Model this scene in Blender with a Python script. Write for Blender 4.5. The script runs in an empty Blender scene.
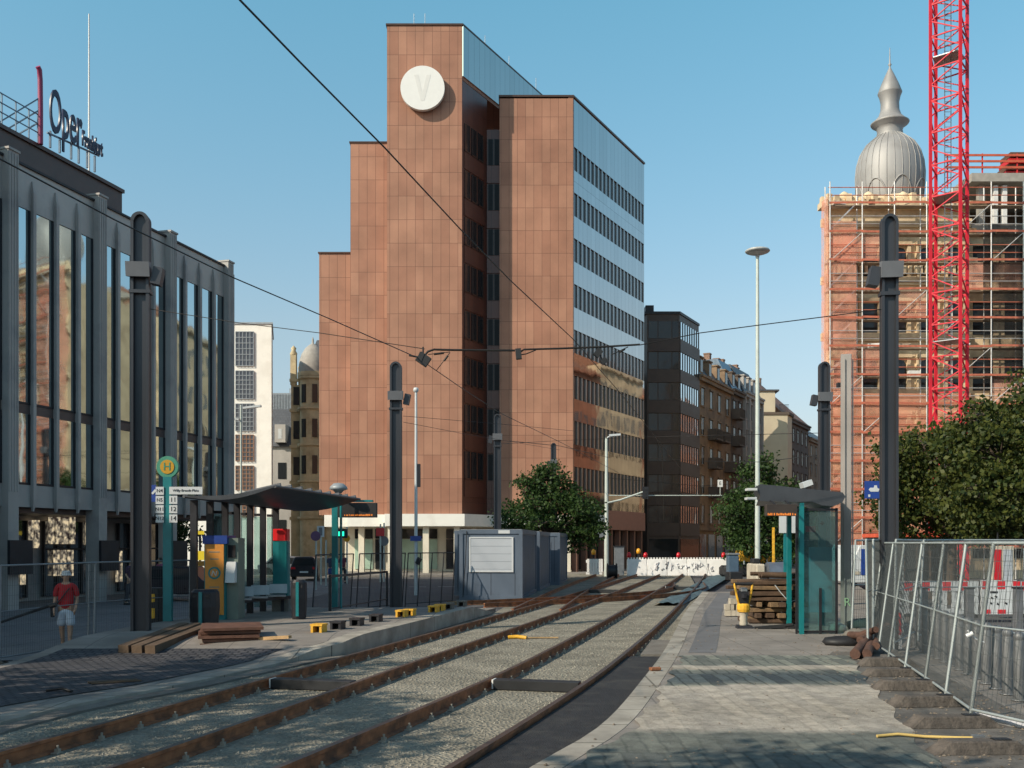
import bpy, math, random
import numpy as np
from mathutils import Vector, Matrix
random.seed(7)
rng = np.random.default_rng(7)
PI = math.pi
scene = bpy.context.scene
COL = scene.collection
EYE = 2.2; HY = 543.0; F = 1000.0

def W(px, Y):                 # world x for a picture column at depth Y (used to measure the layout)
    return (px - 512.0) / F * Y
def ZZ(py, Y):                # world z for a picture row at depth Y
    return EYE + (HY - py) / F * Y
def G(px, py, z=0.0):         # ground point seen at a picture position
    Y = (EYE - z) * F / (py - HY)
    return (W(px, Y), Y)

# ------------------------------------------------------------------ materials
def _nodes(name):
    m = bpy.data.materials.new(name); m.use_nodes = True
    nt = m.node_tree; b = nt.nodes['Principled BSDF']
    return m, nt, b
def N(nt, t, **kw):
    n = nt.nodes.new(t)
    for k, v in kw.items():
        try: setattr(n, k, v)
        except Exception: pass
    return n
def L(nt, a, b): nt.links.new(a, b)
def rgba(c): return (c[0], c[1], c[2], 1.0)
def mat(name, col, rough=0.7, metal=0.0, var=0.18, scale=3.0, bump=0.0, bscale=40.0, streak=0.0, spec=0.5, dirt=None, dscale=0.8, damt=0.5):
    m, nt, b = _nodes(name)
    b.inputs['Roughness'].default_value = rough
    b.inputs['Metallic'].default_value = metal
    b.inputs['Specular IOR Level'].default_value = spec
    tc = N(nt, 'ShaderNodeTexCoord')
    src = tc.outputs['Object']
    no = N(nt, 'ShaderNodeTexNoise'); no.inputs['Scale'].default_value = scale; no.inputs['Detail'].default_value = 6
    if streak:
        mp = N(nt, 'ShaderNodeMapping'); mp.inputs['Scale'].default_value = (1, 1, streak)
        L(nt, src, mp.inputs['Vector']); L(nt, mp.outputs[0], no.inputs['Vector'])
    else: L(nt, src, no.inputs['Vector'])
    mr = N(nt, 'ShaderNodeMapRange'); mr.inputs['From Min'].default_value = .3; mr.inputs['From Max'].default_value = .7
    mr.inputs['To Min'].default_value = 1 - var; mr.inputs['To Max'].default_value = 1 + var
    L(nt, no.outputs['Fac'], mr.inputs['Value'])
    vm = N(nt, 'ShaderNodeVectorMath', operation='SCALE'); vm.inputs[0].default_value = col[:3]
    L(nt, mr.outputs[0], vm.inputs['Scale'])
    out = vm.outputs[0]
    if dirt is not None:
        n2 = N(nt, 'ShaderNodeTexNoise'); n2.inputs['Scale'].default_value = dscale; n2.inputs['Detail'].default_value = 8
        n2.inputs['Roughness'].default_value = .65
        L(nt, src, n2.inputs['Vector'])
        r2 = N(nt, 'ShaderNodeMapRange'); r2.inputs['From Min'].default_value = .48; r2.inputs['From Max'].default_value = .66
        r2.inputs['To Max'].default_value = damt
        L(nt, n2.outputs['Fac'], r2.inputs['Value'])
        mx = N(nt, 'ShaderNodeMix', data_type='RGBA'); L(nt, r2.outputs[0], mx.inputs[0])
        L(nt, out, mx.inputs[6]); mx.inputs[7].default_value = rgba(dirt); out = mx.outputs[2]
    L(nt, out, b.inputs['Base Color'])
    rr = N(nt, 'ShaderNodeMapRange'); rr.inputs['To Min'].default_value = max(0, rough - .08); rr.inputs['To Max'].default_value = min(1, rough + .08)
    L(nt, no.outputs['Fac'], rr.inputs['Value']); L(nt, rr.outputs[0], b.inputs['Roughness'])
    if bump:
        n3 = N(nt, 'ShaderNodeTexNoise'); n3.inputs['Scale'].default_value = bscale; n3.inputs['Detail'].default_value = 5
        L(nt, src, n3.inputs['Vector'])
        bp = N(nt, 'ShaderNodeBump'); bp.inputs['Strength'].default_value = bump; bp.inputs['Distance'].default_value = .02
        L(nt, n3.outputs['Fac'], bp.inputs['Height']); L(nt, bp.outputs[0], b.inputs['Normal'])
    return m
def tiles(name, c1, c2, joint, bw, bh, mortar=.02, offset=0.0, rough=.6, var=.12, scale=.4, bump=.4, streak=1.0, bias=0.0, spec=.5, dirt=None):
    m, nt, b = _nodes(name)
    uv = N(nt, 'ShaderNodeUVMap')
    br = N(nt, 'ShaderNodeTexBrick'); br.offset = offset; br.squash = 1
    for k, v in (('Scale', 1.0), ('Mortar Size', mortar), ('Mortar Smooth', .1), ('Bias', bias), ('Brick Width', bw), ('Row Height', bh)):
        br.inputs[k].default_value = v
    br.inputs['Color1'].default_value = rgba(c1); br.inputs['Color2'].default_value = rgba(c2); br.inputs['Mortar'].default_value = rgba(joint)
    L(nt, uv.outputs[0], br.inputs['Vector'])
    tc = N(nt, 'ShaderNodeTexCoord')
    mp = N(nt, 'ShaderNodeMapping'); mp.inputs['Scale'].default_value = (1, 1, streak); L(nt, tc.outputs['Object'], mp.inputs['Vector'])
    no = N(nt, 'ShaderNodeTexNoise'); no.inputs['Scale'].default_value = scale; no.inputs['Detail'].default_value = 7
    L(nt, mp.outputs[0], no.inputs['Vector'])
    mr = N(nt, 'ShaderNodeMapRange'); mr.inputs['From Min'].default_value = .3; mr.inputs['From Max'].default_value = .7
    mr.inputs['To Min'].default_value = 1 - var; mr.inputs['To Max'].default_value = 1 + var
    L(nt, no.outputs['Fac'], mr.inputs['Value'])
    vm = N(nt, 'ShaderNodeVectorMath', operation='SCALE'); L(nt, br.outputs['Color'], vm.inputs[0]); L(nt, mr.outputs[0], vm.inputs['Scale'])
    out = vm.outputs[0]
    if dirt is not None:
        n2 = N(nt, 'ShaderNodeTexNoise'); n2.inputs['Scale'].default_value = .9; n2.inputs['Detail'].default_value = 9; n2.inputs['Roughness'].default_value = .7
        L(nt, tc.outputs['Object'], n2.inputs['Vector'])
        r2 = N(nt, 'ShaderNodeMapRange'); r2.inputs['From Min'].default_value = .45; r2.inputs['From Max'].default_value = .68; r2.inputs['To Max'].default_value = .7
        L(nt, n2.outputs['Fac'], r2.inputs['Value'])
        mx = N(nt, 'ShaderNodeMix', data_type='RGBA'); L(nt, r2.outputs[0], mx.inputs[0])
        L(nt, out, mx.inputs[6]); mx.inputs[7].default_value = rgba(dirt); out = mx.outputs[2]
    L(nt, out, b.inputs['Base Color'])
    b.inputs['Roughness'].default_value = rough; b.inputs['Specular IOR Level'].default_value = spec
    bp = N(nt, 'ShaderNodeBump'); bp.inputs['Strength'].default_value = bump; bp.inputs['Distance'].default_value = .02; bp.invert = True
    L(nt, br.outputs['Fac'], bp.inputs['Height'])
    n3 = N(nt, 'ShaderNodeTexNoise'); n3.inputs['Scale'].default_value = 30; L(nt, tc.outputs['Object'], n3.inputs['Vector'])
    bp2 = N(nt, 'ShaderNodeBump'); bp2.inputs['Strength'].default_value = .25; bp2.inputs['Distance'].default_value = .01
    L(nt, n3.outputs['Fac'], bp2.inputs['Height']); L(nt, bp.outputs[0], bp2.inputs['Normal']); L(nt, bp2.outputs[0], b.inputs['Normal'])
    return m
def mirror(name, col, rough=.04, metal=1.0, wave=.04, wscale=.5, mortar=None):
    m, nt, b = _nodes(name)
    b.inputs['Base Color'].default_value = rgba(col); b.inputs['Metallic'].default_value = metal; b.inputs['Roughness'].default_value = rough
    tc = N(nt, 'ShaderNodeTexCoord')
    no = N(nt, 'ShaderNodeTexNoise'); no.inputs['Scale'].default_value = wscale; no.inputs['Detail'].default_value = 2
    L(nt, tc.outputs['Object'], no.inputs['Vector'])
    bp = N(nt, 'ShaderNodeBump'); bp.inputs['Strength'].default_value = wave; bp.inputs['Distance'].default_value = .5
    L(nt, no.outputs['Fac'], bp.inputs['Height'])
    L(nt, bp.outputs[0], b.inputs['Normal'])
    if mortar:
        uv = N(nt, 'ShaderNodeUVMap'); br = N(nt, 'ShaderNodeTexBrick'); br.offset = 0
        for k, v in (('Scale', 1.0), ('Mortar Size', .015), ('Brick Width', mortar[0]), ('Row Height', mortar[1])): br.inputs[k].default_value = v
        c = col; br.inputs['Color1'].default_value = rgba(c); br.inputs['Color2'].default_value = rgba([x * .9 for x in c]); br.inputs['Mortar'].default_value = rgba([x * .4 for x in c])
        L(nt, uv.outputs[0], br.inputs['Vector']); L(nt, br.outputs['Color'], b.inputs['Base Color'])
    return m
def clearglass(name, tint=(.8, .95, .93), alpha=.25, rough=.03):
    m, nt, b = _nodes(name)
    b.inputs['Base Color'].default_value = rgba([t * .25 for t in tint]); b.inputs['Roughness'].default_value = rough
    tr = N(nt, 'ShaderNodeBsdfTransparent'); tr.inputs['Color'].default_value = rgba(tint)
    mx = N(nt, 'ShaderNodeMixShader'); mx.inputs[0].default_value = alpha
    L(nt, tr.outputs[0], mx.inputs[1]); L(nt, b.outputs[0], mx.inputs[2])
    L(nt, mx.outputs[0], nt.nodes['Material Output'].inputs[0])
    return m
def netting(name, col, cover=.5):
    m, nt, b = _nodes(name)
    b.inputs['Base Color'].default_value = rgba(col); b.inputs['Roughness'].default_value = .9
    tl = N(nt, 'ShaderNodeBsdfTranslucent'); tl.inputs['Color'].default_value = rgba(col)
    m1 = N(nt, 'ShaderNodeMixShader'); m1.inputs[0].default_value = .3; L(nt, b.outputs[0], m1.inputs[1]); L(nt, tl.outputs[0], m1.inputs[2])
    tr = N(nt, 'ShaderNodeBsdfTransparent')
    tc = N(nt, 'ShaderNodeTexCoord'); no = N(nt, 'ShaderNodeTexNoise'); no.inputs['Scale'].default_value = .9; no.inputs['Detail'].default_value = 4
    L(nt, tc.outputs['Object'], no.inputs['Vector'])
    mr = N(nt, 'ShaderNodeMapRange'); mr.inputs['From Min'].default_value = .3; mr.inputs['From Max'].default_value = .7
    mr.inputs['To Min'].default_value = cover - .22; mr.inputs['To Max'].default_value = cover + .22; L(nt, no.outputs['Fac'], mr.inputs['Value'])
    mx = N(nt, 'ShaderNodeMixShader'); L(nt, mr.outputs[0], mx.inputs[0]); L(nt, tr.outputs[0], mx.inputs[1]); L(nt, m1.outputs[0], mx.inputs[2])
    L(nt, mx.outputs[0], nt.nodes['Material Output'].inputs[0])
    return m
def emit(name, col, s):
    m, nt, b = _nodes(name)
    b.inputs['Base Color'].default_value = rgba([c * .3 for c in col])
    b.inputs['Emission Color'].default_value = rgba(col); b.inputs['Emission Strength'].default_value = s
    return m
def leafmat(name, c1, c2):
    m, nt, b = _nodes(name)
    g = N(nt, 'ShaderNodeNewGeometry')
    mx = N(nt, 'ShaderNodeMix', data_type='RGBA'); mx.inputs[6].default_value = rgba(c1); mx.inputs[7].default_value = rgba(c2)
    L(nt, g.outputs['Random Per Island'], mx.inputs[0]); L(nt, mx.outputs[2], b.inputs['Base Color'])
    b.inputs['Roughness'].default_value = .55; b.inputs['Specular IOR Level'].default_value = .3
    tl = N(nt, 'ShaderNodeBsdfTranslucent'); L(nt, mx.outputs[2], tl.inputs['Color'])
    ms = N(nt, 'ShaderNodeMixShader'); ms.inputs[0].default_value = .3
    L(nt, b.outputs[0], ms.inputs[1]); L(nt, tl.outputs[0], ms.inputs[2]); L(nt, ms.outputs[0], nt.nodes['Material Output'].inputs[0])
    return m

# ------------------------------------------------------------------ mesh builder
class MB:
    def __init__(s): s.v = []; s.f = []; s.mi = []; s.sm = []; s.cm = 0
    def add(s, vs, fs, smooth=False):
        o = len(s.v); s.v += [tuple(p) for p in vs]
        for f in fs: s.f.append([i + o for i in f]); s.mi.append(s.cm); s.sm.append(smooth)
        return s
    def hexa(s, p):           # 8 points: bottom 4 ccw, top 4 ccw
        return s.add(p, [(3, 2, 1, 0), (4, 5, 6, 7), (0, 1, 5, 4), (1, 2, 6, 5), (2, 3, 7, 6), (3, 0, 4, 7)])
    def box(s, x0, x1, y0, y1, z0, z1):
        return s.hexa([(x0, y0, z0), (x1, y0, z0), (x1, y1, z0), (x0, y1, z0), (x0, y0, z1), (x1, y0, z1), (x1, y1, z1), (x0, y1, z1)])
    def cbox(s, c, d, rz=0.0, rx=0.0, ry=0.0):
        M = Matrix.Translation(c) @ Matrix.Rotation(rz, 4, 'Z') @ Matrix.Rotation(ry, 4, 'Y') @ Matrix.Rotation(rx, 4, 'X')
        a, b, h = d[0] / 2, d[1] / 2, d[2] / 2
        P = [M @ Vector(q) for q in [(-a, -b, -h), (a, -b, -h), (a, b, -h), (-a, b, -h), (-a, -b, h), (a, -b, h), (a, b, h), (-a, b, h)]]
        return s.hexa(P)
    def bar(s, p, q, w, h=None, up=(0, 0, 1)):      # square bar from p to q
        p = Vector(p); q = Vector(q); d = (q - p)
        if d.length < 1e-6: return s
        d.normalize(); up = Vector(up)
        if abs(d.dot(up)) > .97: up = Vector((1, 0, 0))
        a = d.cross(up).normalized(); b = a.cross(d).normalized(); h = h or w
        a *= w / 2; b *= h / 2
        P = [p - a - b, p + a - b, q + a - b, q - a - b, p - a + b, p + a + b, q + a + b, q - a + b]
        return s.hexa(P)
    def tube(s, pts, r, n=8, caps=True, rr=None):
        pts = [Vector(p) for p in pts]; rings = []; m = len(pts)
        prev = None
        for i, p in enumerate(pts):
            d = (pts[min(i + 1, m - 1)] - pts[max(i - 1, 0)]).normalized()
            up = Vector((0, 0, 1)) if abs(d.z) < .95 else Vector((1, 0, 0))
            if prev is not None: up = prev
            a = d.cross(up)
            if a.length < 1e-5: a = d.cross(Vector((0, 1, 0)))
            a.normalize(); b = a.cross(d).normalized(); prev = b
            R = rr[i] if rr else r
            rings.append([p + a * (R * math.cos(2 * PI * k / n)) + b * (R * math.sin(2 * PI * k / n)) for k in range(n)])
        vs = [v for g in rings for v in g]; fs = []
        for i in range(m - 1):
            for k in range(n):
                k2 = (k + 1) % n
                fs.append((i * n + k, i * n + k2, (i + 1) * n + k2, (i + 1) * n + k))
        s.add(vs, fs, True)
        if caps:
            s.add(rings[0], [tuple(range(n))]); s.add(rings[-1], [tuple(reversed(range(n)))])
        return s
    def cyl(s, x, y, z0, z1, r, n=16, r2=None):
        return s.tube([(x, y, z0), (x, y, z1)], r, n, rr=[r, r if r2 is None else r2])
    def lathe(s, prof, cx=0, cy=0, cz=0, n=24, smooth=True):
        vs = []; fs = []
        for (r, z) in prof:
            for k in range(n): vs.append((cx + r * math.cos(2 * PI * k / n), cy + r * math.sin(2 * PI * k / n), cz + z))
        for i in range(len(prof) - 1):
            for k in range(n):
                k2 = (k + 1) % n; fs.append((i * n + k, i * n + k2, (i + 1) * n + k2, (i + 1) * n + k))
        return s.add(vs, fs, smooth)
    def prism(s, poly, z0, z1):
        a = sum(poly[i][0] * poly[(i + 1) % len(poly)][1] - poly[(i + 1) % len(poly)][0] * poly[i][1] for i in range(len(poly)))
        if a < 0: poly = poly[::-1]
        n = len(poly); zt = z1 if hasattr(z1, '__len__') else [z1] * n
        vs = [(x, y, z0) for x, y in poly] + [(p[0], p[1], zt[i]) for i, p in enumerate(poly)]
        fs = [tuple(reversed(range(n))), tuple(range(n, 2 * n))] + [(i, (i + 1) % n, n + (i + 1) % n, n + i) for i in range(n)]
        return s.add(vs, fs)
    def extr(s, prof, p0, ax, bx, ex, dist):        # profile in plane (ax,bx) at p0, extruded along ex
        p0, ax, bx, ex = map(Vector, (p0, ax, bx, ex)); n = len(prof)
        A = [p0 + ax * a + bx * b for a, b in prof]; B = [p + ex * dist for p in A]
        return s.add(A + B, [tuple(range(n)), tuple(reversed(range(n, 2 * n)))] + [(i, n + i, n + (i + 1) % n, (i + 1) % n) for i in range(n)])
    def fbox(s, Fr, u0, u1, d0, d1, z0, z1):
        o, u, n = Fr
        def q(a, d, z): return (o[0] + u[0] * a + n[0] * d, o[1] + u[1] * a + n[1] * d, z)
        P = [q(u0, d1, z0), q(u1, d1, z0), q(u1, d0, z0), q(u0, d0, z0), q(u0, d1, z1), q(u1, d1, z1), q(u1, d0, z1), q(u0, d0, z1)]
        return s.hexa(P)
    def build(s, name, mats, parent=None, recalc=True, bevel=0.0):
        me = bpy.data.meshes.new(name)
        V = s.v
        if parent is not None:
            o = Vector(parent['_o']) if '_o' in parent else Vector((0, 0, 0))
            V = [(p[0] - o.x, p[1] - o.y, p[2] - o.z) for p in V]
        me.from_pydata(V, [], s.f)
        if not isinstance(mats, (list, tuple)): mats = [mats]
        for m in mats: me.materials.append(m)
        me.polygons.foreach_set('material_index', s.mi); me.polygons.foreach_set('use_smooth', s.sm)
        if recalc and len(s.f) < 60000:
            import bmesh
            bm = bmesh.new(); bm.from_mesh(me); bmesh.ops.recalc_face_normals(bm, faces=bm.faces)
            if bevel: bmesh.ops.bevel(bm, geom=[e for e in bm.edges], offset=bevel, segments=1, affect='EDGES', clamp_overlap=True)
            bm.to_mesh(me); bm.free()
        boxuv(me)
        me.update()
        ob = bpy.data.objects.new(name, me); COL.objects.link(ob)
        if parent is not None:
            ob.parent = parent
            if '_o' in parent: ob['_o'] = list(parent['_o'])
        return ob
def boxuv(me):
    nl = len(me.loops)
    if not nl: return
    co = np.empty(len(me.vertices) * 3); me.vertices.foreach_get('co', co); co = co.reshape(-1, 3)
    lv = np.empty(nl, int); me.loops.foreach_get('vertex_index', lv)
    nf = len(me.polygons); nr = np.empty(nf * 3); me.polygons.foreach_get('normal', nr); nr = nr.reshape(-1, 3)
    lt = np.empty(nf, int); me.polygons.foreach_get('loop_total', lt)
    ln = np.repeat(nr, lt, axis=0); P = co[lv]
    h = np.hypot(ln[:, 0], ln[:, 1]) + 1e-9
    tx, ty = -ln[:, 1] / h, ln[:, 0] / h
    sgn = np.where(ty < -.3, -1, 1); 
    vert = np.abs(ln[:, 2]) < .7
    u = np.where(vert, P[:, 0] * tx + P[:, 1] * ty, P[:, 0]); v = np.where(vert, P[:, 2], P[:, 1])
    uvl = me.uv_layers.new(name='UVMap'); uvl.data.foreach_set('uv', np.stack([u, v], 1).ravel())

def Fr(o, d, out):             # facade frame
    l = math.hypot(*d); u = (d[0] / l, d[1] / l); n = (u[1], -u[0])
    if n[0] * out[0] + n[1] * out[1] < 0: n = (-n[0], -n[1])
    return (o, u, n)
def fp(Fm, u, d=0.0):
    o, a, n = Fm; return (o[0] + a[0] * u + n[0] * d, o[1] + a[1] * u + n[1] * d)
def tag(o, label=None, cat=None, group=None, kind=None):
    if label: o['label'] = label
    if cat: o['category'] = cat
    if group: o['group'] = group
    if kind: o['kind'] = kind
    return o
def thing(name, label, cat, loc=(0, 0, 0), group=None):
    # children are given in world metres; the empty sits at the base of the thing
    o = bpy.data.objects.new(name, None); COL.objects.link(o); o.location = loc; o['_o'] = list(map(float, loc)); o.empty_display_size = .3
    return tag(o, label, cat, group)
def lthing(name, label, cat, group=None):   # prototype modelled round its own origin
    return thing(name, label, cat, (0, 0, 0), group)
def place(o, loc, rz=0.0, sc=None):
    o.location = loc; o.rotation_euler = (0, 0, rz)
    if sc: o.scale = (sc, sc, sc)
    return o
def copy_tree(o, label=None):
    def rec(a, par):
        c = a.copy(); COL.objects.link(c); c.parent = par
        for ch in CH.get(a.name, []): rec(ch, c)
        return c
    CH = {}
    for x in COL.objects:
        if x.parent: CH.setdefault(x.parent.name, []).append(x)
    r = rec(o, None)
    if label: r['label'] = label
    return r
def struct(name, mb, m, recalc=True):
    o = mb.build(name, m, None, recalc); o['kind'] = 'structure'; return o
_txt = {}
def text_obj(name, s, size, m, parent, loc, right, up, extrude=.005, align='CENTER', squash=1.0):
    cu = bpy.data.curves.new('txt', 'FONT'); cu.body = s; cu.size = size; cu.extrude = extrude; cu.align_x = align; cu.align_y = 'CENTER'; cu.resolution_u = 3
    t = bpy.data.objects.new('txt', cu); COL.objects.link(t)
    dg = bpy.context.evaluated_depsgraph_get(); me = bpy.data.meshes.new_from_object(t.evaluated_get(dg))
    bpy.data.objects.remove(t); bpy.data.curves.remove(cu)
    r = Vector(right).normalized(); u = Vector(up).normalized(); n = r.cross(u)
    o = Vector(parent['_o']) if parent is not None else Vector((0, 0, 0))
    M = Matrix(((r.x * squash, u.x, n.x, loc[0] - o.x), (r.y * squash, u.y, n.y, loc[1] - o.y), (r.z * squash, u.z, n.z, loc[2] - o.z), (0, 0, 0, 1)))
    me.transform(M); me.materials.clear(); me.materials.append(m); me.name = name
    ob = bpy.data.objects.new(name, me); COL.objects.link(ob); ob.parent = parent; ob['_o'] = list(parent['_o'])
    return ob
def interp(pts, y):
    for a, b in zip(pts, pts[1:]):
        if y <= b[0]:
            t = (y - a[0]) / (b[0] - a[0]); return a[1] + (b[1] - a[1]) * t
    a, b = pts[-2], pts[-1]; return b[1] + (b[1] - a[1]) * (y - b[0]) / (b[0] - a[0])
def smooth_pts(pts, n=8):      # Catmull-Rom through (Y, X)
    P = [pts[0]] + list(pts) + [pts[-1]]; out = []
    for i in range(1, len(P) - 2):
        for k in range(n):
            t = k / n
            q = []
            for c in (0, 1):
                a, b, d, e = P[i - 1][c], P[i][c], P[i + 1][c], P[i + 2][c]
                q.append(.5 * ((2 * b) + (-a + d) * t + (2 * a - 5 * b + 4 * d - e) * t * t + (-a + 3 * b - 3 * d + e) * t ** 3))
            out.append(tuple(q))
    out.append(pts[-1]); return out
# ------------------------------------------------------------------ camera, sky, sun
cam = bpy.data.cameras.new('Camera'); co = bpy.data.objects.new('Camera', cam); COL.objects.link(co)
co.location = (0, 0, EYE); co.rotation_euler = (PI / 2, 0, 0)
cam.sensor_width = 36; cam.lens = 36 * F / 1024; cam.shift_y = (HY - 384) / 1024; cam.clip_end = 3000; cam.clip_start = .1
scene.camera = co
SEL, SAZ = math.radians(35), math.radians(55)      # sun height, and angle to the left of straight behind the camera
sdir = Vector((-math.sin(SAZ) * math.cos(SEL), -math.cos(SAZ) * math.cos(SEL), math.sin(SEL)))
sun = bpy.data.lights.new('sun', 'SUN'); so = bpy.data.objects.new('sun', sun); COL.objects.link(so)
sun.energy = 4.0; sun.angle = math.radians(.5); sun.color = (1, .87, .70)
so.rotation_euler = sdir.to_track_quat('Z', 'Y').to_euler(); so.location = (-40, -30, 60)
wd = bpy.data.worlds.new('World'); scene.world = wd; wd.use_nodes = True
nt = wd.node_tree; bg = nt.nodes['Background']
sky = nt.nodes.new('ShaderNodeTexSky'); sky.sky_type = 'NISHITA'; sky.sun_disc = False
sky.sun_elevation = SEL; sky.sun_rotation = math.atan2(sdir.x, sdir.y) % (2 * PI)
sky.air_density = 1.5; sky.dust_density = 1.5; sky.ozone_density = 4.0; sky.altitude = 100
tint = nt.nodes.new('ShaderNodeVectorMath'); tint.operation = 'MULTIPLY'; 
stc = nt.nodes.new('ShaderNodeTexCoord'); sxyz = nt.nodes.new('ShaderNodeSeparateXYZ'); nt.links.new(stc.outputs['Generated'], sxyz.inputs[0])
srp = nt.nodes.new('ShaderNodeValToRGB'); nt.links.new(sxyz.outputs['Z'], srp.inputs[0]); se = srp.color_ramp.elements
se[0].position = 0.0; se[0].color = (.72, .68, .88, 1); se[1].position = .5; se[1].color = (.72, 1.12, .98, 1)
q2_ = se.new(.8); q2_.color = (.52, .54, .52, 1)
q_ = se.new(.2); q_.color = (.92, .87, .82, 1)
nt.links.new(srp.outputs[0], tint.inputs[1])
nt.links.new(sky.outputs[0], tint.inputs[0]); nt.links.new(tint.outputs[0], bg.inputs[0]); bg.inputs[1].default_value = .15
vs = scene.view_settings; vs.view_transform = 'Standard'; vs.look = 'None'; vs.gamma = 1; vs.exposure = 0.30

# ------------------------------------------------------------------ shared materials
M = {}
M['asphalt'] = mat('road asphalt', (.075, .075, .08), .85, var=.2, scale=1.2, bump=.3, bscale=60, dirt=(.12, .115, .11), dscale=.5, damt=.6)
M['black_asphalt'] = mat('fresh black asphalt', (.020, .020, .023), .8, var=.4, scale=9, bump=1.0, bscale=70, dirt=(.085, .08, .07), dscale=1.8, damt=.45)
M['plaza'] = tiles('plaza paving', (.15, .15, .155), (.17, .165, .16), (.09, .09, .09), .6, .4, .012, .5, .8, .15, .5, .3)
M['conc'] = mat('concrete', (.27, .25, .22), .85, var=.18, scale=2.5, bump=.4, bscale=35, dirt=(.12, .11, .095), dscale=1.5, damt=.7)
M['darkconc'] = mat('weathered concrete', (.17, .155, .135), .9, var=.25, scale=4, bump=.7, bscale=30, dirt=(.07, .06, .05), dscale=2, damt=.6)
M['slab'] = tiles('platform slabs', (.25, .225, .20), (.215, .195, .175), (.13, .12, .11), .9, .6, .012, 0, .85, .16, 1.2, .4, dirt=(.14, .125, .11))
M['kerb'] = tiles('kerb stones', (.34, .315, .27), (.30, .275, .235), (.12, .11, .09), 2.0, 1.0, .015, 0, .85, .25, 2.2, .5, dirt=(.16, .14, .11))
M['rust'] = mat('rusty rail steel', (.27, .105, .045), .75, .0, var=.45, scale=6, bump=.3, bscale=50, dirt=(.055, .03, .022), dscale=2.5, damt=.8)
M['railtop'] = mat('worn rail head', (.12, .085, .07), .45, .6, var=.25, scale=8)
M['sleeperbox'] = mat('black coated steel box', (.02, .021, .023), .5, .2, var=.3)
M['whitepaint'] = mat('white paint', (.72, .72, .70), .5, var=.06, scale=2, dirt=(.5, .48, .44), dscale=2, damt=.5)
M['yellow'] = mat('yellow paint', (.75, .40, .03), .5, var=.15, scale=6, dirt=(.2, .13, .05), dscale=5, damt=.5)
M['polesteel'] = mat('dark coated pole steel', (.045, .047, .055), .42, .35, var=.25, scale=1.5, streak=.2)
M['greysteel'] = mat('grey galvanised steel', (.30, .31, .32), .45, .7, var=.15, scale=4)
M['palepole'] = mat('pale green mast paint', (.48, .52, .48), .5, .1, var=.08, scale=2)
M['darksteel'] = mat('near black steel', (.025, .025, .03), .5, .3, var=.2)
M['teal'] = mat('teal paint', (.008, .17, .185), .4, var=.12, scale=3)
M['wood'] = mat('weathered timber', (.20, .125, .065), .8, var=.3, scale=5, streak=1, bump=.5, bscale=25, dirt=(.08, .055, .035), dscale=3, damt=.6)
M['woodlight'] = mat('fresh sawn timber', (.42, .27, .13), .75, var=.18, scale=6, bump=.3, bscale=25)
M['woodred'] = mat('brown formwork boards', (.12, .055, .035), .75, var=.3, scale=5, bump=.4, bscale=20)
M['black'] = mat('black rubber', (.015, .015, .017), .6, var=.2)
M['wire'] = mat('overhead wire', (.02, .018, .017), .5, .4, var=.1)
M['red'] = mat('signal red', (.55, .02, .02), .5, var=.1)
M['blue'] = mat('sign blue', (.015, .05, .25), .4, var=.08)
M['signwhite'] = mat('sign white', (.55, .57, .58), .4, var=.04)
M['blackprint'] = mat('black lettering', (.012, .012, .014), .6, var=.02)

# ballast
def ballast():
    m, nt, b = _nodes('grey gravel bed')
    tc = N(nt, 'ShaderNodeTexCoord')
    v = N(nt, 'ShaderNodeTexVoronoi'); v.inputs['Scale'].default_value = 22; L(nt, tc.outputs['Object'], v.inputs['Vector'])
    no = N(nt, 'ShaderNodeTexNoise'); no.inputs['Scale'].default_value = .9; no.inputs['Detail'].default_value = 10; no.inputs['Roughness'].default_value = .7
    L(nt, tc.outputs['Object'], no.inputs['Vector'])
    cr = N(nt, 'ShaderNodeValToRGB'); e = cr.color_ramp.elements
    e[0].position = .35; e[0].color = (.15, .14, .11, 1); e[1].position = .68; e[1].color = (.32, .295, .235, 1)
    L(nt, no.outputs['Fac'], cr.inputs[0])
    mr = N(nt, 'ShaderNodeMapRange'); mr.inputs['To Min'].default_value = .72; mr.inputs['To Max'].default_value = 1.22
    L(nt, v.outputs['Color'], mr.inputs['Value'])
    vm = N(nt, 'ShaderNodeVectorMath', operation='SCALE'); L(nt, cr.outputs[0], vm.inputs[0]); L(nt, mr.outputs[0], vm.inputs['Scale'])
    L(nt, vm.outputs[0], b.inputs['Base Color']); b.inputs['Roughness'].default_value = .95
    bp = N(nt, 'ShaderNodeBump'); bp.inputs['Strength'].default_value = 1; bp.inputs['Distance'].default_value = .03
    L(nt, v.outputs['Distance'], bp.inputs['Height']); L(nt, bp.outputs[0], b.inputs['Normal'])
    return m
M['ballast'] = ballast()
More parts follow.
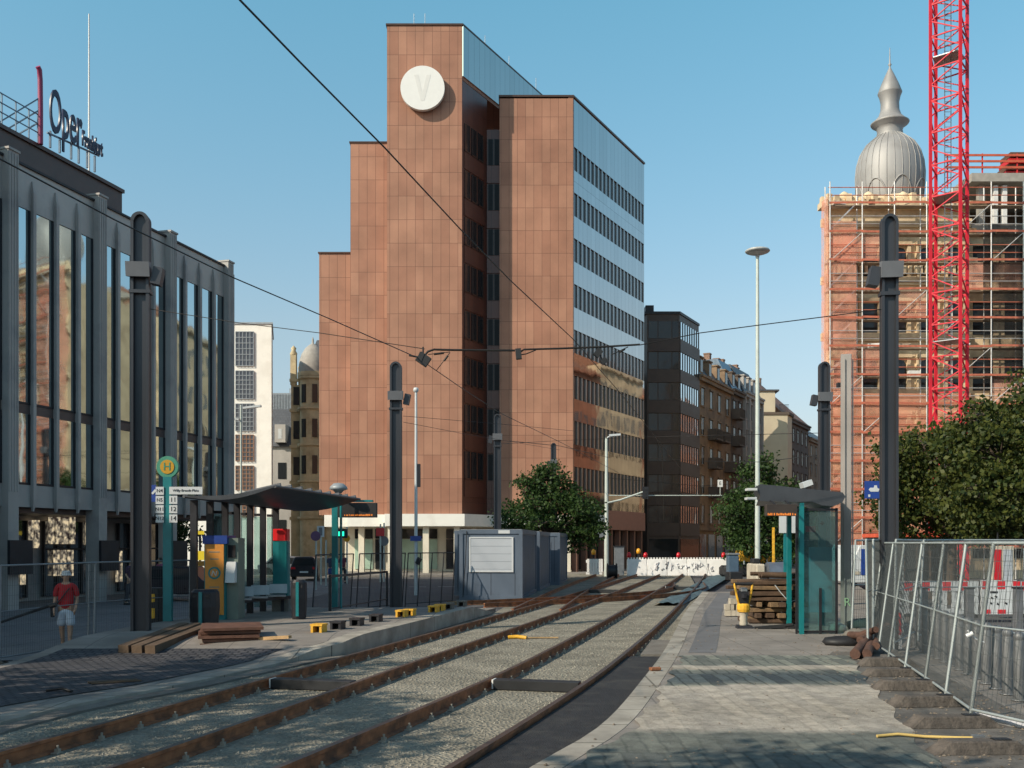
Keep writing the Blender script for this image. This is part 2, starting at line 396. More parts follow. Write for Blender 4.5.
# dusty matting laid over the pavers: bands of blue-green net and of sand
def matting():
    m, nt, b = _nodes('sandy paver matting')
    tc = N(nt, 'ShaderNodeTexCoord'); sx = N(nt, 'ShaderNodeSeparateXYZ'); L(nt, tc.outputs['Object'], sx.inputs[0])
    n0 = N(nt, 'ShaderNodeTexNoise'); n0.inputs['Scale'].default_value = 1.6; n0.inputs['Detail'].default_value = 6; L(nt, tc.outputs['Object'], n0.inputs['Vector'])
    ad = N(nt, 'ShaderNodeMath', operation='MULTIPLY_ADD'); L(nt, n0.outputs['Fac'], ad.inputs[0]); ad.inputs[1].default_value = .7; L(nt, sx.outputs['Y'], ad.inputs[2])
    mr = N(nt, 'ShaderNodeMapRange'); mr.inputs['From Min'].default_value = 8.35; mr.inputs['From Max'].default_value = 18.35; L(nt, ad.outputs[0], mr.inputs['Value'])
    cr = N(nt, 'ShaderNodeValToRGB'); E = cr.color_ramp.elements; cr.color_ramp.interpolation = 'LINEAR'
    sand = (.43, .385, .325, 1); sand2 = (.35, .31, .255, 1); net = (.055, .072, .08, 1); net2 = (.15, .16, .14, 1)
    E[0].position = 0; E[0].color = net; E[1].position = .175; E[1].color = net2
    for p, c in ((.235, net2), (.27, sand), (.40, sand2), (.50, sand), (.59, sand), (.605, net2), (.64, net), (.70, net), (.76, net2), (.775, sand2), (.81, sand), (.825, net2), (.96, net2), (.98, sand)):
        q = E.new(p); q.color = c
    L(nt, mr.outputs[0], cr.inputs[0])
    br = N(nt, 'ShaderNodeTexBrick'); br.offset = .35
    for k, v in (('Scale', 1.0), ('Mortar Size', .03), ('Mortar Smooth', 1.0), ('Brick Width', .19), ('Row Height', 1.9)): br.inputs[k].default_value = v
    br.inputs['Color1'].default_value = (1.75, 1.7, 1.6, 1); br.inputs['Color2'].default_value = (.55, .6, .68, 1); br.inputs['Mortar'].default_value = (.40, .45, .46, 1)
    nn = N(nt, 'ShaderNodeTexNoise'); nn.inputs['Scale'].default_value = 3; L(nt, tc.outputs['Object'], nn.inputs['Vector'])
    vv = N(nt, 'ShaderNodeVectorMath', operation='SCALE'); vv.inputs['Scale'].default_value = .07; L(nt, nn.outputs['Color'], vv.inputs[0])
    va = N(nt, 'ShaderNodeVectorMath', operation='ADD'); L(nt, tc.outputs['Object'], va.inputs[0]); L(nt, vv.outputs[0], va.inputs[1]); L(nt, va.outputs[0], br.inputs['Vector'])
    ml = N(nt, 'ShaderNodeMix', data_type='RGBA', blend_type='MULTIPLY')
    ck = N(nt, 'ShaderNodeValToRGB'); K_ = ck.color_ramp.elements; K_[0].position = 0; K_[0].color = (1, 1, 1, 1); K_[1].position = .25; K_[1].color = (.2, .2, .2, 1)
    for p, c in ((.59, .2), (.605, .9), (.76, 1), (.78, .25), (.815, .25), (.83, .8), (.96, .6)): q = K_.new(p); q.color = (c, c, c, 1)
    L(nt, mr.outputs[0], ck.inputs[0]); L(nt, ck.outputs[0], ml.inputs[0])
    L(nt, cr.outputs[0], ml.inputs[6]); L(nt, br.outputs['Color'], ml.inputs[7])
    n2 = N(nt, 'ShaderNodeTexNoise'); n2.inputs['Scale'].default_value = 4; n2.inputs['Detail'].default_value = 12; n2.inputs['Roughness'].default_value = .8; L(nt, tc.outputs['Object'], n2.inputs['Vector'])
    r2 = N(nt, 'ShaderNodeMapRange'); r2.inputs['From Min'].default_value = .3; r2.inputs['From Max'].default_value = .7; r2.inputs['To Min'].default_value = .45; r2.inputs['To Max'].default_value = 1.4; L(nt, n2.outputs['Fac'], r2.inputs['Value'])
    vm = N(nt, 'ShaderNodeVectorMath', operation='SCALE'); L(nt, ml.outputs[2], vm.inputs[0]); L(nt, r2.outputs[0], vm.inputs['Scale'])
    L(nt, vm.outputs[0], b.inputs['Base Color']); b.inputs['Roughness'].default_value = .9
    bp = N(nt, 'ShaderNodeBump'); bp.inputs['Strength'].default_value = .9; bp.inputs['Distance'].default_value = .05
    L(nt, n2.outputs['Fac'], bp.inputs['Height']); L(nt, bp.outputs[0], b.inputs['Normal'])
    return m
M['matting'] = matting()
M['cobble'] = tiles('dark cobble setts', (.05, .05, .058), (.08, .077, .08), (.02, .02, .024), .17, .13, .02, .5, .75, .3, 1.5, .8)

# ------------------------------------------------------------------ ground
GZ = -.15
mb = MB(); mb.add([(-600, -60, GZ), (600, -60, GZ), (600, 900, GZ), (-600, 900, GZ)], [(0, 1, 2, 3)]); struct('ground', mb, M['asphalt'])
XL = [(4, -3.9 - 3.1), (11.96, -6.1), (15.3, -4.95), (18.6, -3.85), (20.2, -3.0), (28.6, -1.15), (31, -.62)]       # left platform edge  (Y, X)
XR = [(4, -.8), (7.5, -.25), (8.9, .16), (11.05, 1.0), (14.9, 1.97), (19.6, 3.05), (28.6, 4.94), (34.5, 6.3), (41, 7.8)]   # right platform edge
XRR = [(4, 4.6), (8, 5.0), (10.5, 5.75), (17, 6.85), (24, 8.4), (34, 11), (41, 13)]
XL = smooth_pts(XL, 6); XR = smooth_pts(XR, 6); XRR = smooth_pts(XRR, 6)
def zl(y):
    t = min(1, max(0, (y - 17.6) / 2.8)); t = t * t * (3 - 2 * t)
    e = min(1, max(0, (31 - y) / 2.2))
    return .06 + .30 * t * e
XB = [(4, -9.0), (17.7, -9.0), (20.4, -8.5), (23, -8.3), (31, -6.3), (33, -5.6)]     # back edge of left platform
def strip(mb, ya, yb, fa, fb_, fz, n=40, side=None, thick=.5):
    ys = [ya + (yb - ya) * i / n for i in range(n + 1)]
    vs = []; fs = []
    for y in ys: vs += [(fa(y), y, fz(y)), (fb_(y), y, fz(y))]
    for i in range(n): fs.append((2 * i, 2 * i + 1, 2 * i + 3, 2 * i + 2))
    if side:
        o = len(vs)
        for y in ys: vs += [(fa(y), y, fz(y) - thick), (fb_(y), y, fz(y) - thick)]
        for i in range(n):
            fs.append((2 * i, 2 * i + 2, o + 2 * i + 2, o + 2 * i)); fs.append((2 * i + 1, o + 2 * i + 1, o + 2 * i + 3, 2 * i + 3))
        fs.append((0, o, o + 1, 1)); fs.append((2 * n, 2 * n + 1, o + 2 * n + 1, o + 2 * n))
    mb.add(vs, fs); return mb
xl = lambda y: interp(XL, y); xr = lambda y: interp(XR, y); xrr = lambda y: interp(XRR, y); xb = lambda y: interp(XB, y)
mb = strip(MB(), 3, 72, lambda y: (xl(y) + .02 if y < 31 else -.6 + (y - 31) * .10), lambda y: xr(min(y, 41)) - .02 + (0 if y < 41 else (y - 41) * .16), lambda y: 0.0, 60, True, .3)
tb = struct('track_bed', mb, M['ballast'])
mb = strip(MB(), 3, 33, xb, lambda y: xl(y) - .36, zl, 60, True)
struct('platform', mb, M['slab'])
mb = strip(MB(), 3, 31, lambda y: xl(y) - .355, xl, lambda y: zl(y) + .004, 60, True)
struct('platform_kerb', mb, M['kerb'])
mb = strip(MB(), 11, 18.9, lambda y: xb(y) + .3, lambda y: xl(y) - .62 - max(0, 15 - y) * .1, lambda y: zl(y) + .012, 30)
o = struct('cobble_paving', mb, M['cobble'])
# churned, lightly buckled concrete lip between setts and kerb
mb = strip(MB(), 4, 41, lambda y: xr(y) + .30, xrr, lambda y: .2, 60, True); struct('platform', mb, M['slab'])
mb = strip(MB(), 4, 41, xr, lambda y: xr(y) + .295, lambda y: .204, 60, True); struct('platform_kerb', mb, M['kerb'])
# matting with a wrinkled surface
def matmesh():
    mb = MB(); n, m_ = 110, 60; vs = []; fs = []
    for i in range(n + 1):
        y = 7.5 + (17.7 - 7.5) * i / n
        a = xr(y) + .38 + .05 * math.sin(y * 3.1) + .04 * math.sin(y * 7.7); bb = interp([(6, 3.1), (8.9, 3.8), (14.7, 5.2), (17.7, 6.0)], y) + .05 * math.sin(y * 4.3)
        for k in range(m_ + 1):
            x = a + (bb - a) * k / m_
            z = .212 + .012 * max(0, math.sin(y * 5.2 + math.sin(x * 2.1))) * (0.5 + .5 * math.sin(x * 1.7 + y)) + random.uniform(0, .004)
            vs.append((x, y, z))
    for i in range(n):
        for k in range(m_): a = i * (m_ + 1) + k; fs.append((a, a + 1, a + m_ + 2, a + m_ + 1))
    mb.add(vs, fs, True); return mb
struct('paver_matting', matmesh(), M['matting'])
mb = strip(MB(), 18.2, 40, lambda y: xr(y) + .50 + (y - 22) * .01, lambda y: xr(y) + 1.0 + (y - 22) * .01, lambda y: .205, 20)
struct('paving_band', mb, mat('dark grey paving band', (.13, .13, .135), .85, var=.15, scale=2, bump=.2))
mb = strip(MB(), 6, 18.4, lambda y: interp([(6, 3.0), (8.9, 3.7), (14.7, 5.1), (17.7, 5.6), (18.4, 5.9)], y), lambda y: xrr(y) - .02, lambda y: .206 + .003 * math.sin(y * 5), 40); struct('dirt_shade_strip', mb, mat('dirty broken paving toned for shade', (.12, .11, .098), .9, var=.4, scale=5, bump=.8, bscale=18, dirt=(.05, .045, .04), dscale=2.5, damt=.8))  # dirty paving, with the shade along the fence mixed into its dark colour
# footpath beyond the fence
mb = strip(MB(), 3, 60, lambda y: xrr(min(y, 41)) + .01 + max(0, y - 41) * .27, lambda y: xrr(min(y, 41)) + 1.75 + max(0, y - 41) * .27, lambda y: .02, 30, True, .3); struct('pavement', mb, M['slab'])
mb = strip(MB(), 3, 60, lambda y: xrr(min(y, 41)) + 1.755 + max(0, y - 41) * .27, lambda y: xrr(min(y, 41)) + 1.92 + max(0, y - 41) * .27, lambda y: .03, 30, True, .3); struct('pavement_kerb', mb, M['conc'])
# plaza in front of the theatre
mb = MB(); mb.add([(-40, 5, GZ + .004), (-9.3, 5, GZ + .004), (-9.3, 24, GZ + .004), (-8.5, 48, GZ + .004), (-10, 60, GZ + .004), (-60, 60, GZ + .004)], [(0, 1, 2, 3, 4, 5)]); struct('plaza', mb, M['plaza'])
# pavement round the tower block
mb = MB(); mb.prism([(-18, 68), (6, 70), (16, 88), (16, 200), (-18, 110)], GZ, GZ + .12); struct('pavement', mb, M['slab'])
mb = MB()
for i in range(9): x = -13 + i * 1.5; mb.add([(x, 52 + i * .3, GZ + .004), (x + .9, 52 + i * .3, GZ + .004), (x + .9, 52.15 + i * .3, GZ + .004), (x, 52.15 + i * .3, GZ + .004)], [(0, 1, 2, 3)])
struct('road_marking', mb, M['whitepaint'])

# ------------------------------------------------------------------ rails
T1 = smooth_pts([(4, -5.65), (8, -4.7), (13.25, -3.4), (18, -2.26), (27, 0.0), (37, 2.4), (50, 5.4), (66, 9.0)])
T2 = smooth_pts([(4, -3.0), (9.1, -1.36), (15, .4), (20.7, 1.85), (27, 3.35), (37.3, 5.7), (50, 8.55), (67, 12.2)])
T3 = smooth_pts([(31, .75), (36, 1.45), (44, 2.6), (54, 4.2), (66, 6.3)])
T4 = smooth_pts([(34.4, -1.4), (36.3, 1.0), (38.6, 3.7), (41.7, 6.3), (46, 8.1), (52, 9.2)])
def offs(track, d):
    out = []
    for i, (y, x) in enumerate(track):
        a = track[max(0, i - 1)]; b = track[min(len(track) - 1, i + 1)]
        ty, tx = b[0] - a[0], b[1] - a[1]; l = math.hypot(tx, ty)
        out.append((x + d * ty / l, y - d * tx / l))
    return out
def rail(track, d, label, base=0.0, clips=True):
    pts = offs(track, d); prof = [(-.07, 0), (.07, 0), (.07, .015), (.012, .03), (.012, .115), (.036, .125), (.036, .16), (-.036, .16), (-.036, .125), (-.012, .115), (-.012, .03), (-.07, .015)]
    root = thing('rail', label, 'rail', (pts[0][0], pts[0][1], base), 'steel tram rails')
    mb = MB(); n = len(prof); vs = []; fs = []
    for i, (x, y) in enumerate(pts):
        a = pts[max(0, i - 1)]; b = pts[min(len(pts) - 1, i + 1)]; l = math.hypot(b[0] - a[0], b[1] - a[1]); nx, ny = (b[1] - a[1]) / l, -(b[0] - a[0]) / l
        for (q, z) in prof: vs.append((x + nx * q, y + ny * q, base + z))
    for i in range(len(pts) - 1):
        for k in range(n):
            k2 = (k + 1) % n; mb.cm = 1 if prof[k][1] == .16 and prof[k2][1] == .16 else 0
            fs.append((i * n + k, i * n + k2, (i + 1) * n + k2, (i + 1) * n + k))
    mb.cm = 0; mb.add(vs, fs); mb.add([vs[k] for k in range(n)], [tuple(range(n))]); mb.add(vs[-n:], [tuple(range(n))])
    for j, f in enumerate(fs):
        k = j % n
        if prof[k][1] == .16 and prof[(k + 1) % n][1] == .16: mb.mi[j] = 1
    mb.build('rail_profile', [M['rust'], M['railtop']], root)
    if clips:
        acc = 0; proto = None
        for a, b in zip(pts, pts[1:]):
            l = math.hypot(b[0] - a[0], b[1] - a[1])
            while acc < l:
                t = acc / l; x, y = a[0] + (b[0] - a[0]) * t, a[1] + (b[1] - a[1]) * t
                if 8.5 < y < 34:
                    if RC[0] is None:
                        q = MB(); q.box(-.15, .15, -.05, .05, -.0, .012)
                        for s in (-1, 1): q.cbox((s * .115, 0, .03), (.05, .045, .04)); q.tube([(s * .115, -.0, .04), (s * .115, 0, .085)], .014, 6)
                        RC[0] = q.build('rail_clip', M['clip'], None); ob = RC[0]
                    else: ob = RC[0].copy(); COL.objects.link(ob)
                    ob.parent = root; ob.location = (x - pts[0][0], y - pts[0][1], 0.002); ob.rotation_euler = (0, 0, -math.atan2(b[0] - a[0], b[1] - a[1]))
                acc += .72
            acc -= l
    return root
RC = [None]; M['clip'] = mat('dusty rail fastener steel', (.33, .30, .25), .7, .2, var=.3)
rail(T1, -.745, 'long rusty rail nearest the left platform kerb')
rail(T1, .745, 'long rusty rail, second from the left platform kerb, beside the black box end')
rail(T2, -.745, 'long rusty rail, third from the left platform kerb, in the middle of the gravel')
rail(T2, .745, 'long rusty rail running along the black asphalt strip on the right')
rail(T3, -.745, 'far rusty branch rail passing closest to the site containers', clips=False)
rail(T3, .745, 'far rusty branch rail just right of the one beside the containers', clips=False)
rail(T4, -.745, 'rusty crossover rail cutting across both tracks, the farther one', .012, False)
rail(T4, .745, 'rusty crossover rail cutting across both tracks, the nearer one', .012, False)
d_ = offs(T2, .745)
dline = sorted([(y, x) for x, y in d_])
mb = strip(MB(), 4, 18.6, lambda y: interp(dline, y) + .05, lambda y: xr(y) - .015, lambda y: .09, 40, True, .2); struct('asphalt_strip', mb, M['black_asphalt'])
mb = strip(MB(), 18.7, 21.5, lambda y: xr(y) - .45, lambda y: xr(y) - .015, lambda y: .12, 6, True, .2); struct('kerb_concrete', mb, M['darkconc'])
# low concrete channel beside the nearest rail on the left
mb = strip(MB(), 5, 19.5, lambda y: xl(y) + .03, lambda y: xl(y) + .32, lambda y: .03 + .004 * math.sin(y * 6), 50, True, .1); struct('kerb_concrete', mb, M['darkconc'])
def tracktrue(T, y): return interp([(p[0], p[1]) for p in T], y)
def gaugebox(T, y, label):
    x = tracktrue(T, y); o = thing('cable_box', label, 'track box', (x, y, 0), 'black boxes between the rails')
    b = MB(); b.cbox((x, y, .08), (1.3, .22, .15), -.24); b.build('box_body', M['sleeperbox'], o, bevel=.01)
    e = MB(); e.cbox((x - .66 * math.cos(-.24), y - .66 * math.sin(-.24), .085), (.03, .2, .14), -.24); e.build('end_cap', M['whitepaint'], o, bevel=.004)
gaugebox(T1, 15.0, 'long black steel box between the two left rails'); gaugebox(T2, 14.9, 'long black steel box between the two right rails')
gaugebox(T1, 44, 'small black box between the far left rails'); gaugebox(T2, 47, 'small black box between the far right rails')
# loose stones: one mass of gravel
mb = MB(); 
for i in range(4200):
    y = 8.5 + 22 * random.random() ** 1.6; x = random.uniform(xl(min(y, 30)) + .3, xr(y) - .5)
    if any(abs(x - tracktrue(T, y) - s * .78) < .09 for T in (T1, T2) for s in (-1, 1)): continue
    if y < 18.8 and x > interp(dline, y): continue
    r = random.uniform(.008, .026); a = random.random() * 6
    P = [(x + r * math.cos(a + k * 1.57) * random.uniform(.7, 1.2), y + r * math.sin(a + k * 1.57), -.002) for k in range(4)] + [(x, y, r * .9)]
    mb.add(P, [(0, 1, 4), (1, 2, 4), (2, 3, 4), (3, 0, 4)])
o = mb.build('loose_gravel', mat('loose stones', (.25, .235, .195), .9, var=.4, scale=20), None, recalc=False); tag(o, 'pale loose stones scattered over the gravel track bed', 'gravel', kind='stuff')
p = G(517, 639); o = thing('cable_end', 'small yellow capped cable end lying between the tracks', 'cable', (p[0], p[1], 0))
mb = MB(); mb.tube([(p[0] - .2, p[1], .04), (p[0], p[1] + .05, .05), (p[0] + .22, p[1] - .05, .03)], .045, 8); mb.build('cap', M['yellow'], o)
mb = MB(); mb.tube([(p[0] + .2, p[1] - .05, .03), (p[0] + .5, p[1] + .1, .02), (p[0] + .95, p[1] + .12, .02)], .02, 6); mb.build('cable', M['woodlight'], o)
# ================================================================== tower block with terracotta panels
M['terra'] = tiles('terracotta stone panels', (.325, .155, .10), (.39, .20, .13), (.13, .06, .04), .63, 1.742, .013, 0, .6, .16, .45, .25, spec=.35)
M['terrashade'] = tiles('terracotta panels darkened for recess shade', (.10, .036, .026), (.125, .045, .03), (.04, .018, .013), .8, 1.742, .016, 0, .35, .08, .35, .25)  # tower cladding again, with the shade of the recess put into the colour
M['mirror'] = mirror('tinted mirror cladding', (.50, .46, .44), .05, 1, .035, .35, (.81, 30))
M['mirrordark'] = mirror('dark window glass', (.035, .035, .04), .05, .0, .05, .5)
M['darkglass'] = mirror('black glass', (.02, .022, .025), .06, 0, .03, .5)
M['cream'] = mat('cream painted plaster', (.72, .66, .54), .75, var=.06, scale=1.5, dirt=(.5, .44, .35), dscale=.6, damt=.4)
M['fascia'] = mat('white fascia', (.80, .78, .72), .6, var=.04, scale=1, dirt=(.6, .56, .5), dscale=.7, damt=.4)
M['lampgrey0'] = mat('dull window metal', (.05, .05, .05), .5, .3)
M['dullglass'] = mat('dull dark window', (.015, .016, .018), .35, var=.2, spec=.15)
M['bronze'] = mat('bronze window frame', (.10, .055, .04), .4, .5, var=.1)
M['roofgravel'] = mat('flat roof covering', (.2, .2, .2), .9, var=.2)
SD = (.4706, .8824)     # direction of the street
T = thing('office_tower', 'tall stepped office tower clad in terracotta panels with a white disc and mirrored side', 'office tower', (-4, 76, 0))
mb = MB()
mb.prism([(-9.25, 74), (-3.7, 74), (-3.69, 74.02), (-9.25, 77.3)], 4.36, 36.5)
rc = MB(); rc.prism([(-9.2, 74.5), (-3.7 + .533 * .03, 74.03), (-1.94, 77.3), (-9.2, 77.3)], 4.36, 36.45); rc.prism([(-3.5, 77.302), (.99, 77.302), (.99, 77.5), (-3.5, 77.5)], 4.36, 34.15); rc.build('recess_wall', M['terrashade'], T)
mb.prism([(-9.25, 77.52), (1.0, 77.52), (1.0, 92), (-9.25, 92)], 4.36, 34.2)
mb.prism([(-12.2, 75.5), (-9.255, 75.5), (-9.255, 90), (-12.2, 90)], 4.36, 32.4)
mb.prism([(-14.85, 77), (-12.205, 77), (-12.205, 90), (-14.85, 90)], 4.36, 24.5)
wall = mb.build('tower_wall', [M['terra']], T)
mb = MB(); mb.prism([(-9.25, 74.0), (-3.7, 74.0), (2.7, 86.0), (-9.25, 86.0)], 36.502, 40.5)
mb.build('top_storey', [M['terra']], T)
FT = Fr((-3.7, 74), SD, (1, -.3))
mb = MB(); mb.fbox(FT, .02, 13.4, .003, .10, 36.75, 40.45); mb.build('mirror_band', M['mirror'], T)
mb = MB(); mb.prism([(-9.33, 73.92), (-3.62, 73.92), (2.85, 86.1), (-9.33, 86.1)], 40.5, 40.62); mb.build('roof_edge', M['bronze'], T)
mb = MB(); mb.prism([(-12.28, 75.42), (-9.26, 75.42), (-9.26, 90), (-12.28, 90)], 32.4, 32.5); mb.build('roof_edge', M['bronze'], T)
mb = MB(); mb.prism([(-14.93, 76.92), (-12.21, 76.92), (-12.21, 90), (-14.93, 90)], 24.5, 24.6)
mb.build('roof_edge', M['bronze'], T)
# second, lower block with mirrored right face
L2 = 15.4; A = (4.67, 76.6); B2 = (A[0] + SD[0] * L2, A[1] + SD[1] * L2)
FS = Fr(A, SD, (1, -.3)); 
mb = MB(); q = .32
def sh(p): return (p[0] - .8824 * q, p[1] + .4706 * q)
mb.prism([(-.95, 76.6), (A[0] - .36, 76.6), sh((B2[0], B2[1])), (B2[0] - 9, B2[1] + 3), (-.95, 88)], 4.36, 36.25)
mb.build('block_wall', [M['terra']], T)
mb = MB(); mb.prism([(A[0] - .36, 76.6), A, fp(FS, .14, 0), fp(FS, .14, -.315)], 4.36, 36.35); mb.build('corner_pier', M['terra'], T)
mb = MB(); mb.prism([(-1.02, 76.53), (4.73, 76.53), (B2[0] + .1, B2[1]), (B2[0] - 9, B2[1] + 3), (-1.02, 88)], 36.35, 36.5); mb.build('roof_edge', M['bronze'], T)
core = MB(); core.fbox(FS, .15, L2, -.31, -.14, 4.4, 36.25); core.build('glass_core', M['darkglass'], T)
tops = [32.64 - 3.51 * i for i in range(8)]; H = 1.8
edges = [36.35] + [v for t in tops for v in (t, t - H)] + [4.36]
for i in range(0, len(edges), 2):
    z1, z0 = edges[i], edges[i + 1]
    mb = MB(); mb.fbox(FS, .15, L2, -.138, .0, z0, z1); mb.build('mirror_spandrel', M['mirror'], T)
mull = mirror('pale metal mullion', (.36, .34, .33), .3, .8, 0, 1)
for t in tops:
    w = MB(); w.fbox(FS, .16, L2, -.136, -.10, t - H, t); wo = w.build('window_band', M['darkglass'], T)
    b = MB(); n = 19; s = (L2 - .15) / n
    for k in range(n + 1): u = .15 + k * s; b.fbox(FS, max(.15, u - .10), min(L2, u + .10), -.098, -.015, t - H + .004, t - .004)
    b.build('mullion', M['mirror'] if 0 else mull, wo)
# recess windows on tower side and back wall
for k in range(9):
    z1 = 33.4 - 3.48 * k
    if z1 - 2 < 4.5: break
    for (a, b_) in ((.35, 1.1), (1.35, 2.1), (2.35, 3.1)):
        w = MB(); w.fbox(FT, a, b_, .004, .05, z1 - 2.0, z1); wo = w.build('window', M['darkglass'], T)
        f = MB(); f.fbox(FT, b_ - .09, b_, .052, .09, z1 - 2.0, z1); f.fbox(FT, a, b_, .052, .1, z1 - 2.1, z1 - 2.0); f.build('window_frame', M['bronze'], wo)
    FB = Fr((-1.94, 77.3), (1, 0), (0, -1))
    for (a, b_) in ((.1, .5), (.58, .98)):
        w = MB(); w.fbox(FB, a, b_, .004, .04, z1 - 2.0, z1); wo = w.build('window', M['dullglass'], T)
        f = MB(); f.fbox(FB, a - .03, a + .02, .042, .07, z1 - 2.0, z1); f.fbox(FB, b_ - .05, b_, .042, .07, z1 - 2.0, z1); f.build('window_frame', M['lampgrey0'], wo)
    pn = MB(); pn.fbox(FB, .0, 1.0, .002, .09, z1 - 3.40, z1 - 2.06); pn.fbox(FT, .3, 3.3, .002, .06, z1 - 3.38, z1 - 2.12); pn.build('spandrel_panel', M['terrashade'], T)
# white disc with its faint raised wedge
dx, dy, dz, dr = W(423, 73.9), 73.62, ZZ(90.5, 73.9), 1.62
mb = MB(); mb.extr([(dr * math.cos(2 * PI * k / 64), dr * math.sin(2 * PI * k / 64)) for k in range(64)], (dx, dy - .18, dz), (1, 0, 0), (0, 0, 1), (0, 1, 0), .34)
disc = mb.build('round_sign', mat('clean white enamel', (.78, .77, .74), .45, var=.02), T)
mb = MB(); mb.extr([(-.62, .95), (-.30, .95), (.0, -.35), (.30, .95), (.62, .95), (.14, -.95), (-.14, -.95)], (dx, dy - .188, dz), (1, 0, 0), (0, 0, 1), (0, 1, 0), .05)
mb.build('emblem', mat('ivory emblem', (.70, .69, .66), .5, var=.03), disc)
mb = MB()
for k in range(4): mb.box(dx - .8 + k * .5, dx - .74 + k * .5, dy + .15, 74.0, dz - .05, dz + .05)
mb.build('sign_bracket', M['darksteel'], disc)
# fascia, ground floor
mb = MB(); mb.prism([(-14.4, 76.7), (-12.4, 76.7), (-12.4, 75.2), (-9.4, 75.2), (-9.4, 73.75), (-3.5, 73.75), (-1.2, 77.2), (-1.2, 76.3), (4.8, 76.3), (5.5, 77.4), (5.5, 88), (-14.4, 88)], 3.45, 4.35)
mb.build('fascia', M['fascia'], T)
mb = MB(); mb.fbox(FS, 0.3, L2, -.3, .10, 3.3, 4.9); mb.build('entrance_canopy', mat('dusty pink canopy metal', (.32, .17, .14), .5, .3, var=.1), T)
mb = MB(); mb.prism([(-13.2, 79), (5.2, 79), (11.5, 91), (-13.2, 90)], GZ + .12, 3.5)
mb.build('ground_floor_wall', M['cream'], T)
shop = mat('pale green shop panel', (.38, .52, .42), .35, var=.12, scale=1.2)
for k, (a, b_) in enumerate(((-12.4, -11), (-10.8, -10.1), (-9.4, -7.6), (-7.5, -5.9), (-5.2, -3.2), (-2.8, -.6), (-.2, 2.0), (2.4, 4.8))):
    w = MB(); w.box(a, b_, 78.9, 78.996, .15, 2.5); w.build('shop_window', shop if k not in (1, 4) else M['darkglass'], T)
    w = MB(); w.box(a, b_, 78.88, 78.996, 2.55, 3.3); w.build('transom_window', M['darkglass'], T)
for x in (-11.6, -9.0, -6.4, -4.1, -.6, 4.3):
    c = MB(); c.box(x - .22, x + .22, 76.9 if x < -9.1 else (74.2 if x < -3.8 else 77.0), (77.35 if x < -9.1 else (74.65 if x < -3.8 else 77.45)), GZ + .12, 3.449); c.build('column', M['cream'], T)
FG = Fr((5.0, 77.3), SD, (1, -.3))
mb = MB(); mb.fbox(FG, 0, L2 - .6, -.6, -.45, .1, 3.29); mb.build('side_glazing', M['darkglass'], T)
for k in range(9):
    mb = MB(); mb.fbox(FG, k * 1.75, k * 1.75 + .3, -.44, .0, GZ + .12, 3.29); mb.build('column', mat('brown stone', (.2, .10, .07), .6, var=.1) if k == 0 else bpy.data.materials['brown stone'], T)
for px, y0, y1 in ((425, 10, 26), (485, 20, 62), (509, 40, 80), (536, 60, 90), (414, 24, 30)):
    zb = 40.62 if px < 500 else 40.6; Y = 75 + max(0, (px - 462)) * .14
    m_ = MB(); m_.tube([(W(px, Y), Y, 40.6), (W(px, Y), Y, 40.6 + 1.3)], .022, 5); m_.build('lightning_rod', M['greysteel'], T)

# ================================================================== dark office block
DB = thing('office_block', 'low dark brown office block with black glass front beside the tower', 'office block', (16, 97, 0))
a = (13.1, 97.0); c = (16.25, 97.0); F1 = Fr(a, (1, 0), (0, -1)); F2 = Fr(c, SD, (1, -.3)); L3 = 6.1; e = fp(F2, L3)
M['brown'] = mat('dark brown cladding', (.060, .042, .035), .5, .2, var=.15, scale=1.5)
mb = MB(); mb.prism([a, c, e, (e[0] - 6, e[1] + 3), (11, 104)], GZ, 24.4); mb.build('wall', M['brown'], DB)
mb = MB(); mb.prism([(12.9, 96.9), (c[0] + .06, 96.9), (e[0] + .1, e[1]), (e[0] - 6, e[1] + 3), (11, 104)], 24.4, 24.65); mb.box(13.1, 13.9, 98, 100, 24.65, 25.5); mb.build('roof_edge', M['darksteel'], DB)
skyg = mirror('reflecting office glass', (.62, .66, .68), .06, 1, .05, .6)
smk = mirror('smoked office glass', (.02, .021, .024), .12, 0, .05, .6)
for k in range(7):
    z1 = 23.7 - 2.98 * k; z0 = z1 - 1.65
    w = MB(); w.fbox(F2, .12, L3 - .15, .004, .03, z0, z1); wo = w.build('window_band', skyg, DB)
    w = MB(); 
    for j in range(9): u = .12 + j * (L3 - .27) / 8; w.fbox(F2, u - .04, u + .04, .031, .08, z0, z1)
    w.build('mullion', M['darksteel'], wo)
    for j, (u0, u1) in enumerate(((.15, 1.0), (1.1, 2.35), (2.45, 3.05))):
        w = MB(); w.fbox(F1, u0, u1, .004, .03, z0, z1); w.build('window', smk, DB)
    w = MB(); w.fbox(F1, 0, 3.15, .002, .12, z0 - 1.28, z0 - .06); w.fbox(F2, 0, L3, .002, .10, z0 - 1.28, z0 - .06); w.build('spandrel_panel', M['brown'], DB)
mb = MB(); mb.fbox(F2, .2, L3 - .2, .004, .05, .1, 2.6); mb.fbox(F1, .2, 3, .004, .05, .1, 2.6); mb.build('shop_window', M['darkglass'], DB)
# passage building between tower and dark block
PB = thing('link_building', 'dark recessed link building between the tower and the brown block', 'building', (12, 100, 0))
mb = MB(); mb.prism([(9, 99.5), (13.0, 98.4), (13, 110), (9, 110)], GZ, 19); mb.build('wall', M['brown'], PB)
for k in range(6):
    w = MB(); w.box(9.8, 12.8, 98.2, 98.44, 1.2 + k * 2.98, 2.9 + k * 2.98); w.build('window_band', smk, PB)

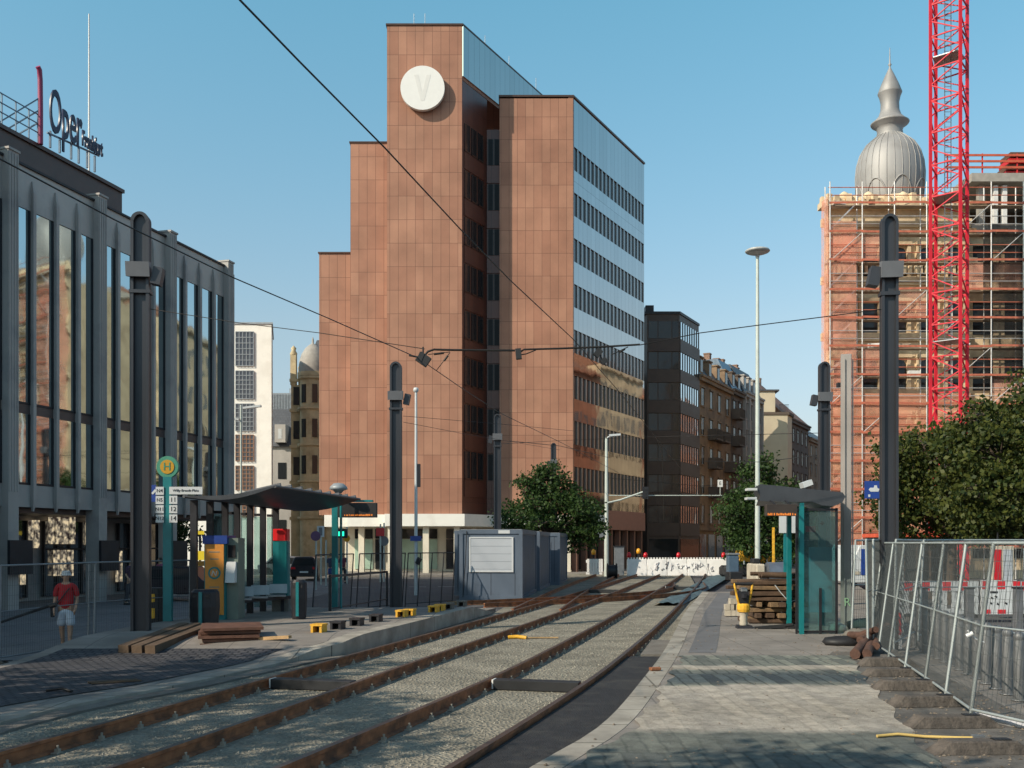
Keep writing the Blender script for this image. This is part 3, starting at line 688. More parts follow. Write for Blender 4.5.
# ================================================================== old street row
def oldhouse(name, label, u0, u1, zc, zr, wallm, roofm, rows, nwin, bal=(), base=(19.0, 102.3), roof='mansard', depth=12, winw=1.0, ground=3.6, pil=False):
    FF = Fr(base, SD, (1, -.3)); o = fp(FF, (u0 + u1) / 2); R = thing(name, label, 'house', (o[0], o[1], 0), 'houses along the street')
    mb = MB(); mb.fbox(FF, u0 + .003, u1 - .003, -depth, 0, GZ, zc); mb.build('wall', wallm, R)
    c = MB(); c.fbox(FF, u0 + .01, u1 - .01, .002, .35, zc - .5, zc - .12); c.fbox(FF, u0 + .01, u1 - .01, .002, .5, zc - .12, zc + .1); c.build('cornice', wallm, R)
    c = MB(); c.fbox(FF, u0 + .01, u1 - .01, .002, .18, ground - .1, ground + .2); c.build('string_course', wallm, R)
    if roof == 'mansard':
        P = [fp(FF, u0 + .02, .1) + (zc + .1,), fp(FF, u1 - .02, .1) + (zc + .1,), fp(FF, u1 - .02, -depth) + (zc + .1,), fp(FF, u0 + .02, -depth) + (zc + .1,),
             fp(FF, u0 + .02, -1.6) + (zr,), fp(FF, u1 - .02, -1.6) + (zr,), fp(FF, u1 - .02, -depth + 1.5) + (zr,), fp(FF, u0 + .02, -depth + 1.5) + (zr,)]
    else:
        P = [fp(FF, u0 + .02, .3) + (zc + .1,), fp(FF, u1 - .02, .3) + (zc + .1,), fp(FF, u1 - .02, -depth) + (zc + .1,), fp(FF, u0 + .02, -depth) + (zc + .1,),
             fp(FF, u0 + .02, -depth / 2 + .1) + (zr,), fp(FF, u1 - .02, -depth / 2 + .1) + (zr,), fp(FF, u1 - .02, -depth / 2 - .1) + (zr,), fp(FF, u0 + .02, -depth / 2 - .1) + (zr,)]
    r = MB(); r.hexa(P); ro = r.build('roof', roofm, R)
    s = (u1 - u0) / nwin
    if roof == 'mansard':
        for k in range(nwin):
            u = u0 + (k + .5) * s; d = MB(); d.fbox(FF, u - .55, u + .55, -1.2, -.1, zc + .3, zc + 2.0); d.fbox(FF, u - .65, u + .65, -1.3, .02, zc + 2.0, zc + 2.15); do = d.build('dormer', wallm, ro)
            d = MB(); d.fbox(FF, u - .38, u + .38, -.096, -.07, zc + .55, zc + 1.8); d.build('pane', M['darkglass'], do)
    for k in range(2):
        u = u0 + (u1 - u0) * (.12 + .76 * k); dc = 0 if roof == 'mansard' else 4.0; ch = MB(); ch.fbox(FF, u - .35, u + .35, -3.3 - dc, -2.6 - dc, zr - 2.5, zr + .7); ch.fbox(FF, u - .4, u + .4, -3.35 - dc, -2.55 - dc, zr + .7, zr + .82); ch.build('chimney', M['brick'], ro)
    h = (zc - .6 - ground) / rows
    for i in range(rows):
        for k in range(nwin):
            u = u0 + (k + .5) * s; z = ground + .7 + i * h
            f = MB(); f.fbox(FF, u - winw / 2 - .12, u + winw / 2 + .12, .002, .10, z - .15, z); f.fbox(FF, u - winw / 2 - .16, u + winw / 2 + .16, .002, .16, z + h * .6, z + h * .6 + .16)
            f.fbox(FF, u - winw / 2 - .12, u - winw / 2, .002, .07, z + .001, z + h * .6 - .001); f.fbox(FF, u + winw / 2, u + winw / 2 + .12, .002, .07, z + .001, z + h * .6 - .001)
            fo = f.build('window', wallm, R)
            p = MB(); p.fbox(FF, u - winw / 2, u + winw / 2, .003, .015, z, z + h * .6); p.build('pane', M['darkglass'], fo)
            p = MB(); p.fbox(FF, u - .03, u + .03, .016, .04, z, z + h * .6); p.build('window_bar', M['signwhite'], fo)
            if (i, k) in bal:
                b = MB(); b.fbox(FF, u - 1.1, u + 1.1, .01, 1.0, z - .35, z - .16)
                for j in range(12): b.fbox(FF, u - 1.08 + j * .196, u - 1.04 + j * .196, .95, .99, z - .16, z + .75)
                b.fbox(FF, u - 1.1, u + 1.1, .93, 1.0, z + .75, z + .82); b.fbox(FF, u - 1.1, u - 1.05, .05, .93, z - .16, z + .8); b.fbox(FF, u + 1.05, u + 1.1, .05, .93, z - .16, z + .8)
                b.build('balcony', M['darkstone'], R)
    if pil:
        for k in range(nwin + 1):
            u = u0 + k * s; b = MB(); b.fbox(FF, max(u0 + .01, u - .28), min(u1 - .01, u + .28), .002, .3, ground + .21, zc - .51); b.build('pilaster', wallm, R)
    for k in range(nwin):
        u = u0 + (k + .5) * s; w = MB(); w.fbox(FF, u - s * .36, u + s * .36, .003, .06, .0, ground - .5); w.build('shop_window', M['darkglass'], R)
    return R
M['brick'] = tiles('brick', (.22, .12, .085), (.27, .15, .10), (.25, .2, .16), .25, .08, .01, .5, .85)
M['oldstone'] = mat('sooty sandstone', (.26, .18, .115), .85, var=.25, scale=.8, bump=.4, bscale=8, dirt=(.10, .075, .055), dscale=.5, damt=.7)
M['darkstone'] = mat('dark stone', (.13, .10, .08), .85, var=.25, scale=1, dirt=(.05, .045, .04), dscale=.5, damt=.6)
M['greystone'] = mat('pale grey stone', (.40, .38, .36), .8, var=.1, scale=.6, streak=.3, dirt=(.26, .25, .24), dscale=.5, damt=.5)
M['slate'] = tiles('slate roof', (.075, .08, .09), (.10, .105, .115), (.04, .04, .045), .4, .3, .015, .5, .5)
M['bluesteel'] = mat('blue grey zinc roof', (.13, .18, .24), .4, .4, var=.1)
M['tileroof'] = tiles('brown tiled roof', (.26, .12, .07), (.32, .15, .09), (.12, .06, .04), .3, .35, .02, .5, .7)
M['creamwall'] = mat('cream rendered gable', (.60, .52, .38), .8, var=.06, scale=.4, dirt=(.45, .38, .28), dscale=.3, damt=.4)
FO = Fr((19.0, 102.3), SD, (1, -.3))
oldhouse('stone_house', 'sooty sandstone house with carved bays and balconies next to the brown office block', .05, 12.2, 19.4, 22.2, M['oldstone'], M['slate'], 5, 4, bal=((1, 1), (2, 1), (3, 1), (1, 3), (2, 3), (3, 2)))
oldhouse('corner_house', 'narrow dark stone house with a blue grey mansard and stacked balconies', 12.4, 17.2, 19.6, 23.2, M['darkstone'], M['bluesteel'], 5, 2, bal=tuple((i, 0) for i in range(5)))
oldhouse('pilastered_house', 'pale grey house with tall pilasters and a dark slate mansard roof', 17.5, 26.0, 20.0, 23.4, M['greystone'], M['slate'], 5, 4, pil=True, depth=4.2)
B4 = oldhouse('tiled_house', 'far house behind the cream gable with a brown tiled roof', 37.0, 54, 19.5, 26.3, M['darkstone'], M['tileroof'], 5, 6, bal=((2, 0), (3, 0), (1, 0)), roof='gable', depth=14)
oldhouse('slate_house', 'farthest dark house of the left street row with a grey roof, by the tram pole', 54.3, 80, 18.0, 23.0, M['oldstone'], M['slate'], 5, 7, roof='gable', depth=14)
# cream gable wing facing the camera
gY = 131.0; CG = thing('gable_house', 'cream rendered gable house wing facing us above the far street tree', 'house', (35, gY, 0))
mb = MB(); mb.prism([(31.6, gY), (36.1, gY), (37.4, gY + 2.6), (37.4, gY + 8), (31.6, gY + 8)], GZ, 19.0); mb.build('wall', M['creamwall'], CG)
mb = MB(); mb.prism([(31.5, gY - .12), (36.3, gY - .12), (37.7, gY + 2.6), (37.7, gY + 8), (31.5, gY + 8)], 19.0, 19.35); mb.build('cornice', M['darkstone'], CG)
mb = MB(); mb.prism([(32.6, gY + 2), (35.0, gY + 2), (35.0, gY + 9), (32.6, gY + 9)], 19.35, 22.4); mb.build('attic_wall', M['creamwall'], CG)
mb = MB(); mb.prism([(32.3, gY + 1.8), (35.5, gY + 1.8), (36, gY + 9), (32.3, gY + 9)], 22.4, 22.6); mb.build('roof', M['slate'], CG)
mb = MB(); 
for k in range(8): mb.box(35.05 + k * .16, 35.09 + k * .16, gY + .1, gY + .14, 19.35, 20.3)
mb.box(35.0, 36.3, gY + .1, gY + .14, 20.3, 20.36); mb.build('terrace_railing', M['darksteel'], CG)
mb = MB(); mb.extr([(-.22, 0), (.22, 0), (.22, 1.3), (.15, 1.5), (0, 1.58), (-.15, 1.5), (-.22, 1.3)], (W(791, gY) - .65, gY - .02, 9.5), (1, 0, 0), (0, 0, 1), (0, 1, 0), .015); mb.build('window', M['darkglass'], CG)
# end of the street
EH = thing('street_end_house', 'distant grey house closing the far end of the street', 'house', (50, 215, 0))
mb = MB(); mb.box(30, 100, 215, 225, GZ, 19); mb.build('wall', M['oldstone'], EH)
for i in range(5):
    for k in range(16): w = MB(); w.box(46 + k * 1.9, 47 + k * 1.9, 214.96, 214.997, 3 + i * 3, 4.8 + i * 3); w.build('window', M['darkglass'], EH)
mb = MB(); mb.hexa([(30, 214.5, 19), (100, 214.5, 19), (100, 226, 19), (30, 226, 19), (30, 219, 23), (100, 219, 23), (100, 221, 23), (30, 221, 23)]); mb.build('roof', M['slate'], EH)

# ================================================================== opera theatre on the left
M['alu'] = mat('blue grey metal cladding', (.37, .345, .325), .55, .05, var=.12, scale=.7, streak=.15, dirt=(.11, .12, .14), dscale=.4, damt=.5)
M['alulight'] = mat('grey parapet panel', (.42, .395, .37), .5, .3, var=.1, scale=.8, dirt=(.17, .18, .2), dscale=.4, damt=.5)
M['opglass'] = mirror('theatre window glass', (.45, .53, .55), .035, 1, .025, .4)
M['brownband'] = mat('brown metal band', (.10, .075, .07), .5, .3, var=.15)
OD = (.256, .9667); FOp = Fr((-17.68, 35.2), OD, (1, -.2))
OP = thing('theatre_building', 'long grey metal and glass theatre building with tall fins on the left', 'theatre', (-17.3, 34.5, GZ))
SP = 4.83
pil_u = [0 + SP * k for k in range(-6, 4)]
uend = 14.8; u_beg = -30.5
mb = MB(); mb.fbox(FOp, u_beg, uend, -14, -.45, 3.5, 14.25); mb.fbox(FOp, u_beg, uend, -14, -3.2, GZ, 3.5); mb.build('wall', M['alu'], OP)
mb = MB(); mb.fbox(FOp, u_beg, uend, -14, -.10, 14.252, 15.75); mb.build('parapet', M['alulight'], OP)
mb = MB(); mb.fbox(FOp, u_beg, uend + .05, -14, -.02, 15.75, 15.83); mb.build('parapet_cap', M['darksteel'], OP)
mb = MB(); mb.fbox(FOp, -30, 8.3, -12, -1.5, 15.83, 17.45); mb.fbox(FOp, -30, 8.35, -12, -1.4, 17.45, 17.6); mb.build('roof_storey', M['brownband'], OP)
mb = MB(); mb.fbox(FOp, u_beg, uend, -.449, -.12, 3.5, 4.3); mb.build('spandrel', M['alu'], OP)
mb = MB(); mb.fbox(FOp, u_beg, uend, -.449, -.13, 6.87, 7.2); mb.build('floor_band', M['brownband'], OP)
for k, u in enumerate(pil_u):
    p = MB(); p.fbox(FOp, u - .25, u + .25, -.45, .16, GZ, 15.98)
    for j in range(4): p.fbox(FOp, u - .25 + .03 + j * .13, u - .25 + .08 + j * .13, .161, .18, 4, 15.9)
    p.fbox(FOp, u - .28, u + .28, -.45, .21, 15.981, 16.06); p.build('pilaster', M['alu'], OP)
p = MB(); p.fbox(FOp, uend - .1, uend + .12, -1, .1, GZ, 15.5); p.build('corner_post', M['alu'], OP)
for b in range(len(pil_u)):
    ub = pil_u[b]
    if ub + SP > uend + 1: continue
    for j in range(1, 4):
        u = ub + SP * j / 4; f = MB(); f.fbox(FOp, u - .075, u + .075, -.44, .03, 3.75, 14.9)
        f.hexa([fp(FOp, u - .075, .03) + (14.9,), fp(FOp, u + .075, .03) + (14.9,), fp(FOp, u + .075, -.099) + (14.9,), fp(FOp, u - .075, -.099) + (14.9,),
                fp(FOp, u - .02, -.07) + (15.35,), fp(FOp, u + .02, -.07) + (15.35,), fp(FOp, u + .02, -.099) + (15.35,), fp(FOp, u - .02, -.099) + (15.35,)])
        f.hexa([fp(FOp, u - .03, -.03) + (3.35,), fp(FOp, u + .03, -.03) + (3.35,), fp(FOp, u + .03, -.1) + (3.35,), fp(FOp, u - .03, -.1) + (3.35,),
                fp(FOp, u - .075, .03) + (3.749,), fp(FOp, u + .075, .03) + (3.749,), fp(FOp, u + .075, -.11) + (3.749,), fp(FOp, u - .075, -.11) + (3.749,)])
        f.build('fin', M['alu'], OP)
    for j in range(4):
        a = ub + SP * j / 4 + (.25 if j == 0 else .075); c_ = ub + SP * (j + 1) / 4 - (.25 if j == 3 else .075)
        for (z0, z1) in ((4.305, 6.865), (7.205, 14.245)):
            w = MB(); w.fbox(FOp, a, c_, -.448, -.14, z0, z1); wo = w.build('window', M['opglass'], OP)
            f = MB(); f.fbox(FOp, a, a + .05, -.139, -.10, z0, z1); f.fbox(FOp, c_ - .05, c_, -.139, -.10, z0, z1); f.fbox(FOp, a + .051, c_ - .051, -.139, -.11, z0, z0 + .08); f.build('window_frame', M['darksteel'], wo)
# ground floor: deep lobby with lit poster panes and reflections
def postermat():
    m, nt, b = _nodes('lit poster showcase'); tc = N(nt, 'ShaderNodeTexCoord'); v = N(nt, 'ShaderNodeTexNoise'); v.inputs['Scale'].default_value = 4.5; v.inputs['Detail'].default_value = 3; L(nt, tc.outputs['Object'], v.inputs['Vector'])
    cr = N(nt, 'ShaderNodeValToRGB'); e = cr.color_ramp.elements; e[0].position = .38; e[0].color = (.03, .02, .02, 1); e[1].position = .62; e[1].color = (1, .8, .5, 1)
    q = e.new(.5); q.color = (.35, .30, .22, 1); L(nt, v.outputs['Fac'], cr.inputs[0]); L(nt, cr.outputs[0], b.inputs['Emission Color']); b.inputs['Emission Strength'].default_value = .6
    b.inputs['Base Color'].default_value = (.1, .08, .06, 1); return m
M['lobby'] = postermat()
M['lobby2'] = mirror('lobby door glass', (.25, .26, .28), .05, .8, .03, .4)
mb = MB(); mb.fbox(FOp, u_beg, uend, -3.199, -.46, 3.3, 3.498); mb.build('soffit', M['brownband'], OP)
for b in range(len(pil_u)):
    ub = pil_u[b]
    if ub + SP > uend + 1 or ub < -12: continue
    w = MB(); w.fbox(FOp, ub + .5, ub + SP - .5, -3.197, -3.1, .0, 3.1); wo = w.build('lobby_glazing', M['lobby2'], OP)
    f = MB()
    for j in range(6): u = ub + .5 + (SP - 1) * j / 5; f.fbox(FOp, u - .04, u + .04, -3.099, -3.0, 0, 3.1)
    f.fbox(FOp, ub + .5, ub + SP - .5, -3.098, -3.01, 1.9, 1.98); f.build('glazing_bar', M['darksteel'], wo)
    w = MB(); w.fbox(FOp, ub - .55, ub + .55, .39, .5, 1.1, 2.3)
    w.build('notice_case', M['darksteel'], OP)
def uAt(px, d):
    (ox, oy), (ux, uy), (nx_, ny_) = FOp; ox += nx_ * d; oy += ny_ * d; k = (px - 512) / F; return (k * oy - ox) / (ux - k * uy)
for (pa, pb, ya, yb, n) in ((48, 76, 517, 544, 4), (85, 93, 517, 545, 1), (53, 74, 550, 576, 3), (20, 26, 548, 585, 1), (28, 40, 520, 548, 2), (115, 123, 551, 582, 1), (1, 6, 525, 540, 1)):
    for j in range(n):
        w = MB(); p0 = pa + (pb - pa) * (j + .08) / n; p1 = pa + (pb - pa) * (j + .88) / n; ua, ub2 = uAt(p0, -2.97), uAt(p1, -2.97); Yc = fp(FOp, ua, -2.97)[1]
        w.fbox(FOp, ua, ub2, -2.98, -2.95, ZZ(yb, Yc), ZZ(ya, Yc)); w.build('lit_showcase', M['lobby'], OP)
# roof sign
SG = Fr(fp(FOp, 0, -1.3), OD, (1, -.2)); sg0 = SG[0]
OS = thing('roof_sign', 'dark lettering on a steel frame along the theatre roof', 'sign', fp(FOp, 3, -1.4) + (17.6,))
M['letter'] = mat('deep blue sign letters', (.012, .02, .06), .4, var=.05)
M['magenta'] = mat('plum red enamel', (.28, .03, .09), .4, var=.1)
def onS(px):     # position along the sign plane for a picture column
    ox, oy = sg0; ux, uy = SG[1]; k = (px - 512) / F
    return (k * oy - ox) / (ux - k * uy)
def zS(px, py): u = onS(px); return EYE + (HY - py) / F * (sg0[1] + SG[1][1] * u)
def P3(px, py, d=0): u = onS(px); return fp(SG, u, d) + (zS(px, py),)
rt = (SG[1][0], SG[1][1], 0)
u0 = onS(47); u1 = onS(79)
def word(s, pxa, pxb, yb_a, cap_top_a, name):
    ua, ub = onS(pxa), onS(pxb); zb = zS(pxa, yb_a); capH = zS(pxa, cap_top_a) - zb
    size = capH / .70
    cu = bpy.data.curves.new('t', 'FONT'); cu.body = s; cu.size = size; cu.extrude = .03; cu.offset = .025; cu.resolution_u = 4
    t = bpy.data.objects.new('t', cu); COL.objects.link(t); dg = bpy.context.evaluated_depsgraph_get(); me = bpy.data.meshes.new_from_object(t.evaluated_get(dg)); bpy.data.objects.remove(t)
    xs = [v.co.x for v in me.vertices]; k = (ub - ua) / (max(xs) - min(xs)); p0 = fp(SG, ua, .12); o = OS['_o']
    Mx = Matrix(((rt[0] * k, 0, SG[2][0], p0[0] - o[0]), (rt[1] * k, 0, SG[2][1], p0[1] - o[1]), (0, 1, 0, zb - o[2]), (0, 0, 0, 1)))
    me.transform(Mx); me.materials.clear(); me.materials.append(M['letter']); ob = bpy.data.objects.new(name, me); COL.objects.link(ob); ob.parent = OS
word('Oper', 46.5, 79, 129.5, 86, 'large_lettering'); word('Frankfurt', 79.5, 100, 145, 130, 'small_lettering')
for px, yt in ((49.5, 131), (59, 140), (70.5, 142), (78, 146), (86.5, 152), (94, 156)):
    b = MB(); p = P3(px, yt, .03); b.bar((p[0], p[1], 17.6), p, .07); b.build('post', M['bluesteel'], OS)
b = MB(); b.bar(P3(47, 132.5, .0), P3(99, 156, .0), .06); b.build('rail_bar', M['bluesteel'], OS)
b = MB(); pts = [P3(40.5, 150), P3(40.5, 110), P3(40.2, 80), P3(39.5, 70), P3(37.8, 66.5)]; pts[0] = (pts[0][0], pts[0][1], 17.55); b.tube(pts, .10, 8); b.build('tall_stroke', M['magenta'], OS)
RR = thing('roof_railing', 'thin steel rails and stays on the theatre roof left of the sign', 'railing', fp(FOp, -2, -1.6) + (17.6,))
for px in (-30, -12, 4, 18, 31, 40):
    b = MB(); p = P3(px, 100, -.1); b.bar((p[0], p[1], 17.6), (p[0], p[1], 18.7), .045); b.build('post', M['bluesteel'], RR)
for z in (18.0, 18.35, 18.7):
    b = MB(); p, q = P3(-30, 100, -.1), P3(40, 100, -.1); b.bar((p[0], p[1], z), (q[0], q[1], z), .035); b.build('rail_bar', M['bluesteel'], RR)
for k in range(3):
    b = MB(); p, q = P3(12 + 10 * k, 130, -1.2), P3(39.5, 98 + 12 * k, 0); b.bar((p[0], p[1], 17.6), q, .045); b.build('stay', M['bluesteel'], RR)
fy = 46; FPo = thing('flagpole', 'thin white pole rising above the theatre roof behind the sign', 'flagpole', (W(89, fy), fy, 16))
b = MB(); b.tube([(W(89, fy), fy, 15.5), (W(89, fy), fy, ZZ(14, fy))], .045, 8, rr=[.06, .03]); b.build('pole', M['whitepaint'], FPo)
b = MB(); b.cyl(W(89, fy), fy, 15.5, 15.9, .14, 10); b.build('base', M['greysteel'], FPo)

# ================================================================== buildings in the gap at left
WB = thing('white_building', 'white slab building with a column of gridded windows between theatre and tower', 'building', (-24, 90, 0))
mb = MB(); mb.prism([(-36, 90), (-21.65, 90), (-23.2, 97), (-36, 100)], GZ, 21.9); mb.build('wall', M['fascia'], WB)
mb = MB(); mb.prism([(-36.1, 89.9), (-21.5, 89.9), (-23.1, 97), (-36, 100)], 21.9, 22.05); mb.build('roof_edge', M['greysteel'], WB)
x0, x1 = W(236, 90), W(254, 90)
for i, (ya, yb) in enumerate(((332, 366), (371, 399), (404, 431), (435, 461), (466, 490), (495, 517))):
    z1, z0 = ZZ(ya, 90), ZZ(yb, 90); w = MB(); w.box(x0, x1, 89.93, 89.997, z0, z1); wo = w.build('window', mirror('stair window glass %d' % i, (.10, .10, .11), .08, .5, .05, .5) if i == 0 else bpy.data.materials['stair window glass 0'], WB)
    g = MB()
    for k in range(6): x = x0 + (x1 - x0) * k / 5; g.box(x - .03, x + .03, 89.86, 89.92, z0, z1)
    nz = 7
    for k in range(nz): z = z0 + (z1 - z0) * k / (nz - 1); g.box(x0, x1, 89.84, 89.859, z - .03, z + .03)
    g.build('window_grid', M['greysteel'] if i < 3 else mat('rusty grille %d' % i, (.28, .15, .09), .6, var=.2), wo)
GB = thing('low_grey_building', 'distant low building with a ribbed grey metal upper storey', 'building', (-30, 130, 0))
mb = MB(); mb.box(-36, -24, 130, 140, GZ, 19.5); mb.build('wall', M['oldstone'], GB)
mb = MB()
for k in range(40): mb.box(-33 + k * .2, -33 + k * .2 + .13, 129.8, 130, 17.5, 21.5)
mb.box(-33.2, -24.6, 130.001, 139, 19.5, 21.7); mb.build('metal_storey', M['greysteel'], GB)
for k in range(4): 
    w = MB(); w.box(-32 + k * 2, -31 + k * 2, 129.9, 129.997, 10, 12); w.build('window', M['darkglass'], GB)
mb = MB(); mb.tube([(-29, 133, 21.7), (-29, 133, 22.7)], .6, 12); mb.tube([(-27.6, 133, 21.7), (-27.6, 133, 23.2)], .5, 12); mb.build('roof_vent', M['greysteel'], GB)
SH = thing('slate_roof_house', 'low house with dark slate roof in the gap left of the tower', 'house', (-27, 112, 0))
mb = MB(); mb.box(-31, -22.5, 112, 120, GZ, 13); mb.build('wall', M['greystone'], SH)
mb = MB(); mb.hexa([(-31.2, 111.7, 13), (-22.3, 111.7, 13), (-22.3, 120, 13), (-31.2, 120, 13), (-29.5, 115, 17.6), (-24.5, 115, 17.6), (-24.5, 117, 17.6), (-29.5, 117, 17.6)]); mb.build('roof', M['slate'], SH)
for k in range(4):
    for j in range(3): w = MB(); w.box(-30 + k * 1.9, -29.1 + k * 1.9, 111.93, 111.997, 3 + j * 3.2, 4.8 + j * 3.2); w.build('window', M['darkglass'], SH)
mb = MB(); mb.box(-26.4, -25.2, 111.2, 113.5, 13.4, 15.4); mb.build('dormer', M['greystone'], SH)
mb = MB(); mb.box(-26.0, -25.6, 111.17, 111.197, 13.8, 14.9); mb.build('dormer_pane', M['signwhite'], SH)
YB = thing('sandstone_house', 'ornate yellow sandstone corner house with a small dome beside the tower', 'house', (-20.5, 100, 0))
M['yellowstone'] = mat('yellow sandstone', (.55, .45, .28), .8, var=.18, scale=.8, bump=.5, bscale=6, dirt=(.28, .20, .11), dscale=.7, damt=.6)
mb = MB(); mb.prism([(W(291, 100), 100), (W(305, 100), 100), (W(305, 100), 110), (W(291, 100), 110)], GZ, 18.0)
mb.prism([(W(305, 100) + .003, 99.6), (-15, 99.6), (-15, 110), (W(305, 100) + .003, 110)], GZ, 19.0); mb.build('wall', M['yellowstone'], YB)
c = MB(); cx = W(312, 98.9)
c.lathe([(1.25, 0), (1.25, 18.6), (1.5, 18.8), (1.5, 19.2), (1.25, 19.25)], cx, 99.3, GZ, 20, False); c.build('bay', M['yellowstone'], YB)
for z in (4.5, 8.1, 11.7, 15.3, 18.3): c = MB(); c.box(W(290, 100), W(305, 100), 99.75, 99.997, z, z + .3); c.lathe([(1.26, 0), (1.5, .1), (1.5, .3), (1.26, .32)], cx, 99.3, z, 20, False); c.build('cornice', M['yellowstone'], YB)
for z in (5.4, 9.0, 12.6, 16.0):
    for px in (296.5,):
        w = MB(); w.box(W(px, 100) - .3, W(px, 100) + .3, 99.93, 99.997, z, z + 1.8); w.build('window', M['darkglass'], YB)
    for dxx in (-.55, .35):
        w = MB(); w.cbox((cx + dxx * 1.2, 99.3 - math.sqrt(max(.1, 1.25 ** 2 - (dxx * 1.2) ** 2)) - .02, z + .9), (.5, .12, 1.8), dxx * .9); w.build('window', M['darkglass'], YB)
d = MB(); d.lathe([(1.35, 0), (1.4, .4), (1.32, 1.2), (1.1, 1.9), (.75, 2.5), (.35, 2.85), (.12, 3.0), (.1, 3.4), (.0, 3.7)], cx, 99.3, 19.0, 24); d.build('dome', mat('lead dome', (.34, .32, .29), .75, .0, var=.15), YB)
r = MB(); r.hexa([(W(300, 100), 101, 19), (-14.9, 101, 19), (-14.9, 110, 19), (W(300, 100), 110, 19), (W(305, 100) + .4, 104, 23.3), (-15.5, 104, 23.3), (-15.5, 106, 23.3), (W(305, 100) + .4, 106, 23.3)]); r.build('roof', M['slate'], YB)
for px in (293, 301):
    t = MB(); t.box(W(px, 99.9) - .28, W(px, 99.9) + .28, 99.9, 100.5, 18.0, 21.0 if px < 295 else 19.6); t.lathe([(.34, 0), (.38, .15), (.2, .5), (.28, .7), (0, 1.0)], W(px, 99.9), 100.2, 21.0 if px < 295 else 19.6, 12); t.build('turret', M['yellowstone'], YB)

# ================================================================== scaffolded sandstone building with onion dome
SB = thing('domed_building', 'beige stone building behind scaffolding with a silver onion dome', 'building', (30, 66, 0))
M['beige'] = mat('beige sandstone', (.68, .54, .36), .85, var=.16, scale=.7, bump=.6, bscale=5, dirt=(.30, .21, .13), dscale=.6, damt=.6)
M['zinc'] = mat('grey zinc dome sheet', (.33, .325, .32), .6, .25, var=.12, scale=.8, streak=.15, dirt=(.22, .21, .2), dscale=.5, damt=.5)
bX0, bX1, bY = 20.6, 36.0, 66.0
FBd = Fr((bX0, bY), (1, 0), (0, -1)); 
mb = MB(); mb.prism([(bX0, bY), (30.2, bY), (30.2, 82), (bX0 + 8.4, 82)], GZ, 24.2); mb.build('wall', M['beige'], SB)
mb = MB(); mb.prism([(30.205, bY + .3), (60, bY + .3), (60, 82), (30.205, 82)], GZ, 22.6); mb.build('rear_wall', M['beige'], SB)
for z in (4.6, 8.3, 12.0, 15.7, 19.4, 23.2): c = MB(); c.fbox(FBd, -.25, 9.6, .002, .38, z, z + .3); c.fbox(FBd, -.25, 9.6, .002, .2, z - .2, z); c.build('cornice', M['beige'], SB)
c = MB(); c.fbox(FBd, -.35, 9.6, -.3, .6, 24.2, 24.6); c.build('cornice', M['beige'], SB)
for i in range(6):
    z = 1.2 + i * 3.7
    for k, u in enumerate((1.1, 3.0, 4.9, 6.8, 8.6)):
        h = 2.0
        w = MB(); w.extr([(-.5, 0), (.5, 0), (.5, h - .3), (.35, h - .08), (0, h), (-.35, h - .08), (-.5, h - .3)] if i in (3, 5) else [(-.5, 0), (.5, 0), (.5, h), (-.5, h)], fp(FBd, u, .003) + (z,), (1, 0, 0), (0, 0, 1), (0, 1, 0), -.02); wo = w.build('window', M['darkglass'], SB)
        f = MB(); f.fbox(FBd, u - .75, u - .52, .002, .22, z - .15, z + h + .1); f.fbox(FBd, u + .52, u + .75, .002, .22, z - .15, z + h + .1); f.fbox(FBd, u - .8, u + .8, .002, .3, z + h + .102, z + h + .32); f.fbox(FBd, u - .7, u + .7, .002, .2, z - .35, z - .152); f.build('window_surround', M['beige'], wo)
    for k, u in enumerate((10.6, 12.7, 14.8, 16.9, 19.0)):
        w = MB(); w.fbox(FBd, u - .65, u + .65, -.298, -.27, z, z + 2.2); w.build('window', M['darkglass'], SB)
c = MB()
for k in range(26): c.fbox(FBd, .1 + k * .36, .28 + k * .36, .002, .3, 19.9, 20.6)
c.build('baluster', M['beige'], SB)
# carved attic with volutes
c = MB(); cxd = W(896, 67.5); cyd = 68.6
c.lathe([(2.75, 0), (2.75, .5), (2.6, .55), (2.45, 1.1), (2.3, 1.2)], cxd, cyd, 24.2, 16, False)
for k in range(22): X = 20.5 + k * .42; c.cbox((X, bY - .1 + .2 * (k % 2), 24.72 + .16 * math.sin(k * 1.9)), (.34, .4, .5 + .3 * abs(math.sin(k * 2.3))), .2 * math.sin(k))

for x in (22.0, 23.6, 25.9, 27.9):
    c.lathe([(.0, 0), (.35, 0), (.30, .3), (.4, .5), (.3, .7), (.1, .85), (0, .9)], x, bY + .25, 24.6, 10)
c.build('attic', M['beige'], SB)
prof = [(1.95, 0), (2.12, .6), (2.22, 1.4), (2.25, 2.2), (2.17, 3.0), (1.95, 3.75), (1.6, 4.3), (1.15, 4.7), (.84, 4.95), (.86, 5.05), (.82, 5.3), (.92, 5.55), (1.22, 5.75), (1.27, 5.83), (1.05, 6.0), (.76, 6.3), (.62, 6.7), (.60, 7.2), (.68, 7.6), (.78, 7.85), (.80, 7.9), (.60, 8.45), (.32, 9.1), (.08, 9.6), (.05, 9.75), (.12, 9.85), (.05, 9.97), (.02, 11.0), (0, 11.05)]
d = MB(); d.lathe(prof, cxd, cyd, 25.3 - .15, 48); do = d.build('onion_dome', M['zinc'], SB)
s = MB()
for k in range(28):
    a = 2 * PI * k / 28; s.tube([(cxd + (r + .015) * math.cos(a), cyd + (r + .015) * math.sin(a), 25.15 + z) for r, z in prof[:9]], .03, 4, False)
s.build('seam_ribs', M['zinc'], do)
s = MB()
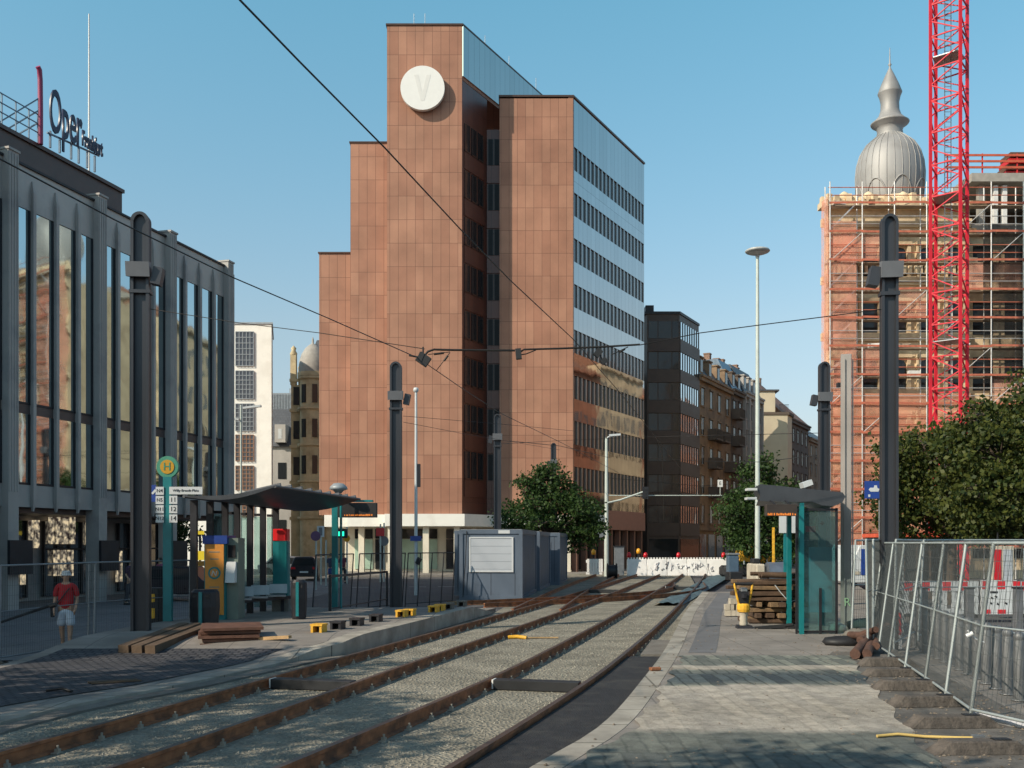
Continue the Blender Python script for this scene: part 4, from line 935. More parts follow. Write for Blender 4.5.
for k in range(8):       # arched gores round the foot of the dome
    a0 = 2 * PI * k / 8 - PI / 2; pts = []
    for j in range(13):
        t = j / 12; a = a0 + (t - .5) * .72; z = 1.5 * math.sin(PI * t) ** .6; r = interp([(p_[1], p_[0]) for p_ in prof[:9]], z) + .03; pts.append((cxd + r * math.cos(a), cyd + r * math.sin(a), 25.17 + z))
    s.tube(pts, .05, 5, False)
s.build('arched_moulding', M['zinc'], do)
# concrete floors under construction on the right
M['slabc'] = mat('raw concrete floor', (.33, .31, .28), .9, var=.15)
c = MB(); 
for z in (22.62, 26.0): c.box(30.25, 58, bY - .2, 80, z, z + .55)
for k in range(6): c.box(31.0 + k * 3.4, 31.4 + k * 3.4, bY + .4, bY + .8, 23.2, 25.98)
c.build('concrete_frame', M['slabc'], SB)
c = MB(); c.box(30.3, 58, 72, 72.3, 23.2, 25.98); c.build('inner_wall', M['darkstone'], SB)
for x in (31.9, 32.5, 35.6): 
    c = MB(); c.box(x, x + .28, bY + .2, bY + .5, 23.18, 25.9); c.build('white_prop', M['whitepaint'], SB)
# edge protection rails, a top-level thing
ER = thing('edge_railing', 'red and white edge protection boards on the unfinished roof slab', 'railing', (34, bY, 26.55))
for z in (26.9, 27.3, 27.7):
    b = MB(); b.box(28.5, 50, bY - .1, bY - .04, z, z + .14); b.build('board', mat('orange red board', (.5, .10, .05), .6, var=.15) if z < 27 else bpy.data.materials['orange red board'], ER)
for k in range(9):
    b = MB(); b.box(28.7 + k * 2.3, 28.78 + k * 2.3, bY - .03, bY + .03, 25.6 if k < 1 else 26.56, 27.9); b.build('post', M['red'], ER)
PS = thing('pallet_stack', 'stack of red formwork beams on the unfinished roof beside the crane', 'formwork', (33.5, 67, 26.56))
for k in range(4):
    b = MB(); b.box(32.8 + .1 * k, 37, 66.4, 67.8, 26.6 + k * .42, 26.9 + k * .42); b.build('formwork_beam', M['red'] if k % 2 == 0 else M['woodred'], PS)

# ================================================================== scaffold
SC = thing('scaffold', 'steel tube scaffold with red toe boards in front of the domed building', 'scaffold', (28, 64.5, GZ))
M['scaf'] = mat('scaffold tube', (.66, .63, .60), .45, .6, var=.15)
M['redtoe'] = mat('red toe board', (.48, .14, .08), .6, var=.25, scale=3)
M['deck'] = mat('scaffold deck', (.30, .24, .18), .8, var=.25, scale=3)
sx = [20.42 + 2.07 * k for k in range(0, 16)]; yo, yi = 64.2, 65.2
lifts = [1.9 + 1.84 * k for k in range(13)]
for k, x in enumerate(sx):
    if x > 31 and k % 1: continue
    top = 25.4
    for y in (yo, yi):
        b = MB(); b.tube([(x, y, GZ), (x, y, top)], .045, 5); b.build('standard', M['scaf'], SC)
M['net'] = netting('orange red debris netting', (.95, .50, .36), .36)
rs = random.Random(12)
for i, z in enumerate(lifts):
    b = MB(); b.box(sx[0] - .1, sx[-1], yo + .22, yi - .14, z - .05, z); b.build('deck', M['deck'], SC)
    b = MB()
    for k in range(len(sx) - 1):
        yp = yo - .005 * (k % 2); b.hexa([(sx[k] - .04, yp - .06, z + (j0 := rs.uniform(-.04, .05))), (sx[k + 1] + .04, yp - .06, z + (j1 := rs.uniform(-.04, .05))), (sx[k + 1] + .04, yp - .03, z + j1), (sx[k] - .04, yp - .03, z + j0), (sx[k] - .04, yp - .06, z + j0 + .13), (sx[k + 1] + .04, yp - .06, z + j1 + .13), (sx[k + 1] + .04, yp - .03, z + j1 + .13), (sx[k] - .04, yp - .03, z + j0 + .13)])
    tb_ = b.build('toe_board', M['redtoe'], SC)
    for k in range(len(sx) - 1):
        if rs.random() < .45:
            c = MB(); X = rs.uniform(sx[k] + .2, sx[k + 1] - .9); c.cbox((X + .3, yo + .5, z + .2), (rs.uniform(.3, 1.0), .3, rs.uniform(.15, .5)), rs.uniform(-.3, .3)); c.build('stored_material', rs.choice((M['deck'], M['whitepaint'], M['wood'], M['beige'])), SC)
        if rs.random() < .2 and 3 < i < 11:
            c = MB(); c.box(sx[k], sx[k + 1], yo + .12, yo + .125, z + .1, z + 1.75); c.build('netting_patch', M['net'], SC)
    b = MB(); 
    for dz in (.55, 1.05): b.tube([(sx[0] - .1, yo, z + dz), (sx[-1], yo, z + dz)], .03, 4)
    b.build('guard_rail', M['scaf'] if i % 2 else M['redtoe'], SC)
for k in range(len(sx) - 1):
    for i, z in enumerate(lifts[:-1]):
        if (k + i) % 5 == 0:
            b = MB(); b.tube([(sx[k], yo - .02, z), (sx[k + 1], yo - .02, z + 1.84)], .028, 4); b.build('brace', M['scaf'], SC)
# side bay at the left end with stairs
for i, z in enumerate(lifts[:-1]):
    b = MB(); 
    b.hexa([(20.3, yo + .2, z), (20.3, yo + .85, z), (22.1, yo + .85, z + 1.8), (22.1, yo + .2, z + 1.8), (20.3, yo + .2, z + .12), (20.3, yo + .85, z + .12), (22.1, yo + .85, z + 1.92), (22.1, yo + .2, z + 1.92)])
    b.build('stair_flight', M['scaf'], SC)
b = MB(); b.box(sx[0] - .12, W(858, 64), yo + .10, yo + .11, ZZ(392, 64.1), 22.9); b.build('upper_netting', M['net'], SC)
b = MB(); b.box(sx[0] - .12, 29.5, yo + .10, yo + .11, .8, ZZ(393, 64.1)); b.build('lower_netting', netting('denser orange netting', (.92, .46, .30), .42), SC)
b = MB(); b.box(sx[0] - .16, sx[0] - .15, yo - .1, yi + .3, 1, 24.5); b.build('side_netting', M['net'], SC)
b = MB(); b.box(30.3, 50, yo + .10, yo + .11, 12.5, 22.7); b.build('black_netting', netting('dark debris netting', (.02, .02, .02), .38), SC)

# ================================================================== tower crane mast
CR = thing('crane_mast', 'red lattice tower crane mast in front of the domed building', 'crane', (25, 57, GZ))
M['cranered'] = mat('crane red paint', (.56, .012, .03), .6, var=.12, scale=2)
c0 = Vector((25.2, 56.2, 0)); ang = math.radians(33); hw = 1.62
e1 = Vector((math.cos(ang), math.sin(ang), 0)) * hw; e2 = Vector((-math.sin(ang), math.cos(ang), 0)) * hw
# corner facing the camera at c0; faces run right-back and left-back
cn = [c0, c0 + Vector((.95, 1.25, 0)), c0 + Vector((-.32, 2.5, 0)), c0 + Vector((-1.22, 1.1, 0))]
ztop = 44
for i, p in enumerate(cn):
    b = MB(); b.bar((p.x, p.y, GZ), (p.x, p.y, ztop), .15); b.build('chord', M['cranered'], CR)
nl = 24; hh = (ztop - 0) / nl
for k in range(nl):
    b = MB(); z = k * hh
    for i in range(4):
        p, q = cn[i], cn[(i + 1) % 4]
        b.bar((p.x, p.y, z), (q.x, q.y, z), .07)
        if k % 2: p, q = q, p
        b.bar((p.x, p.y, z), (q.x, q.y, z + hh / 2), .06); b.bar((q.x, q.y, z + hh / 2), (p.x, p.y, z + hh), .06)
    b.build('lattice_section', M['cranered'], CR)
b = MB(); lp = (cn[0] + cn[2]) / 2
for s in (-.18, .18): b.bar((lp.x + s, lp.y, GZ), (lp.x + s, lp.y, ztop), .04)
for k in range(150): b.bar((lp.x - .18, lp.y, k * .29), (lp.x + .18, lp.y, k * .29), .025)
b.build('ladder', M['greysteel'], CR)
for z in (8.0, 13.7, 22.0, 30): 
    b = MB(); b.prism([(cn[0].x, cn[0].y + .15), (cn[1].x - .1, cn[1].y), (cn[2].x, cn[2].y - .1), (cn[3].x + .1, cn[3].y)], z, z + .05); b.build('landing', M['greysteel'], CR)

# ================================================================== right side street row (seen in the mirrored cladding)
RS = SD; base = (29.5, 84.0)
FRr = Fr(base, SD, (-1, .3))
def rowhouse(u0, u1, h, m, label, nw, rows=6):
    o = fp(FRr, (u0 + u1) / 2); R = thing('row_house', label, 'house', (o[0], o[1], 0), 'houses behind the scaffold side')
    b = MB(); b.fbox(FRr, u0, u1 - .01, -12, 0, GZ, h); b.build('wall', m, R)
    b = MB(); b.fbox(FRr, u0, u1 - .01, .002, .4, h - .3, h + .1); b.build('cornice', m, R)
    s = (u1 - u0) / nw
    for i in range(rows):
        for k in range(nw): w = MB(); u = u0 + (k + .5) * s; z = 2 + i * (h - 2) / rows; w.fbox(FRr, u - .5, u + .5, .003, .03, z, z + 1.8); w.build('window', M['darkglass'], R)
    b = MB(); b.hexa([fp(FRr, u0, .2) + (h + .1,), fp(FRr, u1, .2) + (h + .1,), fp(FRr, u1, -12) + (h + .1,), fp(FRr, u0, -12) + (h + .1,), fp(FRr, u0, -4) + (h + 3,), fp(FRr, u1, -4) + (h + 3,), fp(FRr, u1, -8) + (h + 3,), fp(FRr, u0, -8) + (h + 3,)]); b.build('roof', M['tileroof'], R)
M['rowred'] = mat('red sandstone', (.42, .17, .10), .85, var=.25, scale=.6, dirt=(.25, .12, .08), dscale=.5, damt=.6)
rowhouse(0, 16, 25, M['beige'], 'tall beige row house directly behind the scaffolded building', 6)
rowhouse(16, 30, 23.5, M['rowred'], 'red sandstone row house farther down the right side of the street', 5)
rowhouse(30, 46, 25, M['beige'], 'tall plain beige row house halfway down the right side of the street', 6)
rowhouse(46, 70, 23, M['rowred'], 'red sandstone row house at the far right end of the street', 8)
# ================================================================== tram masts with rounded tops
def rounded_outline(w, h, n=14, base=0):
    r = w / 2; return [(-r, base), (r, base), (r, h - r)] + [(r * math.cos(PI * k / n), h - r + r * math.sin(PI * k / n)) for k in range(1, n)] + [(-r, h - r)]
def mast(x, y, z0, top, w, label, rz=0.0, lampz=None, cat='tram mast', lamp_side=-1):
    o = thing('tram_mast', label, cat, (x, y, z0), 'arched steel tram masts'); h = top - z0; d = w * .62
    c, s = math.cos(rz), math.sin(rz); ax = (c, s, 0); ey = (-s, c, 0)
    m = MB(); out = rounded_outline(w, h); r = w / 2
    ir = r * .68; inn = [(ir * a / r, b if b == 0 else (b - (r - ir) if b > h - r else b)) for a, b in out]
    p0 = Vector((x, y, z0)) - Vector(ey) * d / 2
    # solid web behind, arched rim in front and at the back: an H section bent over at the top
    n = len(out)
    for dd0, dd1 in ((0, .36), (.64, 1.0)):
        A = [p0 + Vector(ax) * a + Vector((0, 0, b)) + Vector(ey) * d * dd0 for a, b in out]; Bm = [p0 + Vector(ax) * a + Vector((0, 0, b)) + Vector(ey) * d * dd0 for a, b in inn]
        A2 = [q + Vector(ey) * d * (dd1 - dd0) for q in A]; B2_ = [q + Vector(ey) * d * (dd1 - dd0) for q in Bm]
        vs_ = A + Bm + A2 + B2_; fs = []
        for k in range(1, n):
            k2 = (k + 1) % n
            fs += [(k, k2, n + k2, n + k), (2 * n + k2, 2 * n + k, 3 * n + k, 3 * n + k2), (k2, k, 2 * n + k, 2 * n + k2), (n + k, n + k2, 3 * n + k2, 3 * n + k)]
        m.add(vs_, fs)
    m.build('shaft_rim', M['polesteel'], o, recalc=False)
    m = MB(); m.extr([(a * .995, b) for a, b in rounded_outline(w * .97, h - .004)], tuple(p0 + Vector(ey) * d * .38), ax, (0, 0, 1), ey, d * .24); m.build('shaft_web', M['polesteel'], o)
    m = MB(); m.cbox((x, y, z0 + .03), (w * 1.7, w * 1.7, .06), rz); m.build('base_plate', M['polesteel'], o)
    lz = lampz or top - 1.1
    m = MB(); m.cbox((x - .0, y - d * .62, lz), (w * 1.3, .2, .30), rz, rx=.18); m.build('floodlight', M['lampgrey'], o)
    m = MB(); m.cbox((x + lamp_side * w * .95, y + .0, lz - .12), (.2, .24, .36), rz, ry=.2); m.build('floodlight', M['polesteel'], o)
    m = MB(); m.cbox((x, y, lz - .45), (w * 1.15, d * 1.15, .07), rz); m.build('collar', M['polesteel'], o)
    return o
M['lampgrey'] = mat('grey lamp housing', (.16, .165, .18), .5, .2, var=.1)
mast(W(141, 21.0), 21.0, .1, ZZ(213, 21.0), .37, 'tall dark arched tram mast beside the left timbers, nearest on the left', .1, ZZ(271, 21), lamp_side=1)
mast(W(396, 34.5), 34.5, GZ, ZZ(362, 34.5), .40, 'dark arched tram mast standing alone in front of the terracotta tower', .0, ZZ(396, 34.5), lamp_side=1)
mast(W(497.5, 49), 49, GZ, ZZ(414, 49), .36, 'slim dark arched tram mast rising behind the grey site containers', 0, ZZ(437, 49))
mast(W(553.5, 64), 64, GZ, ZZ(443, 64), .34, 'far dark arched tram mast half hidden by the tree in front of the tower', 0, ZZ(462, 64))
mast(W(889, 19.3), 19.3, .02, ZZ(215, 19.3), .31, 'tall dark arched tram mast behind the mesh fence on the right', -.1, ZZ(271, 19.3), lamp_side=-1)
mast(W(824, 34.8), 34.8, .02, ZZ(362, 34.8), .36, 'grey arched tram mast behind the right shelter, left of the square post', 0, ZZ(397, 34.8))
M['postpaint'] = mat('brown grey post paint', (.30, .27, .25), .5, .2, var=.2, scale=2, streak=.3)
x, y = W(846, 23.5), 23.5
o = thing('square_post', 'square brown grey steel post with flat top and graffiti beside the right shelter', 'post', (x, y, .2), )
m = MB(); m.cbox((x, y, .2 + (ZZ(355, y) - .2) / 2), (.24, .30, ZZ(355, y) - .2), -.3, ); m.build('shaft', M['postpaint'], o, bevel=.012)
m = MB(); m.cbox((x - .085, y - .15, 3.4), (.03, .05, 6.2), -.3); m.cbox((x + .125, y - .1, 3.4), (.03, .05, 6.2), -.3); m.build('flange', M['postpaint'], o)
m = MB(); m.cbox((x - .17, y, ZZ(385, y)), (.08, .14, .1), 0); m.build('eye_bracket', M['darksteel'], o)
text_obj('graffiti', 'R', .28, mat('pale green spray paint', (.45, .6, .35), .7, var=.05), o, (x - .03, y - .178, ZZ(602, y)), (1, 0, 0), (0, 0, 1), .002)

# ================================================================== street lamps and poles
x, y = W(757.5, 55), 55
o = thing('street_lamp', 'very tall pale green mast with a flat round lamp above the right tree', 'street lamp', (x, y, GZ))
m = MB(); m.tube([(x, y, GZ), (x, y, ZZ(256, y))], .12, 12, rr=[.15, .085]); m.build('mast', M['palepole'], o)
zt = ZZ(252, y); m = MB(); m.lathe([(.10, -.30), (.12, -.16), (.3, -.12), (.62, -.02), (.68, .04), (.62, .12), (.3, .17), (0, .18)], x, y, zt, 24); m.build('lamp_head', M['lampgrey'] if 0 else mat('pale lamp housing', (.42, .43, .42), .5, .1), o)
m = MB(); m.lathe([(.14, -.165), (.5, -.065)], x, y, zt - .005, 20); m.build('lamp_glass', M['signwhite'], o)
x, y = W(606.5, 66), 66
o = thing('street_lamp', 'white lamp post with one short arm and round signs left of the white barrier', 'street lamp', (x, y, GZ), 'white street lamps')
m = MB(); m.tube([(x, y, GZ), (x, y, ZZ(438, y))], .08, 10, rr=[.17, .09]); m.build('mast', M['palepole'], o)
m = MB(); m.tube([(x, y, ZZ(440, y)), (x + .1, y, ZZ(437, y)), (x + .75, y, ZZ(435.5, y))], .045, 8); m.cbox((x + .55, y, ZZ(435, y)), (.75, .25, .13), 0, ry=-.08); m.build('lamp_arm', M['signwhite'], o)
m = MB(); m.tube([(x + .05, y - .2, ZZ(503, y)), (x + .9, y - .2, ZZ(500, y)), (x + 2.4, y - .2, ZZ(492, y))], .06, 8); m.build('signal_arm', M['palepole'], o)
m = MB(); m.box(x + 2.35, x + 2.72, y - .35, y - .1, ZZ(499, y), ZZ(487, y)); so_ = m.build('traffic_signal', M['darksteel'], o)
m = MB()
for k in range(3): m.lathe([(0, 0), (.085, 0)], x + 2.53, y - .36, 0, 12) if 0 else m.extr([(.08 * math.cos(a * PI / 5), .08 * math.sin(a * PI / 5)) for a in range(10)], (x + 2.53, y - .375, ZZ(489.5 + k * 3.6, y)), (1, 0, 0), (0, 0, 1), (0, 1, 0), .02)
m.build('signal_lens', M['black'], so_)
for zy, r in ((519, .33), (532, .36)):
    m = MB(); m.extr([(r * math.cos(a * PI / 8), r * math.sin(a * PI / 8)) for a in range(16)], (x - .42, y - .1, ZZ(zy, y)), (1, 0, 0), (0, 0, 1), (0, 1, 0), .03); m.build('round_sign', M['greysteel'], o)
m = MB(); m.tube([(x, y, ZZ(495.5, y)), (W(722, y), y, ZZ(495.5, y))], .035, 6); m.build('span_tube', M['palepole'], o)
m = MB(); m.box(W(717.5, y), W(722.5, y), y - .08, y - .04, ZZ(487, y), ZZ(480, y)); st_ = m.build('span_sign', M['whitepaint'], o); text_obj('letter', 'E', .33, M['blackprint'], st_, (W(720, y), y - .085, ZZ(483.5, y)), (1, 0, 0), (0, 0, 1), .003)
m = MB(); m.bar((W(720, y), y - .04, ZZ(487, y)), (W(720, y), y - .04, ZZ(495.5, y)), .04); m.build('sign_hanger', M['palepole'], o)
x, y = W(416, 45), 45
o = thing('camera_pole', 'thin pale pole with small round head, just right of the lone dark mast', 'pole', (x, y, GZ))
m = MB(); m.tube([(x, y, GZ), (x, y, ZZ(391, y))], .07, 8, rr=[.085, .055]); m.build('mast', M['signwhite'], o)
m = MB(); m.lathe([(0, .12), (.1, .1), (.13, 0), (.1, -.08), (.05, -.12)], x, y, ZZ(390, y), 12); m.build('head', M['signwhite'], o)
m = MB(); m.box(x + .07, x + .2, y - .08, y + .08, ZZ(487, y), ZZ(464, y)); m.build('panel', M['darksteel'], o)
m = MB(); m.box(x - .25, x + .25, y - .12, y - .09, ZZ(541, y), ZZ(536, y)); m.build('blue_sign', M['blue'], o); 
m = MB(); m.cbox((x + .12, y - .15, ZZ(561, y)), (.2, .2, .3), .3, ry=.5); m.build('speaker', M['black'], o)
x, y = W(241, 62), 62
o = thing('street_lamp', 'slim street lamp with two slanted heads in front of the white building', 'street lamp', (x, y, GZ), 'white street lamps')
m = MB(); m.tube([(x, y, GZ), (x, y, ZZ(405, y))], .06, 8); m.build('mast', M['palepole'], o)
m = MB(); m.cbox((x + .7, y, ZZ(407, y)), (1.1, .3, .12), 0, ry=-.12); m.build('lamp_head', M['signwhite'], o)
m = MB(); m.cbox((x - .45, y, ZZ(419, y)), (.7, .3, .1), 0, ry=.1); m.build('lamp_head', M['signwhite'], o)

# ================================================================== overhead wires
def wire(pts, label, r=.012, name='overhead_wire', cat='cable', grp='overhead tram wires'):
    o = thing(name, label, cat, pts[0], grp); m = MB(); m.tube(pts, r, 5); m.build('wire', M['wire'], o); return o
def Q(px, py, Y): return (W(px, Y), Y, ZZ(py, Y))
Wz = 5.8
def onz(px, py, z=Wz): Y = (z - EYE) * F / (HY - py); return (W(px, Y), Y, z)
w1 = [onz(205, -50), onz(240, 0), onz(300, 62), onz(385, 148), onz(463, 232), onz(510, 280), onz(573, 339)]
e_ = w1[-1]; w1 += [(2.6, 24, 5.8), (4.2, 31, 5.8), (6.0, 39, 5.8), (9.0, 52, 5.8), (12, 66, 5.8)]
wire(w1, 'thick black contact wire running down from the top across the tower front', .008)
w2 = [onz(-60, 120), onz(0, 159), onz(115, 220), onz(234, 278), onz(330, 319), onz(418, 358), onz(463, 389), onz(500, 413), onz(560, 442)]; w2 += [(4.2, 46, 5.8), (7.8, 61, 5.8)]
wire(w2, 'black contact wire coming in low from the left past the theatre roof', .009)
wire([Q(150, 309, 21), Q(240, 323, 20.6), Q(320, 333, 20), Q(425, 349, 19.6)], 'thin span wire from the left mast to the black insulator', .008)
wire([Q(640, 345, 19.4), Q(700, 333, 19.4), Q(760, 325, 19.4), Q(823, 317, 19.4), Q(884, 309, 19.3)], 'thin span wire rising right towards the tall right mast', .010)
wire([Q(403, 416, 34.5), Q(500, 424, 40), Q(575, 431, 46)], 'thin wire from the alone standing mast, the upper of two', .008)
wire([Q(403, 422, 34.5), Q(460, 433, 38), Q(560, 450, 60)], 'thin wire from the alone standing mast, the lower of two', .008)
wire([Q(500, 444, 49), Q(553, 441, 64), Q(640, 437, 66), Q(820, 433, 34.8)], 'thin wire between the container mast and the far right mast', .012)
wire([Q(510, 441, 49), Q(560, 446, 56), Q(610, 458, 66)], 'short thin wire with a hanger right of the container mast', .015)
wire([Q(650, 458, 66), Q(700, 461, 60), Q(760, 462, 50), Q(820, 455, 34.8)], 'thin wire crossing low in front of the old street houses', .014)
wire([Q(608, 478, 66), Q(700, 486, 70), Q(790, 480, 70)], 'thin low wire just above the signal arm', .015)
wire([Q(654, 434, 80), Q(662, 450, 80), Q(664, 520, 80)], 'thin bracket wire in front of the brown office block', .03)
wire([fp(FOp, -2, -1.6) + (19.0,), (-21.0, 28, 19.8), (-25, 20, 21)], 'faint cable sagging behind the theatre roof sign', .012)
wire([onz(-20, 150, 5.9), onz(60, 232, 5.9), Q(150, 310, 20.9)], 'thin pull wire reaching the nearest left mast from the lower left') if 0 else None
SI = thing('wire_suspension', 'black curved support arm with insulators in front of the tower', 'wire fitting', Q(430, 352, 19.5), 'overhead wire fittings')
m = MB(); m.tube([Q(424, 356, 19.5), Q(428, 351.5, 19.5), Q(434, 349.5, 19.5), Q(452, 350, 19.5), Q(515, 350.5, 19.5)], .022, 6); m.build('arm', M['wire'], SI)
m = MB(); m.cbox(Q(423.5, 359.5, 19.5), (.24, .12, .2), 0, ry=.6); m.cbox(Q(421, 357, 19.5), (.10, .14, .16), 0, ry=.4); m.tube([Q(409, 355.5, 19.5), Q(418, 357, 19.5)], .018, 5); m.tube([Q(423, 347, 19.5), Q(423, 356, 19.5)], .016, 5); m.build('section_insulator', M['black'], SI)
m = MB(); m.tube([Q(428, 354.5, 19.5), Q(450, 352, 19.5)], .008, 5); m.tube([Q(434, 354.2, 19.5), Q(444, 353, 19.5)], .022, 6); m.tube([Q(450, 352.5, 19.5), Q(436, 371, 19.6)], .008, 5); m.tube([Q(448, 355.5, 19.5), Q(444, 361, 19.5)], .022, 6); m.build('stay_insulator', M['wire'], SI)
SJ = thing('wire_suspension', 'black horizontal support tube with hanging insulators over the mirrored wall', 'wire fitting', Q(560, 349, 19.5), 'overhead wire fittings')
m = MB(); m.tube([Q(519, 353, 19.5), Q(524, 349.5, 19.5), Q(560, 348.5, 19.5), Q(600, 347, 19.5), Q(640, 344.5, 19.4)], .02, 6); m.tube([Q(519, 355, 19.5), Q(526, 354, 19.5), Q(536, 350, 19.5)], .012, 5); m.build('arm', M['wire'], SJ)
m = MB(); m.cbox(Q(518.5, 354, 19.5), (.11, .12, .2), 0, ry=-.1); m.cbox(Q(598, 353, 19.5), (.12, .12, .16), 0, ry=.7); m.cbox(Q(604, 361, 19.5), (.10, .1, .12), 0, ry=.9); m.build('section_insulator', M['black'], SJ)
m = MB(); m.tube([Q(596, 348, 19.5), Q(606, 366, 19.5)], .012, 5); m.tube([Q(611, 355, 19.5), Q(628, 347, 19.5)], .010, 5); m.tube([Q(620, 352, 19.5), Q(625, 349, 19.5)], .02, 6); m.build('stay_insulator', M['wire'], SJ)

# ================================================================== site containers
M['contblue'] = mat('grey blue container paint', (.105, .135, .18), .45, .1, var=.08, scale=1.5, streak=.4, dirt=(.07, .085, .11), dscale=1, damt=.5)
def corr(name, base):
    m, nt, b = _nodes(name); b.inputs['Base Color'].default_value = rgba(base); b.inputs['Roughness'].default_value = .4; b.inputs['Metallic'].default_value = .25
    return m
M['shutter'] = tiles('pale roller shutter', (.42, .45, .49), (.40, .43, .47), (.30, .33, .37), 5, .30, .012, 0, .5, .05, 1, .6)
def container(px, base_y, label, a=-.12, L_=5.9, win=True):
    # local frame: front-right bottom corner at the given ground point
    x, y = px, base_y; o = thing('site_container', label, 'container', (x, y, GZ + .12), 'grey site containers')
    u = Vector((-math.cos(a), -math.sin(a), 0)); v = Vector((-math.sin(a), math.cos(a), 0)); wv = 2.5; h = 2.75; z0 = GZ + .12
    O = Vector((x, y, z0))
    Fa = ((x, y), (u.x, u.y), (-v.x, -v.y)); Fb = ((x, y), (v.x, v.y), (-u.x, -u.y))
    m = MB(); m.fbox(Fa, .06, wv - .06, -L_ + .06, -.05, z0 + .12, z0 + h - .1); m.build('wall_panel', M['contblue'], o)
    for (uu, dd) in ((0, 0), (wv - .14, 0), (0, -L_ + .14), (wv - .14, -L_ + .14)): m = MB(); m.fbox(Fa, uu, uu + .14, dd - .14, dd, z0, z0 + h); m.build('corner_post', M['contblue'], o)
    m = MB()
    for zz_, hh_ in ((z0, .16), (z0 + h - .16, .16)):
        m.fbox(Fa, .141, wv - .141, -.1, -.004, zz_, zz_ + hh_); m.fbox(Fa, .141, wv - .141, -L_ + .004, -L_ + .1, zz_, zz_ + hh_)
        m.fbox(Fb, .141, L_ - .141, -.1, -.004, zz_, zz_ + hh_); m.fbox(Fb, .141, L_ - .141, -wv + .004, -wv + .1, zz_, zz_ + hh_)
    m.build('frame_rail', M['contblue'], o)
    m = MB()
    n = int((L_ - .4) / .24)
    for k in range(n): m.fbox(Fb, .2 + k * .24, .32 + k * .24, -.059, -.025, z0 + .2, z0 + h - .2)
    m.build('side_rib', M['contblue'], o)
    m = MB()
    for uu in (.30, 1.25, 2.2): m.fbox(Fa, uu - .008, uu + .008, -.05, -.044, z0 + .17, z0 + (1.05 if win else h - .2))
    m.build('panel_seam', M['darksteel'], o)
    m = MB(); m.fbox(Fa, .05, wv - .05, -L_ + .05, -.05, z0 + h, z0 + h + .02); m.build('roof', M['greysteel'], o)
    if win:
        f = MB(); f.fbox(Fa, .42, 2.05, -.049, -.01, z0 + 1.15, z0 + 2.42); wo = f.build('window_shutter', M['shutter'], o)
        g = MB(); g.fbox(Fa, .36, .42, -.049, .004, z0 + 1.09, z0 + 2.46); g.fbox(Fa, 2.05, 2.11, -.049, .004, z0 + 1.09, z0 + 2.46); g.fbox(Fa, .421, 2.049, -.049, .004, z0 + 1.09, z0 + 1.149); g.fbox(Fa, .421, 2.049, -.049, .004, z0 + 2.421, z0 + 2.47); g.build('window_frame', M['signwhite'], wo)
        s = MB(); s.fbox(Fa, .5, .95, -.003, .006, z0 + h - .15, z0 + h - .02); s.build('label_plate', M['signwhite'], o)
        c = MB(); c.tube([tuple(O + u * 2.2 + v * .0 - v * .03 + Vector((0, 0, 2.7))), tuple(O + u * 2.25 - v * .05 + Vector((0, 0, 1.4))), tuple(O + u * 2.35 - v * .04 + Vector((0, 0, .1)))], .015, 5); c.build('cable', M['black'], o)
    else:
        f = MB(); f.fbox(Fa, .5, 1.4, -.049, -.012, z0 + .2, z0 + 2.3); f.build('door', M['shutter'], o)
    return o
container(W(522.5, 39), 39, 'nearest grey blue site container with a pale roller shutter window')
container(W(539.8, 45.6), 45.6, 'middle grey blue site container, half hidden behind the nearest one', win=False)
container(W(560, 52.2), 52.2, 'farthest grey blue site container with a pale door beside the tree', win=False)
container(W(513, 42), 42.0, 'grey blue site container tucked behind the left edge of the nearest one', win=False)
p = (W(527, 38.4), 38.4)
o = thing('timber_bearer', 'dark timber bearers lying in front of the nearest site container', 'timber', (p[0], p[1], 0))
for k in range(5): m = MB(); m.cbox((-2.2 + k * .55, 38.0 + .1 * (k % 2), GZ + .07), (.5, .3, .14), .1 * k); m.build('bearer', M['wood'], o)

